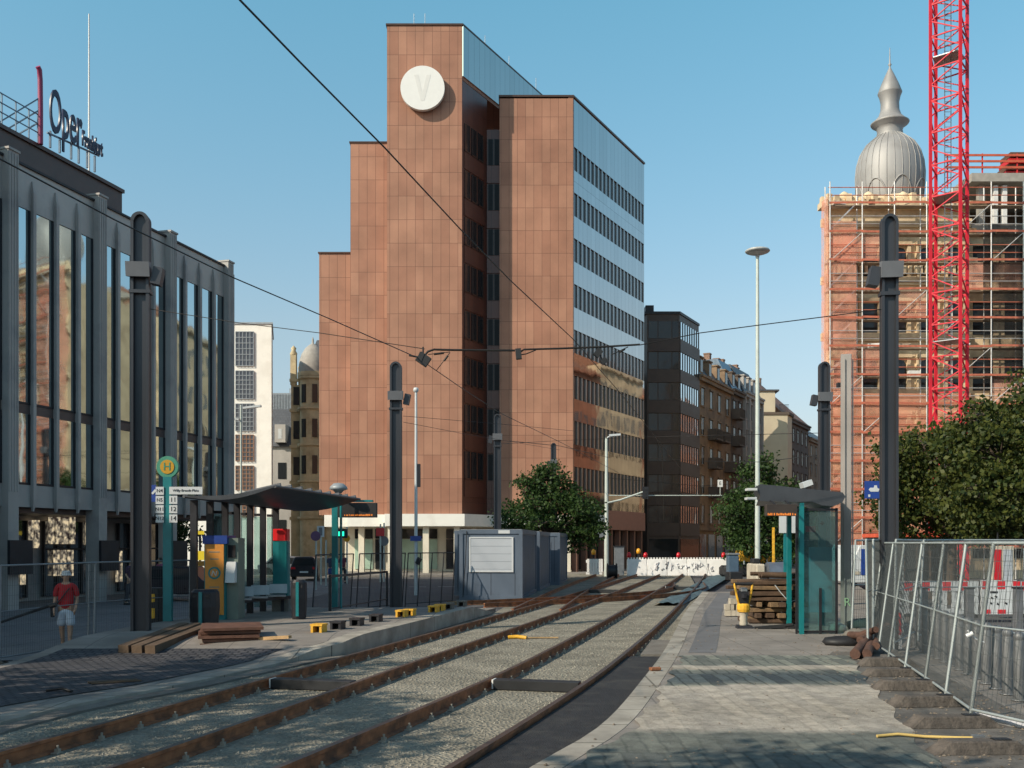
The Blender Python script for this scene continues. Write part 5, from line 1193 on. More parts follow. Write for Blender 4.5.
# ================================================================== shelters
M['shglass'] = clearglass('shelter glass', (.75, .9, .88), .22)
M['roofgrey'] = mat('dark grey roof sheet', (.075, .08, .09), .4, .4, var=.15)
ZP = .36
def lshelter():
    # left shelter: butterfly roof tilted up to the tracks, row of dark posts
    o = thing('tram_shelter', 'dark tram shelter with a tilted wing roof and bench on the left platform', 'shelter', (-6.6, 24.5, ZP))
    NL, NR = (-7.55, 23.0, 3.27), (-5.45, 23.0, 3.50); FRt, FL = (-4.25, 27.9, 3.42), (-6.5, 27.9, 3.16)
    def pt(a, b, dz=0): 
        p = Vector(NL).lerp(Vector(NR), a); q = Vector(FL).lerp(Vector(FRt), a); r = p.lerp(q, b); sag = -.16 * math.sin(PI * a) - .0
        return (r.x, r.y, r.z + sag + dz)
    m = MB(); n = 10; vs_ = []; fs = []
    for lvl in (0, .09):
        for i in range(n + 1):
            for b in (0, 1): th = (.3 + .7 * math.sin(PI * i / n)); vs_.append(pt(i / n, b, lvl * th if lvl else -0.02 * th))
    N2 = 2 * (n + 1)
    for i in range(n):
        fs += [(2 * i, 2 * i + 2, 2 * i + 3, 2 * i + 1), (N2 + 2 * i, N2 + 2 * i + 1, N2 + 2 * i + 3, N2 + 2 * i + 2), (2 * i, N2 + 2 * i, N2 + 2 * i + 2, 2 * i + 2), (2 * i + 1, 2 * i + 3, N2 + 2 * i + 3, N2 + 2 * i + 1)]
    fs += [(0, 1, N2 + 1, N2), (2 * n, N2 + 2 * n, N2 + 2 * n + 1, 2 * n + 1)]
    m.add(vs_, fs, False); ro = m.build('roof', M['roofgrey'], o)
    for k in range(9): b = (k + .5) / 9; m = MB(); m.bar(pt(.62, b, .12), pt(1.0, b, .07), .12, .06); m.build('roof_rib', M['lampgrey'], ro)
    m = MB(); m.tube([pt(1, 0, .0), pt(1, 1, .0)], .035, 8); m.tube([pt(0, 0, .0), pt(0, 1, .0)], .035, 8); m.build('gutter', M['roofgrey'], ro)
    # posts: back row and front row
    for i, px in enumerate((194, 210, 225, 237, 250, 263, 276)):
        Y = 23.3 + i * .72; z1 = 3.2
        m = MB(); m.box(W(px, Y) - .075, W(px, Y) + .075, Y - .06, Y + .06, .3, z1); m.build('post', M['darksteel'], o)
    for i, (pa, pb) in enumerate(((213, 222), (228, 234), (241, 247), (254, 260), (267, 273))):
        Y = 24.2 + i * .75; m = MB(); m.box(W(pa, Y), W(pb, Y), Y - .01, Y + .01, .5, 2.9); m.build('glass_pane', M['shglass'], o)
        m = MB(); m.box(W(pa, Y), W(pb, Y), Y - .02, Y + .02, 2.91, 2.98); m.build('glass_rail', M['darksteel'], o)
    for k, (px, Y) in enumerate(((246, 25.2), (262, 26.0), (280, 26.8))):
        m = MB(); m.cbox((W(px, Y), Y - .35, ZP + .45), (.46, .42, .04), .25); m.cbox((W(px, Y) - .02, Y - .1, ZP + .62), (.46, .03, .25), .25, rx=-.2); m.build('seat', M['greysteel'], o)
    m = MB(); m.bar((W(236, 24.9), 24.75, ZP + .38), (W(292, 27.2), 27.0, ZP + .38), .08); m.box(W(238, 25) - .04, W(238, 25) + .04, 24.8, 24.9, .3, ZP + .36); m.box(W(284, 27) - .04, W(284, 27) + .04, 26.8, 26.9, .3, ZP + .36); m.build('bench_frame', M['darksteel'], o)
lshelter()
# lamp head standing on the shelter end
x, y = W(338, 28), 28.2
o = thing('platform_lamp', 'grey mushroom lamp above the end of the left shelter roof', 'lamp', (x, y, ZP))
m = MB(); m.tube([(x + .05, y, ZP), (x + .05, y, ZZ(494, y))], .035, 8); m.build('pole', M['teal'], o)
m = MB(); m.lathe([(.0, .16), (.14, .14), (.24, .05), (.26, -.02), (.15, -.06), (.08, -.14), (.0, -.15)], x - .02, y, ZZ(488.5, y), 16); m.build('lamp_head', mat('weathered lamp cap', (.30, .33, .35), .5, .2), o)
# departure display
x, y = W(335, 28.6), 28.6
o = thing('departure_display', 'teal post carrying a black departure display with orange dots, left platform', 'display', (x, y, ZP), 'departure displays')
m = MB(); m.box(x - .085, x + .085, y - .06, y + .06, .3, ZZ(498, y)); m.build('post', M['teal'], o)
m = MB(); m.box(x + .09, W(377, y), y - .12, y + .12, ZZ(517.5, y), ZZ(503, y)); dd = m.build('display_case', M['black'], o, bevel=.01)
m = MB(); m.box(x + .02, W(373, y), y - .1, y + .1, ZZ(502, y), ZZ(500, y)); m.build('case_top', M['teal'], o)
M['led'] = emit('orange led row', (1.0, .28, .04), .55)
def leds(xa, xb, y, z, h, par, n=17, seed=3):
    r = random.Random(seed); m = MB(); x = xa
    while x < xb - .02:
        w = r.choice((.018, .026, .03)); g = r.choice((.008, .01, .03)); m.box(x, min(xb, x + w), y - .003, y, z, z + h * r.choice((1, 1, .75))); x += w + g
    m.build('led_text', M['led'], par)
leds(W(345, y), W(374, y), y - .123, ZZ(516, y), .05, dd)
# ticket machine 
tx, ty = W(218, 24.0), 24.0
o = thing('ticket_machine', 'orange fronted ticket machine with a blue top beside the left shelter', 'ticket machine', (tx, ty, ZP))
M['orange'] = mat('orange machine front', (.62, .25, .04), .5, var=.05, scale=2, dirt=(.3, .15, .04), dscale=2, damt=.4)
M['machine'] = mat('grey green machine body', (.17, .21, .18), .5, .2, var=.1)
x0, x1, x2 = W(204.5, ty), W(225.5, ty), W(237, ty)
zb, zt = ZP, ZZ(535.5, ty)
m = MB(); m.box(x0, x1, ty - .02, ty + .7, zb, zt - .2); m.build('body', M['teal'], o)
m = MB(); m.box(x0 + .03, x1 - .03, ty - .05, ty - .021, zb + .12, zt - .21); fo = m.build('front_panel', M['orange'], o)
m = MB(); m.box(x0 - .03, x1 + .05, ty - .06, ty + .72, zt - .2, zt); m.build('top_panel', M['blue'], o)
m = MB(); m.box(x1 + .003, x2, ty + .1, ty + .7, zb, zt - .06); m.build('side_cabinet', M['machine'], o)
m = MB(); m.hexa([(x1 + .02, ty - .12, 1.25), (x2 - .03, ty - .12, 1.25), (x2 - .03, ty + .099, 1.25), (x1 + .02, ty + .099, 1.25), (x1 + .02, ty + .0, 1.75), (x2 - .03, ty + .0, 1.75), (x2 - .03, ty + .099, 1.75), (x1 + .02, ty + .099, 1.75)]); m.build('console', M['signwhite'], o)
m = MB(); m.box(x1 + .04, x2 - .06, ty + .07, ty + .099, 1.85, 2.15); m.build('screen', M['darkglass'], o)
cxm = (x0 + x1) / 2; zc_ = ZZ(573, ty)
m = MB(); m.extr([(.15 * math.cos(a * PI / 16), .15 * math.sin(a * PI / 16)) for a in range(32)], (cxm, ty - .056, zc_), (1, 0, 0), (0, 0, 1), (0, 1, 0), .005); ro = m.build('round_emblem', M['teal'], fo)
m = MB(); m.extr([(.105 * math.cos(a * PI / 16), .105 * math.sin(a * PI / 16)) for a in range(32)], (cxm, ty - .061, zc_), (1, 0, 0), (0, 0, 1), (0, 1, 0), .004); m.build('emblem_disc', M['orange'], ro)
m = MB(); m.bar((cxm - .06, ty - .066, zc_ - .07), (cxm - .03, ty - .066, zc_ + .06), .02, .01, (0, 1, 0)); m.bar((cxm - .03, ty - .066, zc_ + .06), (cxm + .04, ty - .066, zc_ - .07), .02, .01, (0, 1, 0)); m.bar((cxm + .04, ty - .066, zc_ - .07), (cxm + .06, ty - .066, zc_ + .05), .02, .01, (0, 1, 0)); m.build('emblem_sign', M['signwhite'], ro)
for zz_, wd_ in ((ZZ(552, ty), .13), (ZZ(559, ty), .10), (ZZ(587, ty), .12), (ZZ(589.5, ty), .1)): m = MB(); m.box(cxm - wd_, cxm + wd_, ty - .054, ty - .051, zz_ - .012, zz_ + .012); m.build('small_print', M['machine'], fo)
# column with red top
x, y = W(281.5, 27.0), 27.0
o = thing('info_column', 'teal information column with a red box on top at the left shelter', 'column', (x, y, ZP))
m = MB(); m.box(x - .2, x + .2, y - .15, y + .15, ZP, ZZ(541, y)); m.build('body', M['teal'], o, bevel=.01)
M['redlit'] = mat('bright red panel', (.75, .015, .02), .4, var=.08)
m = MB(); m.box(x - .19, x + .19, y - .17, y + .17, ZZ(541, y) + .003, ZZ(529, y)); m.build('red_box', M['redlit'], o, bevel=.01)
m = MB(); m.box(x - .22, x + .22, y - .17, y + .17, ZP, ZP + .35); m.build('plinth', M['darkconc'], o)
def bin_(px, py, z, label, w=.5, h=1.0):
    x, y = G(px, py, z); o = thing('litter_bin', label, 'bin', (x, y, z), 'dark litter bins')
    m = MB(); m.lathe([(w * .42, 0), (w * .46, .05), (w * .52, h * .55), (w * .5, h * .93), (w * .4, h)], x, y, z, 14, False); m.lathe([(0, h), (w * .4, h)], x, y, z, 14, False); m.build('body', M['darksteel'], o)
    m = MB(); m.box(x - .035, x + .035, y - w * .56, y - w * .5, z + .08, z + h * .95); m.build('stripe', M['teal'], o)
    m = MB(); m.box(x - w * .3, x + w * .3, y - w * .47, y - w * .3, z + h * .8, z + h * .88); m.build('slot', M['black'], o)
bin_(205, 628, .33, 'square shouldered dark bin with a teal stripe beside the ticket machine', .62, .85)
bin_(299, 619, ZP, 'dark litter bin with a teal stripe right of the shelter bench', .38, .95)
# stop sign
x, y = G(168, 628, .2)
o = thing('tram_stop_sign', 'teal post with a round H stop disc and white line number plates', 'stop sign', (x, y, .2))
m = MB(); m.box(x - .1, x + .1, y - .06, y + .06, .2, ZZ(477, y)); m.build('post', M['teal'], o)
M['mint'] = mat('mint green enamel', (.06, .25, .17), .4, var=.03); M['hyellow'] = mat('amber enamel', (.50, .27, .02), .4, var=.03)
zc_ = ZZ(467, y)
def disc(r, dd, mm, nm, par): m = MB(); m.extr([(r * math.cos(a * PI / 20), r * math.sin(a * PI / 20)) for a in range(40)], (x, y - dd, zc_), (1, 0, 0), (0, 0, 1), (0, 1, 0), .012 if dd > .08 else .1); return m.build(nm, mm, par)
dsc = disc(.255, .05, M['mint'], 'disc', o); disc(.165, .065, M['hyellow'], 'inner_disc', dsc)
text_obj('letter', 'H', .26, M['mint'], dsc, (x, y - .07, zc_), (1, 0, 0), (0, 0, 1), .004)
def plate(px0, px1, py0, py1, s, parent, col=None, size=.12, d=.09):
    a, b = W(px0, y), W(px1, y); z0, z1 = ZZ(py1, y), ZZ(py0, y); m = MB(); m.box(a, b, y - d, y - d + .02, z0, z1); po = m.build('line_plate', col or M['signwhite'], parent)
    if s: text_obj('lettering', s, size, M['blackprint'], po, ((a + b) / 2, y - d - .004, (z0 + z1) / 2), (1, 0, 0), (0, 0, 1), .003)
plate(170.5, 203.5, 487, 494.5, 'Willy-Brandt-Platz', o, None, .082)
for i, s in enumerate(('11', '12', '14')): plate(170.5, 178.5, 496 + i * 9.3, 504 + i * 9.3, s, o, None, .15)
for i, s in enumerate(('N4', 'N5', 'N11', 'N12')): plate(157, 165, 487 + i * 9.2, 495 + i * 9.2, s, o, None, .115)
m = MB(); m.box(W(150.5, y), W(156.8, y), y - .05, y - .03, ZZ(502, y), ZZ(485, y)); m.build('blue_plate', M['blue'], o)
m = MB(); m.bar((W(153, y), y - .055, ZZ(494, y)), (W(156.5, y), y - .055, ZZ(490, y)), .05, .008, (0, 1, 0)); m.build('pictogram', M['signwhite'], o)
# handrail
o = thing('handrail', 'dark steel ramp handrail on the left platform beside the display post', 'railing', G(360, 608, .2) + (.2,))
A_, B_ = G(330, 612.5, .32), G(387, 602, .15)
for p, z, t in ((A_, .32, 1.0), (B_, .1, 1.08)):
    m = MB(); m.bar((p[0], p[1], z - .1), (p[0], p[1], z + t), .07); m.build('post', M['darksteel'], o)
m = MB(); m.bar((A_[0], A_[1], 1.30), (B_[0], B_[1], 1.2), .07); m.build('rail_bar', M['darksteel'], o)
m = MB(); m.bar((A_[0], A_[1], .42), (B_[0], B_[1], .25), .03); m.build('lower_bar', M['darksteel'], o)
# ------------------------------------------------ right shelter
ZR = .2
o = thing('tram_shelter', 'glass tram shelter with teal posts and a drooping dark wing roof on the right platform', 'shelter', (W(818, 22.6), 22.8, ZR))
y0_, y1_ = 21.9, 24.4
m = MB(); rp = [(752, 487.5), (757, 485), (775, 486.5), (800, 489.5), (820, 491), (838, 493), (841, 497), (838, 503), (830, 506.5), (818, 506), (808, 502), (790, 502.5), (772, 502), (755, 501.5), (757, 496)]
yy = 22.2
m.extr([(W(px, yy), ZZ(py, yy)) for px, py in rp], (0, y0_, 0), (1, 0, 0), (0, 0, 1), (0.22, .975, 0), 2.9); rr_ = m.build('roof', M['roofgrey'], o)
m = MB(); m.cbox((W(749, yy), yy - .2, ZZ(490, yy)), (.2, .3, .05)); m.cbox((W(748.5, yy), yy - .2, ZZ(499, yy)), (.2, .3, .05)); m.build('roof_light', M['signwhite'], rr_)
for px, w_, Y in ((789, .10, 24.6), (801.5, .085, 21.95), (822, .16, 24.2)):
    m = MB(); m.box(W(px, Y) - w_ / 2, W(px, Y) + w_ / 2, Y - .05, Y + .05, ZR, ZZ(503, Y)); m.build('post', M['teal'], o)
M['shglass2'] = clearglass('teal shelter glass', (.62, .82, .83), .26)
m = MB(); m.box(W(797, 22.0), W(836, 22.0), 22.0, 22.015, ZR + .08, ZZ(511, 22)); m.build('glass_pane', M['shglass2'], o)
m = MB(); m.add([(W(836.3, 22), 22.0, ZR + .1), (W(838, 24), 24.2, ZR + .1), (W(838, 24), 24.2, 2.85), (W(836.3, 22), 22.0, 2.85)], [(0, 1, 2, 3)]); m.build('side_glass', M['shglass2'], o)
m = MB(); m.box(W(797, 24.4), W(838, 24.4), 24.4, 24.415, ZR + .08, 2.85); m.build('rear_glass', M['shglass2'], o)
m = MB(); m.bar((W(797, 22), 22, ZZ(511, 22) + .03), (W(836.5, 22), 22, ZZ(511, 22) + .03), .05); m.bar((W(797, 22), 22, ZR + .05), (W(836.5, 22), 22, ZR + .05), .05)
m.bar((W(836.5, 22), 22, ZR), (W(836.5, 22), 22, ZZ(508, 22)), .05); m.bar((W(796.5, 22), 22, ZR), (W(796.5, 22), 22, ZZ(508, 22)), .04); m.bar((W(820, 22), 21.97, ZR), (W(820, 22), 21.97, ZZ(588, 22)), .05); m.build('glass_frame', M['darksteel'], o)
m = MB(); m.box(W(810, 23.8), W(832, 23.8), 23.8, 23.9, .55, 2.1); m.build('advert_board', mat('teal poster board', (.03, .20, .25), .5, var=.3, scale=2), o)
m = MB(); m.box(W(806, 23.75), W(816, 23.75), 23.76, 23.79, ZZ(532, 23.75), ZZ(526, 23.75)); m.build('red_label', M['red'], o)
m = MB(); m.tube([(W(821, 22.05), 22.05, ZZ(522, 22)), (W(823, 22.05), 22.05, ZZ(524, 22))], .05, 8); m.build('camera_ball', M['black'], o)
x, y = W(806, 22.6), 22.6
o = thing('platform_lamp', 'pale box lamp tilted on top of the right shelter roof', 'lamp', (x, y, 3.3)); m = MB(); m.cbox((x, y, ZZ(484, y)), (.22, .3, .12), 0, ry=-.35); m.build('lamp_head', M['signwhite'], o); m = MB(); m.bar((x - .05, y, 3.35), (x - .02, y, ZZ(486, y)), .04); m.build('bracket', M['greysteel'], o)
x, y = W(781, 21.3), 21.3
o = thing('departure_display', 'dark departure display with orange dots hanging under the right shelter roof', 'display', (x, y, 2.9), 'departure displays')
m = MB(); m.box(W(765.5, y), W(796, y), y - .1, y + .1, ZZ(516, y), ZZ(504.5, y)); dd = m.build('display_case', mat('brown black case', (.04, .03, .025), .5), o, bevel=.008)
leds(W(766.5, y), W(795, y), y - .103, ZZ(515.5, y), .05, dd, seed=8)
m = MB(); m.bar((W(775, y), y, ZZ(504.5, y)), (W(775, y), y + .4, ZZ(500, y)), .03); m.bar((W(790, y), y, ZZ(504.5, y)), (W(790, y), y + .4, ZZ(500, y)), .03); m.build('hanger', M['darksteel'], o)
x, y = W(786, 27), 27
o = thing('platform_sign', 'white notice board on a teal post behind the timber pile', 'sign', (x, y, ZR))
m = MB(); m.box(x - .06, x + .06, y - .04, y + .04, ZR, ZZ(505, y)); m.build('post', M['teal'], o)
m = MB(); m.box(W(778.5, y), W(797, y), y - .06, y - .045, ZZ(533, y), ZZ(516, y)); m.build('board', M['signwhite'], o)

# ================================================================== timber pile, rammer, machines
o = thing('timber_pile', 'large stack of dark timber baulks with a sagging white rope beside the right shelter', 'timber pile', (W(772, 25.5), 25.5, ZR))
r_ = random.Random(4); y = 25.2
M['wooddark'] = mat('dark wet timber', (.085, .05, .03), .85, var=.35, scale=5, bump=.5, bscale=25)
for row in range(8):
    z = ZR + .07 + row * .135
    if row % 2 == 0 or row > 4:
        for k in range(4): m = MB(); m.cbox((W(772, y) + r_.uniform(-.1, .1) - (0 if row < 5 else .10), y - .35 + k * .3 + r_.uniform(-.03, .03), z), ((1.3 if row < 5 else 1.65) + r_.uniform(-.15, .15), .2, r_.uniform(.09, .125)), r_.uniform(-.06, .06), ry=r_.uniform(-.02, .02)); m.build('baulk', r_.choice((M['wood'], M['wooddark'], M['wooddark'])), o, bevel=.012)
    else:
        for k in range(5): m = MB(); m.cbox((W(755, y) + k * .30 + r_.uniform(-.05, .05), y + r_.uniform(-.05, .1), z), (r_.uniform(.12, .22), 1.2, .12), r_.uniform(-.1, .1)); m.build('baulk', r_.choice((M['wood'], M['wooddark'])), o, bevel=.012)
for k in range(6): m = MB(); X0 = W(757, y) + r_.uniform(-.1, .2); m.tube([(X0, y - .4 + k * .16, ZR + 1.18 + r_.uniform(-.02, .05)), (X0 + r_.uniform(.9, 1.4), y - .4 + k * .16 + r_.uniform(-.15, .15), ZR + 1.18 + r_.uniform(-.02, .05))], r_.uniform(.04, .07), 8); m.build('round_log', M['wooddark'], o)
m = MB(); m.tube([(W(776, 24.6), 24.7, ZZ(585, 24.7)), (W(782, 24.6), 24.68, ZZ(593, 24.7)), (W(790, 24.6), 24.68, ZZ(602, 24.7)), (W(797, 24.6), 24.7, ZZ(600, 24.7))], .012, 5); m.build('rope', M['signwhite'], o)
M['limesand'] = mat('pale stone blocks', (.45, .40, .32), .85, var=.15)
o = thing('block_stack', 'little stack of pale stone blocks at the left foot of the timber pile', 'stone blocks', (W(731, 27.2), 27.2, ZR))
for k, (a, b_, h) in enumerate(((725, 730, 596), (730, 735, 589), (735, 737.5, 587))):
    for j in range(3 - (k == 0)): m = MB(); m.cbox((W((a + b_) / 2, 27.2), 27.2 + .02 * j, ZR + .1 + j * .16), (.15, .2, .15), .1 * (j - 1)); m.build('stone_block', M['limesand'], o)
# vibratory rammer
x, y = G(743.5, 628, ZR)
o = thing('vibratory_rammer', 'upright yellow vibratory rammer standing on its foot left of the timber pile', 'rammer', (x, y, ZR))
m = MB(); m.hexa([(x - .19, y - .2, ZR), (x + .19, y - .2, ZR), (x + .16, y + .2, ZR), (x - .16, y + .2, ZR), (x - .17, y - .16, ZR + .07), (x + .17, y - .16, ZR + .07), (x + .14, y + .16, ZR + .07), (x - .14, y + .16, ZR + .07)]); m.build('foot_plate', M['darksteel'], o)
m = MB(); m.lathe([(.09, .07), (.10, .12), (.085, .17), (.10, .22), (.085, .27), (.105, .33), (.11, .38)], x, y, ZR, 14); m.build('bellows', M['limesand'], o)
m = MB(); m.lathe([(.0, .38), (.14, .38), (.155, .44), (.155, .54), (.12, .58), (0, .58)], x, y, ZR, 14, False); m.build('gearbox', M['yellow'], o)
m = MB(); m.cbox((x, y + .03, ZR + .72), (.2, .26, .28)); m.lathe([(0, 0), (.07, 0), (.07, .1), (0, .1)], x - .02, y - .16, ZR + .72, 10); m.build('engine', M['darksteel'], o, bevel=.01)
m = MB(); m.cbox((x, y + .0, ZR + .90), (.16, .2, .1)); m.build('tank', M['greysteel'], o, bevel=.02)
for s in (-1, 1):
    m = MB(); m.tube([(x + s * .11, y, ZR + .56), (x + s * .16, y - .02, ZR + .75), (x + s * .21, y, ZR + 1.0), (x + s * .2, y, ZR + 1.05)], .028, 8); m.build('handle_bar', M['yellow'], o)
m = MB(); m.tube([(x - .21, y, ZR + 1.04), (x + .21, y, ZR + 1.04)], .035, 8); m.build('grip', M['black'], o)
# wheeled machine with drum behind
x, y = W(772, 38), 38
o = thing('compact_roller', 'yellow road roller with a wide grey blue drum behind the timber pile', 'roller', (x, y, ZR))
m = MB(); m.tube([(x - .2, y, ZR + .85), (x + .58, y, ZR + .85)], .42, 24); m.build('drum', mat('grey blue drum steel', (.19, .22, .27), .4, .6, var=.15), o)
m = MB(); m.cbox((x - .42, y + .8, ZR + .85), (.35, 1.6, .7)); m.build('body', M['limesand'], o, bevel=.05)
m = MB(); m.cbox((x - .36, y - .1, ZR + .75), (.2, .6, .3)); m.build('yoke', M['black'], o, bevel=.02)
m = MB(); m.box(x + .18, x + .26, y + .6, y + .68, ZR + 1.0, ZR + 2.6); m.build('boom', M['yellow'], o)
m = MB(); m.cbox((x - .4, y + 1.0, ZR + 1.3), (.3, .5, .2)); m.build('seat', M['black'], o, bevel=.04)
x, y = W(752, 62), 62
o = thing('yellow_digger', 'small yellow digger right of the white barrier end, behind the timber pile', 'digger', (x, y, 0))
m = MB(); m.cbox((x - .3, y, 1.5), (1.2, 1.3, .9)); m.cbox((x + .9, y, 1.3), (.9, 1.2, .6)); m.build('body', M['yellow'], o, bevel=.08)
m = MB(); m.cbox((x - .5, y, .45), (2.6, .5, .7)); m.cbox((x - .5, y + 1.1, .45), (2.6, .5, .7)); m.build('track', M['black'], o, bevel=.15)
m = MB(); 
for dx_ in (-.9, 1.1): m.bar((x + dx_ * .7, y - .6, .9), (x + dx_ * .7, y - .6, 2.3), .08)
m.bar((x - .63, y - .6, 2.3), (x + .77, y - .6, 2.3), .08); m.build('cab_frame', M['signwhite'], o)
m = MB(); m.bar((x + .5, y - .6, 1.5), (x - .7, y - .9, 2.3), .2); m.bar((x - .7, y - .9, 2.3), (x - 1.0, y - 1.0, 1.3), .16); m.build('boom', M['yellow'], o)
x, y = W(732.5, 58), 58
o = thing('portable_toolbox', 'blue grey upright site box just past the right end of the white barrier', 'site box', (x, y, 0))
m = MB(); m.cbox((x, y, .85), (.6, .7, 1.3)); m.build('body', mat('slate blue box', (.06, .10, .15), .5, var=.15), o, bevel=.04)
m = MB(); m.cbox((x, y, 1.56), (.68, .8, .12)); m.build('lid', M['greysteel'], o, bevel=.03); m = MB(); m.cbox((x - .1, y - .8, .3), (.8, .7, .5), .2); m.build('base', M['black'], o, bevel=.05)
# blue tarpaulin strip of rubble
m = MB(); vs_ = []; fs = []
for i in range(14):
    for k in range(7):
        t = i / 13; px = 668 + t * 52 + (k - 3) * 5.0 * (1 - .3 * t); py = 606 - t * 29
        g = G(min(max(px, 0), 1024), py, 0.0); vs_.append((g[0], g[1], .04 + random.uniform(0, .12) * (0 < k < 6)))
for i in range(13):
    for k in range(6): a = i * 7 + k; fs.append((a, a + 1, a + 8, a + 7))
m.add(vs_, fs, True); o = m.build('tarpaulin', mat('blue green rubble sheet', (.075, .12, .14), .7, var=.5, scale=3, bump=.8, bscale=6), None); tag(o, 'crumpled blue green sheet along the right rail near the barrier', 'tarpaulin')

# ================================================================== white barriers and lamps
M['barwhite'] = mat('white barrier plastic', (.80, .79, .77), .55, var=.05, scale=1.5, dirt=(.55, .53, .5), dscale=1.2, damt=.5)
def barrier(x, y, w, label, gaps=False):
    o = thing('white_barrier', label, 'barrier', (x + w / 2, y, 0), 'white plastic barriers')
    m = MB()
    if not gaps:
        m.hexa([(x, y - .3, .0), (x + w - .02, y - .3, .0), (x + w - .02, y + .3, .0), (x, y + .3, .0), (x, y - .1, 1.12), (x + w - .02, y - .1, 1.12), (x + w - .02, y + .1, 1.12), (x, y + .1, 1.12)]); m.build('body', M['barwhite'], o, bevel=.03)
        m = MB(); n = 7
        for k in range(n): m.cbox((x + (k + .5) * w / n, y, 1.17), (w / n * .5, .16, .12))
        m.build('crenel', M['barwhite'], o)
    else:
        m.box(x, x + w, y - .05, y + .05, .9, 1.08); m.box(x, x + w, y - .05, y + .05, .12, .28); m.build('rail_bar', M['barwhite'], o)
        for k in range(6): m = MB(); m.box(x + .06 + k * w / 6, x + .22 + k * w / 6, y - .07, y - .052, .28, 1.15); m.build('slat', M['barwhite'], o)
    return o
bx = W(627, 67); names = ('leftmost long white plastic barrier block beside the tram tracks', 'second white barrier block from the left, smudged grey', 'middle white barrier block with smeared grey graffiti', 'white barrier block with curly dark graffiti', 'rightmost white barrier block touching the blue site box')
bw_ = (W(727, 67) - bx) / 5
for k in range(5):
    b_ = barrier(bx + k * bw_, 67, bw_, names[k])
    if 1 <= k <= 3:
        m = MB(); r_ = random.Random(k)
        
        for j in range(5):
            x = bx + k * bw_ + .15 + j * .33; zc0 = r_.uniform(.35, .7); pts_ = []
            for t in range(r_.choice((3, 5, 7))): zq = zc0 + r_.uniform(-.28, .28); pts_.append((x + r_.uniform(0, .3), 67 - .3 + zq * .179 - .015, zq))
            m.tube(pts_, r_.choice((.02, .04, .06)), 4)
        m.build('graffiti', mat('grey spray paint %d' % k, (.5, .5, .52), .8), b_)
barrier(W(586, 66), 66, W(602, 66) - W(586, 66), 'short slatted white barrier under the yellow lamp, left of the post', True)
def wlamp(px, py, Y, mm, label):
    x = W(px, Y); z = ZZ(py, Y); o = thing('warning_lamp', label, 'lamp', (x, Y, z - .3), 'warning lamps on the barriers')
    m = MB(); m.lathe([(0, -.12), (.13, -.1), (.15, .05), (.12, .18), (.05, .24), (0, .25)], x, Y, z, 12); m.build('lens', mm, o)
    m = MB(); m.box(x - .06, x + .06, Y - .05, Y + .05, z - .35, z - .1); m.build('battery_foot', M['black'], o)
M['redlens'] = mat('red lamp lens', (.5, .01, .02), .3, var=.05); M['yellens'] = mat('yellow lamp lens', (.8, .35, .02), .3, var=.05)
for px, nm in ((629, 'round red lamp on the left end of the white barrier wall'), (645.5, 'round red lamp second from the left on the white barrier wall'), (678.5, 'round red lamp in the middle of the white barrier wall'), (723.5, 'round red lamp on the right end of the white barrier wall')): wlamp(px, 556, 67, M['redlens'], nm)
wlamp(593.5, 553, 66, M['yellens'], 'yellow warning lamp above the slatted barrier'); wlamp(638.5, 552, 67.3, M['yellens'], 'narrow yellow beacon standing behind the barrier wall')
x, y = W(619, 66.3), 66.3; o = thing('control_cabinet', 'grey switch cabinet between lamp post and white barrier', 'cabinet', (x, y, 0)); m = MB(); m.cbox((x, y, 1.0), (.65, .4, 1.9)); m.build('body', M['greysteel'], o, bevel=.02); m = MB(); m.cbox((x, y, 1.98), (.75, .5, .08)); m.build('lid', M['darksteel'], o)
x, y = W(612, 62), 62; o = thing('wheel_drum', 'small black cable drum on the gravel before the slatted barrier', 'cable drum', (x, y, 0)); m = MB(); m.tube([(x - .25, y, .45), (x + .25, y, .45)], .4, 16); m.build('drum', M['black'], o); m = MB(); m.tube([(x - .3, y, .45), (x - .25, y, .45)], .5, 16); m.tube([(x + .25, y, .45), (x + .3, y, .45)], .5, 16); m.build('flange', M['black'], o)

# ================================================================== mesh fences
M['fence'] = mat('galvanised fence tube', (.36, .40, .40), .5, .3, var=.12)
M['fwire'] = mat('fence mesh wire', (.085, .095, .095), .7, .2, var=.1)
def fence_panel(p, q, z0, label, lean=(0, 0), h=2.0, cols=44, rows=9, grp='leaning mesh fence panels', wr=.0021, mid=True, mm=None, mw=None, ctr=False):
    p = Vector((p[0], p[1], z0)); q = Vector((q[0], q[1], z0)); lv = Vector((lean[0], lean[1], h))
    o = thing('mesh_fence_panel', label, 'fence panel', tuple((p + q) / 2), grp)
    def T_(u, v): return p.lerp(q, u) + lv * v
    m = MB()
    m.tube([T_(0, -.02), T_(0, 1)], .023, 6); m.tube([T_(1, -.02), T_(1, 1)], .023, 6); m.tube([T_(0, 1), T_(1, 1)], .021, 6); m.tube([T_(0, .04), T_(1, .04)], .018, 6)
    if mid: m.tube([T_(0, .52), T_(1, .52)], .012, 5)
    if ctr: m.tube([T_(.5, 0), T_(.5, 1)], .021, 6)
    m.build('frame', mm or M['fence'], o)
    m = MB()
    for k in range(1, cols): m.bar(T_(k / cols, .04), T_(k / cols, 1), wr * 2)
    for k in range(1, rows): m.bar(T_(0, .04 + .96 * k / rows), T_(1, .04 + .96 * k / rows), wr * 2)
    m.build('wire_mesh', mw or M['fwire'], o)
    return o
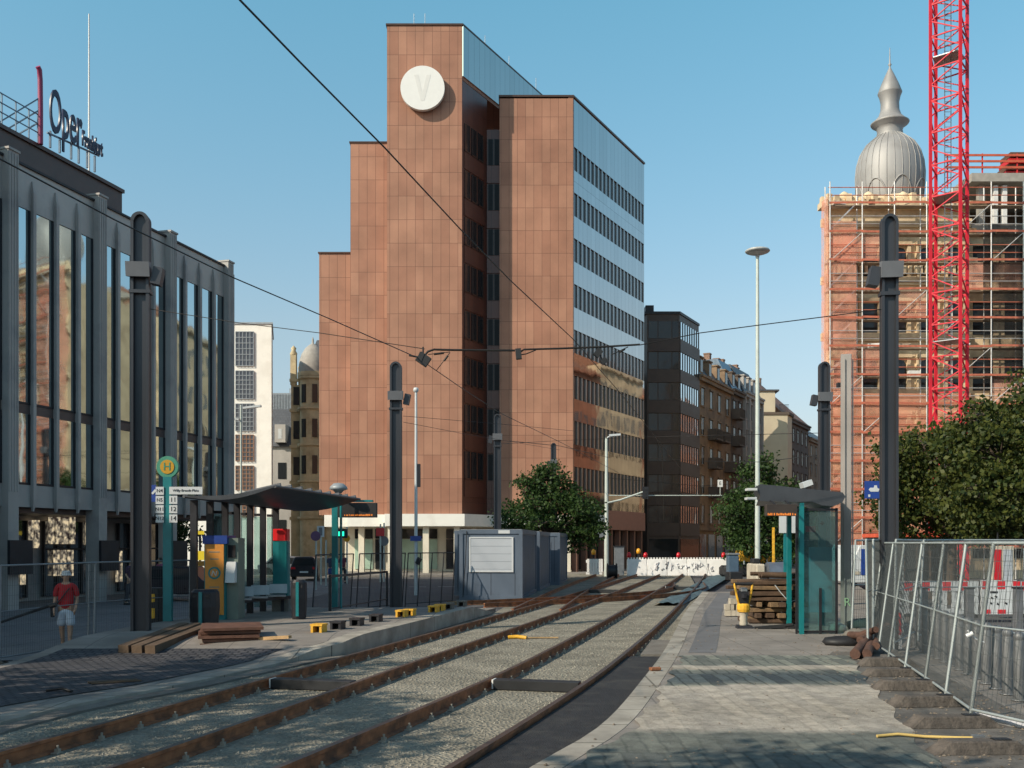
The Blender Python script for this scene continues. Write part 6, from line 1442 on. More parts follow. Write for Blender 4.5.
# right hand run: leaning panels on concrete feet
fl = [(5.35, 9.0), (5.42, 10.2), (5.62, 11.8), (5.86, 13.3), (6.08, 14.8), (6.32, 16.6)]
labs = ['nearest mesh fence panel at the right picture edge, above the pale cable', 'mesh fence panel with the white tape, second from the right edge', 'leaning mesh fence panel, third from the right edge', 'leaning mesh fence panel, fourth from the right edge', 'leaning mesh fence panel ending at the tall right mast']
pos = [(6.2, 7.4), (5.42, 10.9), (5.72, 13.4), (6.05, 15.3), (6.35, 17.0)]
# real run: four tubes seen at 965, 905, 875, 845 lean to the right and away
run = [(6.0, 8.2), (5.18, 11.3), (5.78, 14.0), (6.44, 17.1), (6.9, 19.3)]
for k in range(4):
    fence_panel(run[k], run[k + 1], .24, labs[k if k < 3 else 4], (.31, .10), 1.96, ctr=True)
for i, (a, b_, nm) in enumerate((((6.55, 18.4), (7.9, 21.4), 'first of the bunched mesh panels between square post and tall mast'), ((6.75, 18.7), (8.6, 22.0), 'second of the bunched mesh panels left of the tall mast'), ((7.1, 18.6), (8.9, 21.8), 'third of the bunched mesh panels, close to the tall mast'), ((7.3, 21.5), (10.0, 23.4), 'far mesh panel crossing behind the bunched ones'), ((8.2, 20.2), (11.6, 20.9), 'mesh panel with square posts behind the bollards on the right'), ((11.7, 20.95), (15.1, 21.6), 'farthest right mesh panel behind the bollards'))):
    fence_panel(a, b_, .26, nm, (.04 * i, .1), 2.0)
feetp = [(5.15, 16.3), (5.05, 15.0), (4.95, 13.6), (4.9, 12.3), (4.95, 10.9), (4.85, 9.6)]
M['blockc'] = mat('dark stained concrete foot', (.095, .08, .068), .9, var=.4, scale=6, bump=.9, bscale=25, dirt=(.04, .035, .03), dscale=4, damt=.8)
def foot(x, y, label, w=1.25, z=.2, rz=0.05):
    o = thing('concrete_foot', label, 'fence foot', (x, y, z), 'concrete fence feet'); m = MB(); r = random.uniform(.9, 1.1)
    c, s = math.cos(rz), math.sin(rz); P = []
    for zz_, a, b_ in ((0, w / 2, .14), (.13 * r, w / 2 - .16, .10)):
        for sx_, sy_ in ((-1, -1), (1, -1), (1, 1), (-1, 1)): X, Yv = sx_ * a, sy_ * b_; P.append((x + X * c - Yv * s, y + X * s + Yv * c, z + zz_))
    m.hexa(P); m.build('block', M['blockc'], o, bevel=.012)
    m = MB(); m.cbox((x + .2, y, z + .13 * r + .006), (.16, .1, .01), rz); m.build('tube_socket', M['black'], o)
fn = ['concrete fence foot farthest back, beside the loose logs', 'long concrete fence foot, second from the back', 'long concrete fence foot, third from the back', 'long concrete fence foot beside the frayed matting edge', 'long dark concrete fence foot just behind the yellow strap', 'concrete fence foot nearest the bottom right corner']
for (px, py), nm in zip(((887, 666), (893, 676), (908, 690), (928, 706), (952, 727), (980, 753)), fn):
    x, y = G(px, py, .2); foot(x, y, nm, .95 + .1 * random.random(), rz=random.uniform(-.08, .08))
# white tape and pale cable
x, y, z = run[1][0] + .07, run[1][1] + .18, 1.15
o = thing('tape_scrap', 'scrap of white tape knotted on a leaning fence tube', 'tape', (x, y, z)); m = MB(); m.tube([(x - .03, y - .03, z + .05), (x, y - .02, z), (x + .1, y, z - .07), (x + .17, y, z - .09)], .012, 4); m.build('tape', M['signwhite'], o); m = MB(); m.tube([(x - .03, y, z - .02), (x + .03, y - .03, z + .02)], .03, 6); m.build('knot', M['signwhite'], o)
o = thing('pale_hose', 'pale grey hose trailing along the fence foot at the bottom right', 'hose', (5.6, 10.4, .2)); m = MB(); m.tube([(5.3, 11.5, .24), (5.45, 10.9, .23), (5.75, 10.3, .22), (5.9, 9.6, .22), (6.0, 8.6, .22)], .045, 7); m.build('hose', mat('pale hose', (.42, .42, .44), .6), o)
g0, g1, g2 = G(877, 737.5, .22), G(925, 738, .22), G(975, 739, .24)
o = thing('strap', 'frayed yellow strap lying across the matting edge', 'strap', (g1[0], g1[1], .22)); m = MB(); m.tube([(g0[0], g0[1], .235), ((g0[0] + g1[0]) / 2, g0[1] + .08, .24), (g1[0], g1[1], .235), (g2[0] - .2, g2[1] + .02, .25), (g2[0], g2[1], .25)], .017, 5); m.build('strap', mat('dirty yellow webbing', (.5, .36, .12), .8, var=.2), o)
m = MB(); m.cbox((g2[0] + .03, g2[1], .26), (.12, .06, .04)); m.build('buckle', M['greysteel'], o)
# rubble of logs and stones by the shelter
o = thing('log_pile', 'broken brown logs heaped at the fence beside the dark stone', 'logs', G(878, 657, .2) + (.2,))
for (pa, pb, r, dz) in (((855, 660), (868, 647), .09, .1), ((867, 660), (875, 640), .085, .1), ((876, 655), (880, 632), .07, .16), ((850, 645), (872, 650), .07, .2), ((860, 652), (884, 646), .07, .22)):
    a, b_ = G(pa[0], pa[1], .2), G(pb[0], pb[1], .2); m = MB(); m.tube([(a[0], a[1], .2 + dz), ((a[0] + b_[0]) / 2, (a[1] + b_[1]) / 2, .23 + dz), (b_[0], b_[1] - .2, .2 + dz + .2)], r, 9, rr=[r, r * 1.05, r * .85]); m.build('log', mat('red brown log', (.10, .05, .035), .85, var=.3, scale=6, bump=.6) if 'red brown log' not in bpy.data.materials else bpy.data.materials['red brown log'], o)
def rock(px, py, z, sx_, sy_, sz_, label, mm):
    x, y = G(px, py, z); o = thing('loose_stone', label, 'stone', (x, y, z), 'loose stones by the shelter'); m = MB()
    V = []; r = random.Random(px)
    prof_ = [(0.0, 0), (.9, .0), (1, .35), (.85, .8), (.4, 1.0), (0, 1.02)]
    m.lathe(prof_, 0, 0, 0, 9, True); m.v = [(x + a * sx_ * r.uniform(.88, 1.1), y + b * sy_ * r.uniform(.9, 1.1), z + c * sz_ * (r.uniform(.9, 1.1) if c else 1)) for a, b, c in m.v]; m.build('stone', mm, o)
rock(843, 645, .2, .42, .25, .17, 'long dark blue black stone bag in front of the square post', M['black'])
rock(837, 632, .2, .22, .2, .2, 'pale broken stone at the shelter corner', M['limesand'])
rock(860, 640, .2, .38, .25, .22, 'grey broken slab behind the logs', M['darkconc'])
rock(865, 630, .2, .45, .3, .25, 'dark rubble lump right of the square post', M['darkconc'])
x, y = G(776, 629, ZR); o = thing('tool_heap', 'dark heap of tools on the ground before the right shelter', 'tools', (x, y, ZR)); m = MB()
for k in range(7): m.bar((x - .5 + k * .13, y + .05 * (k % 3), ZR + .03), (x + .2 + k * .09, y - .05 + .07 * (k % 2), ZR + .06 + .03 * (k % 3)), .05)
m.build('tool', M['black'], o)
# red stone on the matting
x, y = G(655, 671, .2); o = thing('brick_piece', 'small reddish brick piece on the kerb at the matting corner', 'brick', (x, y, .21)); m = MB(); m.cbox((x, y, .235), (.17, .1, .05), .3); m.build('brick', M['rust'], o, bevel=.01)

m = MB(); rd = random.Random(5)
for i in range(1500):
    y = 8.3 + 22 * rd.random() ** 1.7; x = rd.uniform(xr(y) + .1, xrr(y)) if rd.random() < .45 else rd.uniform(xrr(y) - 1.6, xrr(y))
    r = rd.uniform(.006, .03); a = rd.random() * 6; z = .212
    P = [(x + r * math.cos(a + k * 1.57) * rd.uniform(.7, 1.3), y + r * math.sin(a + k * 1.57), z - .002) for k in range(4)] + [(x, y, z + r * .5)]
    m.add(P, [(0, 1, 4), (1, 2, 4), (2, 3, 4), (3, 0, 4)])
o = m.build('grit', mat('grit and crumbs', (.16, .13, .10), .9, var=.6, scale=12), None, recalc=False); tag(o, 'crumbs of stone and dirt scattered over the right platform', 'grit', kind='stuff')
# ================================================================== bollards and striped barrier
bp = MB(); proto = lthing('bollard', '', 'bollard', 'grey steel bollards behind the fence')
M['boll'] = mat('grey bollard steel', (.15, .155, .16), .5, .3, var=.15, scale=4)
m = MB(); m.lathe([(.075, 0), (.075, .80), (.068, .82), (.068, .84), (.075, .86), (.075, .90), (.05, .935), (0, .945)], 0, 0, 0, 16); m.build('shaft', M['boll'], proto)
m = MB(); m.lathe([(.11, 0), (.11, .015), (.078, .02)], 0, 0, 0, 16); m.build('collar', M['boll'], proto)
for k in range(16):
    t = k / 13.0; x = 7.0 + (8.45 - 7.0) * t; y = 13.8 + 7.2 * t
    if k == 0: b_ = proto
    else: b_ = copy_tree(proto)
    if k >= 14: t = -(k - 13) / 13.0; x = 7.0 + 1.45 * t; y = 13.8 + 7.2 * t
    place(b_, (x, y, .03), random.uniform(0, .3)); b_['_o'] = [x, y, .03]
    b_['label'] = 'one of the equal grey steel bollards standing in a row behind the mesh fence'
M['stripered'] = mat('red reflective stripe', (.60, .02, .03), .4, var=.05)
def stripebar(x0, x1, y, label, board=True):
    o = thing('striped_barrier', label, 'barrier', ((x0 + x1) / 2, y, .0), 'red and white striped barriers'); z1, z0 = 1.08, .78
    m = MB(); m.box(x0, x1 - .03, y - .03, y + .03, z0, z1); bb = m.build('top_board', M['signwhite'], o)
    m = MB(); x = x0 + .12
    while x < x1 - .2: m.box(x, x + .24, y - .036, y - .031, z0 + .02, z1 - .02); x += .5
    m.build('red_stripe', M['stripered'], bb)
    if board:
        m = MB(); m.box(x0, x1 - .03, y - .025, y + .025, .1, .26); m.box(x0, x0 + .1, y - .03, y + .03, .26, .779); m.box(x1 - .13, x1 - .03, y - .03, y + .03, .26, .779); m.build('lower_frame', M['signwhite'], o)
        m = MB(); 
        n = int((x1 - x0) / .28)
        for k in range(n): m.box(x0 + .12 + k * .28, x0 + .26 + k * .28, y - .02, y + .02, .26, .779)
        m.build('slat', M['signwhite'], o)
    for x in (x0 + .25, x1 - .3):
        m = MB(); m.box(x - .1, x + .1, y - .4, y + .4, .02, .12); m.build('rubber_foot', M['black'], o)
sy_ = 29.5
xs_ = [W(893, sy_), W(936, sy_), W(980, sy_)]
stripebar(W(900, sy_), W(938, sy_), sy_, 'slatted red and white barrier behind the leaning fence, left one'); stripebar(W(938, sy_), W(979, sy_), sy_, 'slatted red and white barrier behind the leaning fence, middle one')
o = thing('striped_barrier', 'white barrier board with small blue marks between two red striped rails', 'barrier', (W(1000, sy_), sy_, 0), 'red and white striped barriers')
x0, x1 = W(981, sy_), W(1016, sy_); m = MB(); m.box(x0, x1, sy_ - .04, sy_ + .04, .1, 1.1); m.build('board', M['signwhite'], o)
for k in range(3): m = MB(); m.box(x0 + .02 + k * .45, x0 + .24 + k * .45, sy_ - .048, sy_ - .041, .84, 1.08); m.build('red_stripe', M['stripered'], o)
for k in range(2): m = MB(); m.box(x0 + .02 + k * .45, x0 + .26 + k * .45, sy_ - .048, sy_ - .041, .12, .24); m.build('red_stripe', M['stripered'], o)
m = MB(); m.box(x0 + .25, x0 + .47, sy_ - .048, sy_ - .041, .72, .78)
for dx_, dz in ((.28, .42), (.48, .40), (.72, .42), (.3, .58), (.42, .62)): m.cbox((x0 + dx_, sy_ - .046, dz), (.07, .01, .05), 0, ry=.5)
m.build('mark', M['blackprint'], o)
stripebar(W(1017, sy_), W(1075, sy_), sy_, 'red and white barrier cut by the right picture edge')
x, y = W(903, 19.8), 20.2; o = thing('striped_beacon', 'narrow white beacon post with upright red stripes behind the fence', 'beacon', (x, y, 0)); m = MB(); m.box(x - .16, x + .13, y - .05, y + .05, .05, 1.0); bb = m.build('board', M['signwhite'], o, bevel=.02); m = MB(); m.box(x - .04, x + .02, y - .058, y - .051, .35, .8); m.box(x + .05, x + .1, y - .058, y - .051, .35, .8); m.build('stripe', M['stripered'], bb)
for i, px in enumerate((923, 969, 1018)):
    x, y = W(px, 24), 24; o = thing('grey_post', ['short square grey post left among the striped barriers', 'short square grey post in the middle before the striped barriers', 'short square grey post by the right picture edge'][i], 'post', (x, y, 0), 'square grey posts'); m = MB(); m.box(x - .09, x + .09, y - .09, y + .09, .02, 1.1); m.build('shaft', M['lampgrey'], o, bevel=.01); m = MB(); m.box(x - .1, x + .1, y - .1, y + .1, 1.1, 1.14); m.build('cap', M['darksteel'], o)
# ------------------------------------------------ signs on the right
x, y = W(870, 33), 33
o = thing('harbour_sign', 'blue square sign with a white pictogram beside the tall right mast', 'sign', (x, y, 0)); m = MB(); m.tube([(W(880, y), y + .05, 0), (W(880, y), y + .05, ZZ(481, y))], .03, 8); m.build('post', M['greysteel'], o)
m = MB(); m.box(W(864.5, y), W(881, y), y - .02, y + .01, ZZ(498.5, y), ZZ(481, y)); s_ = m.build('board', M['blue'], o)
m = MB(); m.extr([(-.17, -.03), (-.1, -.09), (.15, -.09), (.19, 0), (.12, .03), (.1, .12), (.02, .12), (0, .04), (-.12, .04)], (W(873.5, y), y - .028, ZZ(489, y)), (1, 0, 0), (0, 0, 1), (0, 1, 0), .007); m.box(W(868, y), W(870, y), y - .026, y - .021, ZZ(497, y), ZZ(494.5, y)); m.build('pictogram', M['signwhite'], s_)
x, y = W(997.5, 34), 34
o = thing('street_name_sign', 'post with two small street name plates before the right tree', 'sign', (x, y, 0)); m = MB(); m.tube([(x, y, 0), (x, y, ZZ(505, y))], .03, 8); m.build('post', M['greysteel'], o)
for (a, b_, c, d_) in ((988, 997, 505, 511), (998, 1014.5, 519.5, 525)): m = MB(); m.box(W(a, y), W(b_, y), y - .05, y - .03, ZZ(d_, y), ZZ(c, y)); m.build('name_plate', mat('pale blue plate', (.35, .45, .55), .4) if 'pale blue plate' not in bpy.data.materials else bpy.data.materials['pale blue plate'], o)
m = MB(); m.box(W(992.5, y), W(997, y), y - .06, y - .04, ZZ(519, y), ZZ(512, y)); m.build('yellow_plate', M['limesand'], o)
x, y = W(958.5, 40), 40
o = thing('small_lamp', 'slim post with an orange lamp under the right tree', 'lamp', (x, y, 0)); m = MB(); m.tube([(x, y, 0), (x, y, ZZ(523, y))], .03, 6); m.build('post', M['darksteel'], o); m = MB(); m.lathe([(0, -.1), (.1, -.05), (.1, .05), (0, .1)], x, y, ZZ(521, y), 10); m.build('lamp_head', M['yellens'], o)
o = thing('kiosk', 'low dark pavilion with an orange red roof edge under the right tree', 'kiosk', (W(925, 42), 42, 0)); m = MB(); m.box(W(899, 42), W(957, 42), 42, 46, GZ, 2.45); m.build('wall', M['darkstone'], o)
m = MB(); m.box(W(897, 42), W(958.5, 42), 41.8, 46.2, 2.452, 2.62); m.build('roof_edge', mat('orange red trim', (.62, .10, .05), .5), o)
for px in (905, 918, 931, 944): m = MB(); m.box(W(px, 42), W(px + 9, 42), 41.95, 41.997, .3, 2.2); m.build('window', M['darkglass'], o)
o = thing('poster_stand', 'pale framed glass case with coloured posters behind the striped barrier', 'display case', (W(1003, 31), 31, 0)); m = MB(); m.box(W(992, 31), W(1014, 31), 31, 31.15, .2, ZZ(546, 31)); m.build('case', M['limesand'], o, bevel=.01); m = MB(); m.box(W(994, 31), W(1001, 31), 30.98, 30.997, .3, 2.0); m.build('poster', M['redlens'], o); m = MB(); m.box(W(1003, 31), W(1012, 31), 30.98, 30.997, .3, 2.0); m.build('poster', M['shutter'], o)
o = thing('parked_van', 'white and blue van parked below the netted scaffold', 'van', (W(862, 50), 50, GZ))
xa, xb_ = W(851, 50), W(885, 50); m = MB(); m.extr([(0, .35), (xb_ - xa, .35), (xb_ - xa, 1.2), (xb_ - xa - .1, 2.2), (.45, 2.25), (.1, 1.5), (0, 1.2)], (xa, 50, GZ), (1, 0, 0), (0, 0, 1), (0, 1, 0), 4.2); m.build('body', M['signwhite'], o, bevel=.04)
m = MB(); m.box(xa + .5, xa + .9, 49.97, 49.998, .6, 1.9); m.build('blue_panel', M['blue'], o); m = MB(); m.box(xa + 1.05, xb_ - .15, 49.97, 49.998, 1.3, 1.95); m.build('windscreen', M['darkglass'], o)
for x in (xa + .3, xb_ - .3):
    m = MB(); m.tube([(x - .1, 50.6, GZ + .34), (x + .1, 50.6, GZ + .34)], .33, 16); m.build('wheel', M['black'], o)
    m = MB(); m.box(x - .12, x + .12, 49.96, 49.997, .62, .78); m.build('headlight', M['limesand'], o)

# ================================================================== left foreground things
def plank(p0, p1, z0, z1, w, h, mm, par, nm='plank'):
    m = MB(); m.bar((p0[0], p0[1], z0 + h / 2), (p1[0], p1[1], z1 + h / 2), w, h); m.build(nm, mm, par)
zz = .12
a, b_ = G(130, 655, zz), G(190, 633, .3)
o = thing('timber_baulks', 'pair of long brown squared timbers lying at the foot of the left mast', 'timber', (a[0], a[1], zz))
dx_, dy_ = b_[0] - a[0], b_[1] - a[1]; l_ = math.hypot(dx_, dy_); nx, ny = dy_ / l_, -dx_ / l_
M['baulk'] = mat('brown squared timber', (.10, .065, .04), .8, var=.25, scale=5, bump=.4)
for k in (-.5, .5, 1.5): plank((a[0] + nx * .26 * k, a[1] + ny * .26 * k), (b_[0] + nx * (.26 + .03 * k) * k, b_[1] + ny * .26 * k), zz - .02 if k < 1 else .1, .32, .2, .2, M['baulk'], o, 'baulk')
c0_ = G(226, 645, .2)
o = thing('formwork_stack', 'stack of dark red brown formwork boards on the left platform', 'board stack', (c0_[0], c0_[1], .2))
for k in range(5): m = MB(); m.cbox((c0_[0] + .04 * math.sin(k * 2.1), c0_[1] + .3, .24 + k * .075), (1.15, 1.0 + .08 * math.cos(k * 3), .055), .3 + .03 * math.sin(k * 1.7), rx=.02); m.build('board', M['woodred'], o)
a, b_ = G(243, 643, .22), G(290, 640.5, .3); o = thing('plank', 'single fresh yellow plank beside the formwork stack', 'plank', (a[0], a[1], .25)); plank(a, b_, .26, .34, .12, .06, M['woodlight'], o); plank((a[0] - .9, a[1] - .0), (a[0] - .1, a[1] + .1), .2, .24, .12, .05, M['woodlight'], o, 'short_plank')
a, b_ = G(88, 683, .08), G(137, 680, .08); o = thing('plank', 'thin brown board lying flat on the dark setts', 'plank', (a[0], a[1], .08)); plank(a, b_, .08, .08, .12, .02, M['baulk'], o); plank((a[0] + .1, a[1] - .12), (b_[0] + .1, b_[1] - .1), .08, .08, .05, .02, M['baulk'], o, 'batten')
a, b_ = G(46, 691, .08), G(72, 692, .08); o = thing('rubber_scrap', 'black strip of rubber lying on the dark setts', 'scrap', (a[0], a[1], .08)); m = MB(); m.tube([(a[0], a[1], .09), ((a[0] + b_[0]) / 2, a[1] + .06, .11), (b_[0], b_[1], .09)], .022, 5); m.build('strip', M['black'], o)
yb = [(319, 632, 1), (338, 629, 0), (357, 625.5, 0), (376, 621.5, 0), (402, 616.8, 1), (410, 615.5, 1), (434, 612, 1), (440, 610.5, 1), (449, 609, 2), (462, 606.5, 2)]
nmz = ['yellow hollow kerb marker block, first at the near end of the left platform edge', 'dark kerb block, second along the left platform edge', 'dark kerb block, third along the left platform edge', 'dark kerb block, fourth along the left platform edge', 'yellow kerb block, left one of the middle pair on the platform edge', 'yellow kerb block, right one of the middle pair on the platform edge', 'yellow kerb block, left one of the far pair on the platform edge', 'yellow kerb block, right one of the far pair on the platform edge', 'grey kerb block just past the far yellow pair', 'last grey kerb block at the far end of the left platform edge']
for (px, py, c), nm in zip(yb, nmz):
    x, y = G(px, py, ZP); mm = (M['darksteel'], M['yellow'], M['darkconc'])[c]
    o = thing('kerb_block', nm, 'kerb block', (x, y, ZP), 'blocks on the left platform edge'); m = MB()
    m.cbox((x - .09, y, ZP + .07), (.05, .3, .14), -.2); m.cbox((x + .09, y - .02, ZP + .07), (.05, .3, .14), -.2); m.cbox((x, y - .01, ZP + .155), (.26, .32, .04), -.2); m.build('shell', mm, o); m = MB(); m.cbox((x, y + .1, ZP + .07), (.12, .05, .12), -.2); m.build('core', M['black'], o)
# left fence: three open panels
lf = [((-11.9, 16.2), (-9.85, 19.3)), ((-9.8, 19.35), (-9.2, 22.4))]
M['fencedark'] = mat('dull fence tube', (.26, .27, .28), .5, .4, var=.15)
fence_panel((-12.4, 16.9), (-9.75, 18.9), GZ + .1, 'mesh fence panel at the far left edge in front of the man', (0, .05), 1.82, grp='left plaza mesh fence', wr=.0018, mm=M['fencedark'])
fence_panel((-9.72, 18.95), (-9.15, 21.9), GZ + .1, 'mesh fence panel between the man and the left mast', (0, .05), 1.82, grp='left plaza mesh fence', wr=.0018, mm=M['fencedark'])
fence_panel((-9.3, 21.95), (-8.0, 24.8), GZ + .1, 'mesh fence panel behind the teal stop sign', (0, .05), 1.82, grp='left plaza mesh fence', wr=.0018, mm=M['fencedark'])
for i, (x, y) in enumerate(((-9.75, 18.92), (-9.18, 21.93))): foot(x, y, ['concrete foot under the left plaza fence near the man', 'concrete foot under the left plaza fence by the timbers'][i], .6, GZ)
# barrier bars of the plaza, dark diagonal
o = thing('barrier_pole', 'dark slanting pole tied to the left mesh fence', 'pole', (-10.6, 18, 0)); m = MB(); m.tube([G(0, 622.5, .35) + (.35,), (W(52, 18.6), 18.6, ZZ(605, 18.6))], .03, 6); m.build('pole', M['black'], o); m = MB(); m.tube([(W(50, 18.6), 18.6, ZZ(606.5, 18.6)), (W(56, 18.6), 18.6, ZZ(604.5, 18.6))], .045, 8); m.build('end_cap', M['black'], o)
# dark bar fence between display and containers
o = None
M['barfence'] = M['darksteel']
def barfence(p, q, n, label, lean=.09):
    o = thing('bar_fence_panel', label, 'fence panel', ((p[0] + q[0]) / 2, (p[1] + q[1]) / 2, GZ), 'dark bar fences by the containers'); p = Vector(p + (GZ,)); q = Vector(q + (GZ,)); h = Vector((.12, 0, 1.98))
    m = MB(); m.tube([p + h, q + h], .02, 5); m.tube([p + h * .06, q + h * .06], .015, 5); m.build('frame', M['barfence'], o)
    for k in range(n + 1): m = MB(); a = p.lerp(q, k / n); m.tube([a, a + h], .022, 5); m.build('bar', M['barfence'], o)
    m = MB()
    for k in range(1, 36): a = p.lerp(q, k / 36); m.bar(a + h * .06, a + h, .005)
    m.build('wire_mesh', M['barfence'], o)
barfence((W(312, 31), 31), (W(350, 34), 34), 2, 'dark bar fence just right of the departure display post')
barfence((W(356, 34.2), 34.2), (W(402, 36.5), 36.5), 4, 'dark bar fence behind the lone dark mast')
barfence((W(405, 36.6), 36.6), (W(452, 38.8), 38.8), 4, 'dark bar fence ending at the nearest site container')

# ================================================================== street furniture far left
def post_sign(px, Y, top, label, board=None, col=None, nm='traffic_sign', round_=False, r=.3, lens=None):
    x = W(px, Y); o = thing(nm, label, 'sign' if nm == 'traffic_sign' else 'traffic light', (x, Y, GZ)); m = MB(); m.tube([(x, Y, GZ), (x, Y, ZZ(top, Y))], .05, 6); m.build('post', M['palepole'], o)
    if round_: m = MB(); m.extr([(r * math.cos(a * PI / 8), r * math.sin(a * PI / 8)) for a in range(16)], (x, Y - .1, ZZ(board, Y)), (1, 0, 0), (0, 0, 1), (0, 1, 0), .03); m.build('disc', col, o)
    elif board: m = MB(); m.box(x - r, x + r, Y - .1, Y - .06, ZZ(board[1], Y), ZZ(board[0], Y)); m.build('housing', col, o)
    if lens: m = MB(); m.box(x - r * .45, x + r * .45, Y - .13, Y - .101, ZZ(lens[1], Y), ZZ(lens[0], Y)); m.build('lens', lens[2], o)
M['greenlit'] = emit('green signal', (.02, .9, .5), 1.5)
post_sign(347, 58, 527, 'post with a small yellow plate before the tower colonnade', 538.5, M['yellens'], round_=True, r=.2)
post_sign(341.5, 57, 528, 'black traffic signal showing green in the tower colonnade', (529, 538), M['black'], 'traffic_light', r=.36, lens=(531.5, 536, M['greenlit']))
post_sign(321, 56, 527, 'white rounded signal post at the tower corner', (526, 537), M['signwhite'], 'traffic_light', r=.2, lens=(527.5, 535.5, M['lampgrey']))
post_sign(380.5, 60, 524, 'signal post with a red square and a grey disc', (528, 536), M['redlens'], 'traffic_light', r=.25)
post_sign(384, 60.5, 523, 'post with a grey round sign back before the tower', 541, M['lampgrey'], round_=True, r=.3)
post_sign(326, 55, 540, 'short pale yellow post at the crossing left of the display', None, None)
post_sign(316, 50, 533, 'thin grey sign post with a violet round sign behind the shelter', 536, mat('violet sign', (.12, .05, .12), .5), round_=True, r=.25)
# hatchback parked behind the shelter
x, y = W(304, 62), 62
o = thing('parked_car', 'dark hatchback seen from the back behind the left shelter', 'car', (x, y, GZ))
m = MB(); w_ = .85
sec = [(-w_, .25), (w_, .25), (w_ + .02, .75), (w_ - .03, .92), (.62, 1.42), (.5, 1.48), (-.5, 1.48), (-.62, 1.42), (-w_ + .03, .92), (-w_ - .02, .75)]
m.extr(sec, (x, y, GZ), (1, 0, 0), (0, 0, 1), (0, 1, 0), 3.8); m.build('body', mat('dark car paint', (.03, .032, .04), .3, .4), o, bevel=.03)
m = MB(); m.extr([(-.68, .95), (.68, .95), (.52, 1.38), (-.52, 1.38)], (x, y - .012, GZ), (1, 0, 0), (0, 0, 1), (0, 1, 0), .01); m.build('rear_window', M['darkglass'], o)
for s in (-1, 1):
    m = MB(); m.box(x + s * .68 - .14, x + s * .68 + .14, y - .02, y - .002, GZ + .72, GZ + .86); m.build('tail_light', M['redlens'], o)
    m = MB(); m.tube([(x + s * .72 - .1, y + .5, GZ + .3), (x + s * .72 + .1, y + .5, GZ + .3)], .3, 16); m.build('wheel', M['black'], o)
m = MB(); m.box(x - .26, x + .26, y - .02, y - .002, GZ + .5, GZ + .6); m.build('number_plate', M['signwhite'], o); m = MB(); m.box(x - .84, x + .84, y - .06, y - .001, GZ + .28, GZ + .42); m.build('bumper', M['black'], o)
for i, (px, Y, cc) in enumerate(((172, 40, (.02, .02, .03)), (285, 70, (.2, .2, .22)))):
    x = W(px, Y); o = thing('parked_car', ['dark car parked behind the stop sign near the theatre', 'grey car parked farther off behind the left shelter'][i], 'car', (x, Y, GZ))
    m = MB(); m.extr([(-1.9, .3), (1.9, .3), (1.95, .7), (1.2, .85), (.7, 1.4), (-.9, 1.42), (-1.5, .9), (-1.95, .8)], (x, Y, GZ), (1, 0, 0), (0, 0, 1), (0, 1, 0), 1.7); m.build('body', mat('car paint %d' % i, cc, .3, .4), o, bevel=.04)
    m = MB(); m.extr([(-1.35, .9), (.95, .88), (.62, 1.3), (-.82, 1.32)], (x, Y - .012, GZ), (1, 0, 0), (0, 0, 1), (0, 1, 0), .01); m.build('side_window', M['darkglass'], o)
    for s in (-1.2, 1.2): m = MB(); m.tube([(x + s, Y - .02, GZ + .32), (x + s, Y + .18, GZ + .32)], .32, 16); m.build('wheel', M['black'], o)
M['yellit'] = emit('lit yellow panel', (1, .72, .05), .55)
x, y = W(200, 44), 44; o = thing('yellow_sign_stand', 'lit orange and yellow sign boards seen left of the ticket machine', 'sign', (x, y, GZ)); m = MB(); m.bar((x, y, GZ), (x, y, ZZ(530, y)), .08); m.build('post', M['darksteel'], o)
for (c, d_, mm) in ((531, 534.5, M['yellit']), (551, 560, M['yellit']), (561, 566, M['orange'])): m = MB(); m.box(W(196.8, y), W(204.5, y), y - .08, y - .04, ZZ(d_, y), ZZ(c, y)); m.build('panel', mm, o)
# waste sacks beside left mast
x, y = G(151, 633, .0); o = thing('waste_container', 'black bin with yellow reflectors right of the nearest left mast', 'bin', (x, y, 0)); m = MB(); m.cbox((x, y + .3, .55), (.3, .4, 1.1)); m.build('body', M['black'], o, bevel=.02); m = MB(); m.box(x - .05, x + .06, y + .08, y + .097, .35, .6); m.build('reflector', M['yellow'], o); m = MB(); m.box(x - .05, x + .06, y + .08, y + .097, .75, .95); m.build('reflector', M['yellow'], o)
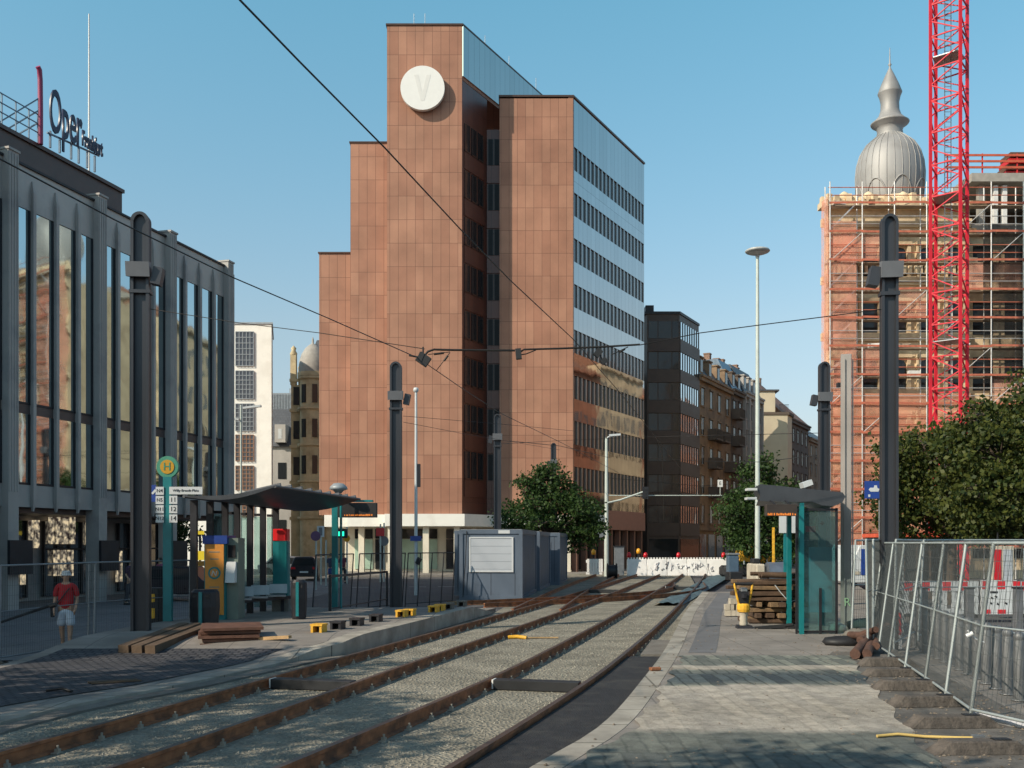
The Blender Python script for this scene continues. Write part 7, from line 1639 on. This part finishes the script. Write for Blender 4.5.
# ================================================================== trees
M['bark'] = mat('tree bark', (.075, .055, .04), .9, var=.3, scale=6, bump=.8, bscale=15)
LA = leafmat('dark street tree leaves', (.018, .042, .012), (.055, .10, .022))
LB = leafmat('leaves tinted for warm sun', (.018, .038, .010), (.095, .105, .020))  # yellow mixed into the leaf colour for warm sunlight on the crown tops
def tree(x, y, z0, label, trunk_h, blobs, nclump, nleaf, leaf=.16, clr=.34, mm=None, seed=1, group=None, lit=0.0):
    R = np.random.default_rng(seed); o = thing('street_tree', label, 'tree', (x, y, z0), group)
    m = MB(); rt_ = .17; top = Vector((x + .1, y, z0 + trunk_h)); m.tube([(x, y, z0), (x + .04, y, z0 + trunk_h * .5), tuple(top)], rt_, 9, rr=[rt_ * 1.25, rt_, rt_ * .8])
    P = []
    more = []
    for (bx, by, bz, rx, ry, rz) in blobs:
        for _ in range(3):
            d = R.normal(size=3); d[2] = abs(d[2]) * .8; d /= np.linalg.norm(d); more.append((bx + d[0] * rx, by + d[1] * ry, bz + d[2] * rz, rx * R.uniform(.25, .45), ry * .35, rz * R.uniform(.25, .5)))
    for (bx, by, bz, rx, ry, rz) in list(blobs) + more:
        c = Vector((x + bx, y + by, z0 + bz)); md = top.lerp(c, .5) + Vector((0, 0, .2)); m.tube([tuple(top), tuple(md), tuple(c)], .08, 6, rr=[.11, .07, .03])
        k = int(nclump * (rx * ry * rz) ** .66 / sum((b[3] * b[4] * b[5]) ** .66 for b in blobs) * .8) + 2
        d = R.normal(size=(k, 3)); d /= np.linalg.norm(d, axis=1)[:, None]; rad = R.uniform(.45, 1.06, k) ** .6
        q = np.array([c.x, c.y, c.z]) + d * rad[:, None] * np.array([rx, ry, rz]); P.append(q)
        for t in q[::max(1, k // 7)]: m.tube([tuple(c), tuple((Vector(t) + c) / 2 + Vector((0, 0, .1))), tuple(t)], .03, 4, rr=[.04, .025, .012])
    m.build('trunk', M['bark'], o)
    P = np.concatenate(P); P = P + R.normal(size=P.shape) * .12; K = len(P)
    C = np.repeat(P, nleaf, axis=0) + R.normal(size=(K * nleaf, 3)) * clr * np.array([1, 1, .6])
    n = len(C); a = R.normal(size=(n, 3)); a /= np.linalg.norm(a, axis=1)[:, None]; b = R.normal(size=(n, 3)); b[:, 2] *= .4; b = np.cross(a, b); b /= np.linalg.norm(b, axis=1)[:, None] + 1e-9
    s = leaf * R.uniform(.45, 1.5, (n, 1)); a = a * s * .5; b = b * s * .36
    V = np.stack([C - a, C - a * .1 + b, C + a, C - a * .1 - b], 1).reshape(-1, 3) - np.array([x, y, z0])
    me = bpy.data.meshes.new('crown'); me.vertices.add(4 * n); me.vertices.foreach_set('co', V.ravel()); me.loops.add(4 * n); me.loops.foreach_set('vertex_index', np.arange(4 * n)); me.polygons.add(n)
    me.polygons.foreach_set('loop_start', np.arange(n) * 4); me.polygons.foreach_set('loop_total', np.full(n, 4)); me.materials.append(mm or LA); me.update(); me.validate()
    ob = bpy.data.objects.new('crown', me); COL.objects.link(ob); ob.parent = o
    return o
def sc_(px0, px1, py0, Y): return None
# tree in front of the tower
Y = 60
tree(W(548, Y), Y, GZ, 'dark leafy tree standing behind the containers before the tower', 2.2, [(-1.6, 0, 3.9, 1.5, 1.5, 1.1), (.3, 0, 5.0, 1.6, 1.5, 1.2), (1.7, 0, 4.0, 1.4, 1.5, 1.3), (0, 0, 2.9, 2.6, 1.9, 1.3), (.2, -.2, 6.2, .9, .8, .8), (-1.2, 0, 5.7, .7, .7, .6), (2.2, 0, 3.1, .9, 1.2, 1.0), (-2.0, 0, 2.3, .9, 1, 1.0)], 340, 46, .17, .26, seed=3)
Y = 62
tree(W(762, Y), Y, GZ, 'dark round tree in front of the old street houses left of the right shelter', 2.0, [(-1.3, 0, 4.3, 1.5, 1.5, 1.4), (.9, 0, 5.0, 1.7, 1.5, 1.4), (0, 0, 6.7, 1.1, 1.0, .9), (.0, 0, 2.8, 2.4, 2, 1.4), (2.0, 0, 3.6, 1.1, 1.2, 1.3), (-.2, 0, 1.9, 1.8, 1.5, .9)], 340, 46, .18, .28, seed=5)
Y = 70
tree(W(800, Y), Y, GZ, 'farther tree showing between the shelter tree and the shelter roof', 2.0, [(0, 0, 3.5, 1.6, 1.6, 1.5), (-.8, 0, 2.2, 1.8, 1.5, 1.2), (.6, 0, 5.0, .9, .9, .8)], 130, 40, .18, .3, seed=6)
# large trees on the right
Y = 38
tree(W(950, Y), Y, GZ, 'broad dark tree left of the pair on the right, in front of the crane foot', 2.6, [(-1.3, 0, 5.0, 1.5, 1.6, 1.5), (.8, 0, 5.4, 1.7, 1.7, 1.4), (0, 0, 3.9, 2.4, 2.2, 1.6), (2.2, 0, 4.7, 1.5, 1.6, 1.5), (-1.9, 0, 3.8, 1.0, 1.3, 1.2), (1.2, 0, 3.2, 2.2, 2, .9)], 520, 46, .15, .24, mm=LB, seed=8, group='trees on the right')
Y = 34
tree(W(1030, Y), Y, GZ, 'big dark tree cut by the right picture edge', 2.6, [(-1.0, 0, 5.2, 1.6, 1.6, 1.6), (.8, 0, 5.8, 1.9, 1.8, 1.7), (0, 0, 4.0, 2.6, 2.2, 1.6), (1.8, 0, 4.6, 1.8, 1.6, 1.8), (-1.8, 0, 3.8, 1.2, 1.3, 1.3), (.4, 0, 3.1, 2.6, 2, .8)], 540, 46, .15, .24, mm=LB, seed=9, group='trees on the right')
# plane trees left of and behind the photographer; their shade dapples the tracks
def shadetree(x, y, label, seed, h=8.5, n=120, s=1.0):
    tree(x, y, GZ, label, h * .42, [(-1.2 * s, .3, h * .66, 1.5 * s, 1.5 * s, 1.1 * s), (1.1 * s, -.3, h * .7, 1.5 * s, 1.4 * s, 1.2 * s), (0, 1.2 * s, h * .85, 1.4 * s, 1.4 * s, 1.1 * s), (.2, -1.4 * s, h * .6, 1.3 * s, 1.2 * s, .9 * s)], n, 30, .2, .3, seed=seed, group='plane trees beside the photographer')
shadetree(-11.5, 5.2, 'plane tree on the theatre plaza just outside the left picture edge', 21, 8.5, 150)
shadetree(-6.4, 1.0, 'plane tree beside the tracks just behind the photographer on the left', 22, 8.0, 120, 1.1)
shadetree(-13.6, 9.8, 'plane tree farther along the theatre plaza outside the picture', 23, 9.5, 130)
shadetree(-3.5, -3.0, 'plane tree behind the photographer', 24, 9.5, 100, 1.2)

# ================================================================== people
def skin(name, verts, edges, radii, mm, parent, sub=2, root=0):
    me = bpy.data.meshes.new(name); me.from_pydata(verts, edges, []); ob = bpy.data.objects.new(name, me); COL.objects.link(ob)
    md = ob.modifiers.new('s', 'SKIN'); md.use_smooth_shade = True
    for i, r in enumerate(radii):
        r = r if hasattr(r, '__len__') else (r, r); me.skin_vertices[0].data[i].radius = r
    me.skin_vertices[0].data[root].use_root = True
    sd = ob.modifiers.new('u', 'SUBSURF'); sd.levels = sub; sd.render_levels = sub
    dg = bpy.context.evaluated_depsgraph_get(); m2 = bpy.data.meshes.new_from_object(ob.evaluated_get(dg)); bpy.data.objects.remove(ob)
    m2.materials.clear(); m2.materials.append(mm); m2.name = name
    for p in m2.polygons: p.use_smooth = True
    o2 = bpy.data.objects.new(name, m2); COL.objects.link(o2); o2.parent = parent; return o2
M['skin'] = mat('skin', (.45, .26, .17), .6, var=.08)
def person(x, y, z, label, top, bottom, rz=0, h=1.74, hat=None, stride=.12, shorts=False, shoes=None, hair=(.04, .03, .02), armbend=.25, bag=False):
    o = thing('person', label, 'person', (x, y, z)); o.rotation_euler = (0, 0, rz); k = h / 1.75
    def S(v): return [tuple(c * k for c in p) for p in v]
    # body: one continuous skin surface with feet and hands
    V = [(0, 0, .95), (0, 0, 1.12), (0, .01, 1.32), (0, .01, 1.46), (0, 0, 1.54), (0, -.01, 1.60), (0, -.015, 1.68), (0, 0, 1.745)]
    E = [(0, 1), (1, 2), (2, 3), (3, 4), (4, 5), (5, 6), (6, 7)]; Rr = [(.15, .11), (.15, .11), (.17, .115), (.11, .08), .052, (.07, .085), (.078, .098), (.05, .06)]
    for s in (-1, 1):
        st = stride * s; b = len(V); V += [(s * .09, 0, .88), (s * .10, -st * .5, .50), (s * .10, -st + (.07 if st < 0 else 0), .10), (s * .11, -st - .13, .035)]; E += [(0, b), (b, b + 1), (b + 1, b + 2), (b + 2, b + 3)]; Rr += [(.092, .1), (.062, .066), .04, (.042, .03)]
        b = len(V); V += [(s * .18, .01, 1.42), (s * .235, .03, 1.14), (s * .23, -armbend * .6, .93), (s * .215, -armbend * .8 - .02, .86)]; E += [(3, b), (b, b + 1), (b + 1, b + 2), (b + 2, b + 3)]; Rr += [.055, .04, .03, (.034, .02)]
        hb = b + 3
        for j in range(4):
            f = len(V); V += [(s * (.215 - .004 + 0), -armbend * .8 - .045 + .018 * j, .82), (s * .208, -armbend * .8 - .05 + .018 * j, .775 + .006 * abs(j - 1.5))]; E += [(hb, f), (f, f + 1)]; Rr += [.009, .008]
        f = len(V); V += [(s * .20, -armbend * .8 - .075, .835)]; E += [(hb, f)]; Rr += [.010]
    skin('body', S(V), E, [tuple(q * k for q in r) if hasattr(r, '__len__') else r * k for r in Rr], M['skin'], o)
    # shirt
    V = [(0, 0, .86), (0, 0, 1.12), (0, .01, 1.32), (0, .01, 1.47)]; E = [(0, 1), (1, 2), (2, 3)]; Rr = [(.182, .14), (.178, .14), (.19, .135), (.12, .09)]
    for s in (-1, 1): b = len(V); V += [(s * .19, .01, 1.41), (s * .235, .025, 1.18)]; E += [(3, b), (b, b + 1)]; Rr += [.075, .062]
    skin('shirt', S(V), E, [tuple(q * k for q in r) if hasattr(r, '__len__') else r * k for r in Rr], top, o)
    V = [(0, 0, 1.0), (0, 0, .9)]; E = [(0, 1)]; Rr = [(.168, .13), (.17, .135)]
    for s in (-1, 1): st = stride * s; b = len(V); V += [(s * .095, 0, .84), (s * .105, -st * .45, .50)] + ([] if shorts else [(s * .10, -st + (.07 if st < 0 else 0), .10)]); E += [(1, b), (b, b + 1)] + ([] if shorts else [(b + 1, b + 2)]); Rr += [(.115, .125), (.105 if shorts else .08, .11 if shorts else .085)] + ([] if shorts else [.062])
    skin('shorts' if shorts else 'trousers', S(V), E, [tuple(q * k for q in r) if hasattr(r, '__len__') else r * k for r in Rr], bottom, o)
    hm = mat('hair or hat', hair, .8) ; m = MB()
    m.lathe([(.0, 1.765), (.05, 1.76), (.085, 1.72), (.098, 1.67), (.095, 1.64)] if not hat else [(0, 1.79), (.07, 1.785), (.10, 1.75), (.105, 1.70), (.135, 1.69), (.138, 1.68), (.1, 1.675)], 0, .01, 0, 16)
    m.v = [(a * k, b_ * k, c * k) for a, b_, c in m.v]; 
    ob = m.build('hat' if hat else 'hair', mat('pale hat', hat, .8) if hat else hm, None); ob.parent = o
    m = MB(); m.cbox((0, -.095 * k, 1.645 * k), (.022 * k, .03 * k, .045 * k)); ob = m.build('nose', M['skin'], None, bevel=.004); ob.parent = o
    m = MB()
    for s in (-1, 1): m.cbox((s * .03 * k, -.083 * k, 1.665 * k), (.022 * k, .012 * k, .010 * k))
    ob = m.build('eye', M['black'], None); ob.parent = o
    m = MB()
    for s in (-1, 1): m.cbox((s * .082 * k, 0, 1.65 * k), (.016 * k, .035 * k, .06 * k))
    ob = m.build('ear', M['skin'], None, bevel=.004); ob.parent = o
    m = MB()
    for s in (-1, 1): st = stride * s; m.cbox((s * .11 * k, (-st - .05 + (.03 if st < 0 else 0)) * k, .045 * k), (.10 * k, .27 * k, .08 * k))
    ob = m.build('shoe', shoes or M['black'], None, bevel=.02); ob.parent = o
    if bag:
        m = MB(); m.tube([tuple(c * k for c in p) for p in ((.13, -.02, 1.47), (.05, -.15, 1.33), (-.10, -.155, 1.12), (-.215, -.08, .98))], .014, 6); ob = m.build('bag_strap', M['black'], None); ob.parent = o
        m = MB(); m.cbox((-.27 * k, -.05 * k, .86 * k), (.09, .2, .24), .1); ob = m.build('shoulder_bag', M['black'], None, bevel=.02); ob.parent = o
    return o
check = tiles('checked shorts cloth', (.42, .50, .62), (.28, .36, .52), (.55, .6, .68), .07, .07, .008, 0, .9, .1)
py_, px_ = 22.6, 66
person(W(66, 22.2), 22.2, GZ, 'man in red shirt, pale cap and checked shorts walking behind the left fence', mat('red shirt cloth', (.42, .015, .02), .85, var=.1), check, rz=.25, h=1.70, hat=(.55, .52, .5), shorts=True, bag=True, shoes=mat('dark shoes', (.05, .045, .04), .7))
person(W(331, 58), 58, GZ, 'distant pedestrian in blue shorts behind the departure display post', mat('dark blue shirt', (.03, .04, .08), .8), mat('blue cloth', (.03, .07, .25), .8), rz=2.8, shorts=True)
person(W(343, 59), 59, GZ, 'distant pedestrian in a maroon top right of the one in blue', mat('maroon shirt', (.16, .03, .05), .8), mat('dark trousers', (.03, .03, .035), .8), rz=.3)
person(W(131, 38), 38, GZ, 'distant pedestrian in dark clothes by the theatre entrance, half hidden by the left mast', mat('dark jacket', (.05, .02, .05), .8), mat('grey trousers', (.05, .05, .06), .8), rz=1.2)
person(W(160, 41), 41, GZ, 'distant pedestrian in a pink top behind the teal stop sign', mat('pink top', (.3, .08, .15), .8), mat('navy trousers', (.02, .025, .05), .8), rz=-.6)
# foliage by theatre entrance
tree(W(160, 52), 52, GZ, 'dark small tree between theatre and stop sign', 1.4, [(-.8, 0, 2.6, 1.3, 1.2, 1.1), (.8, 0, 2.7, 1.2, 1.2, 1.0), (0, 0, 3.4, .9, .9, .7)], 110, 36, .16, .26, seed=31)
for o in list(scene.objects):
    if '_o' in o: del o['_o']
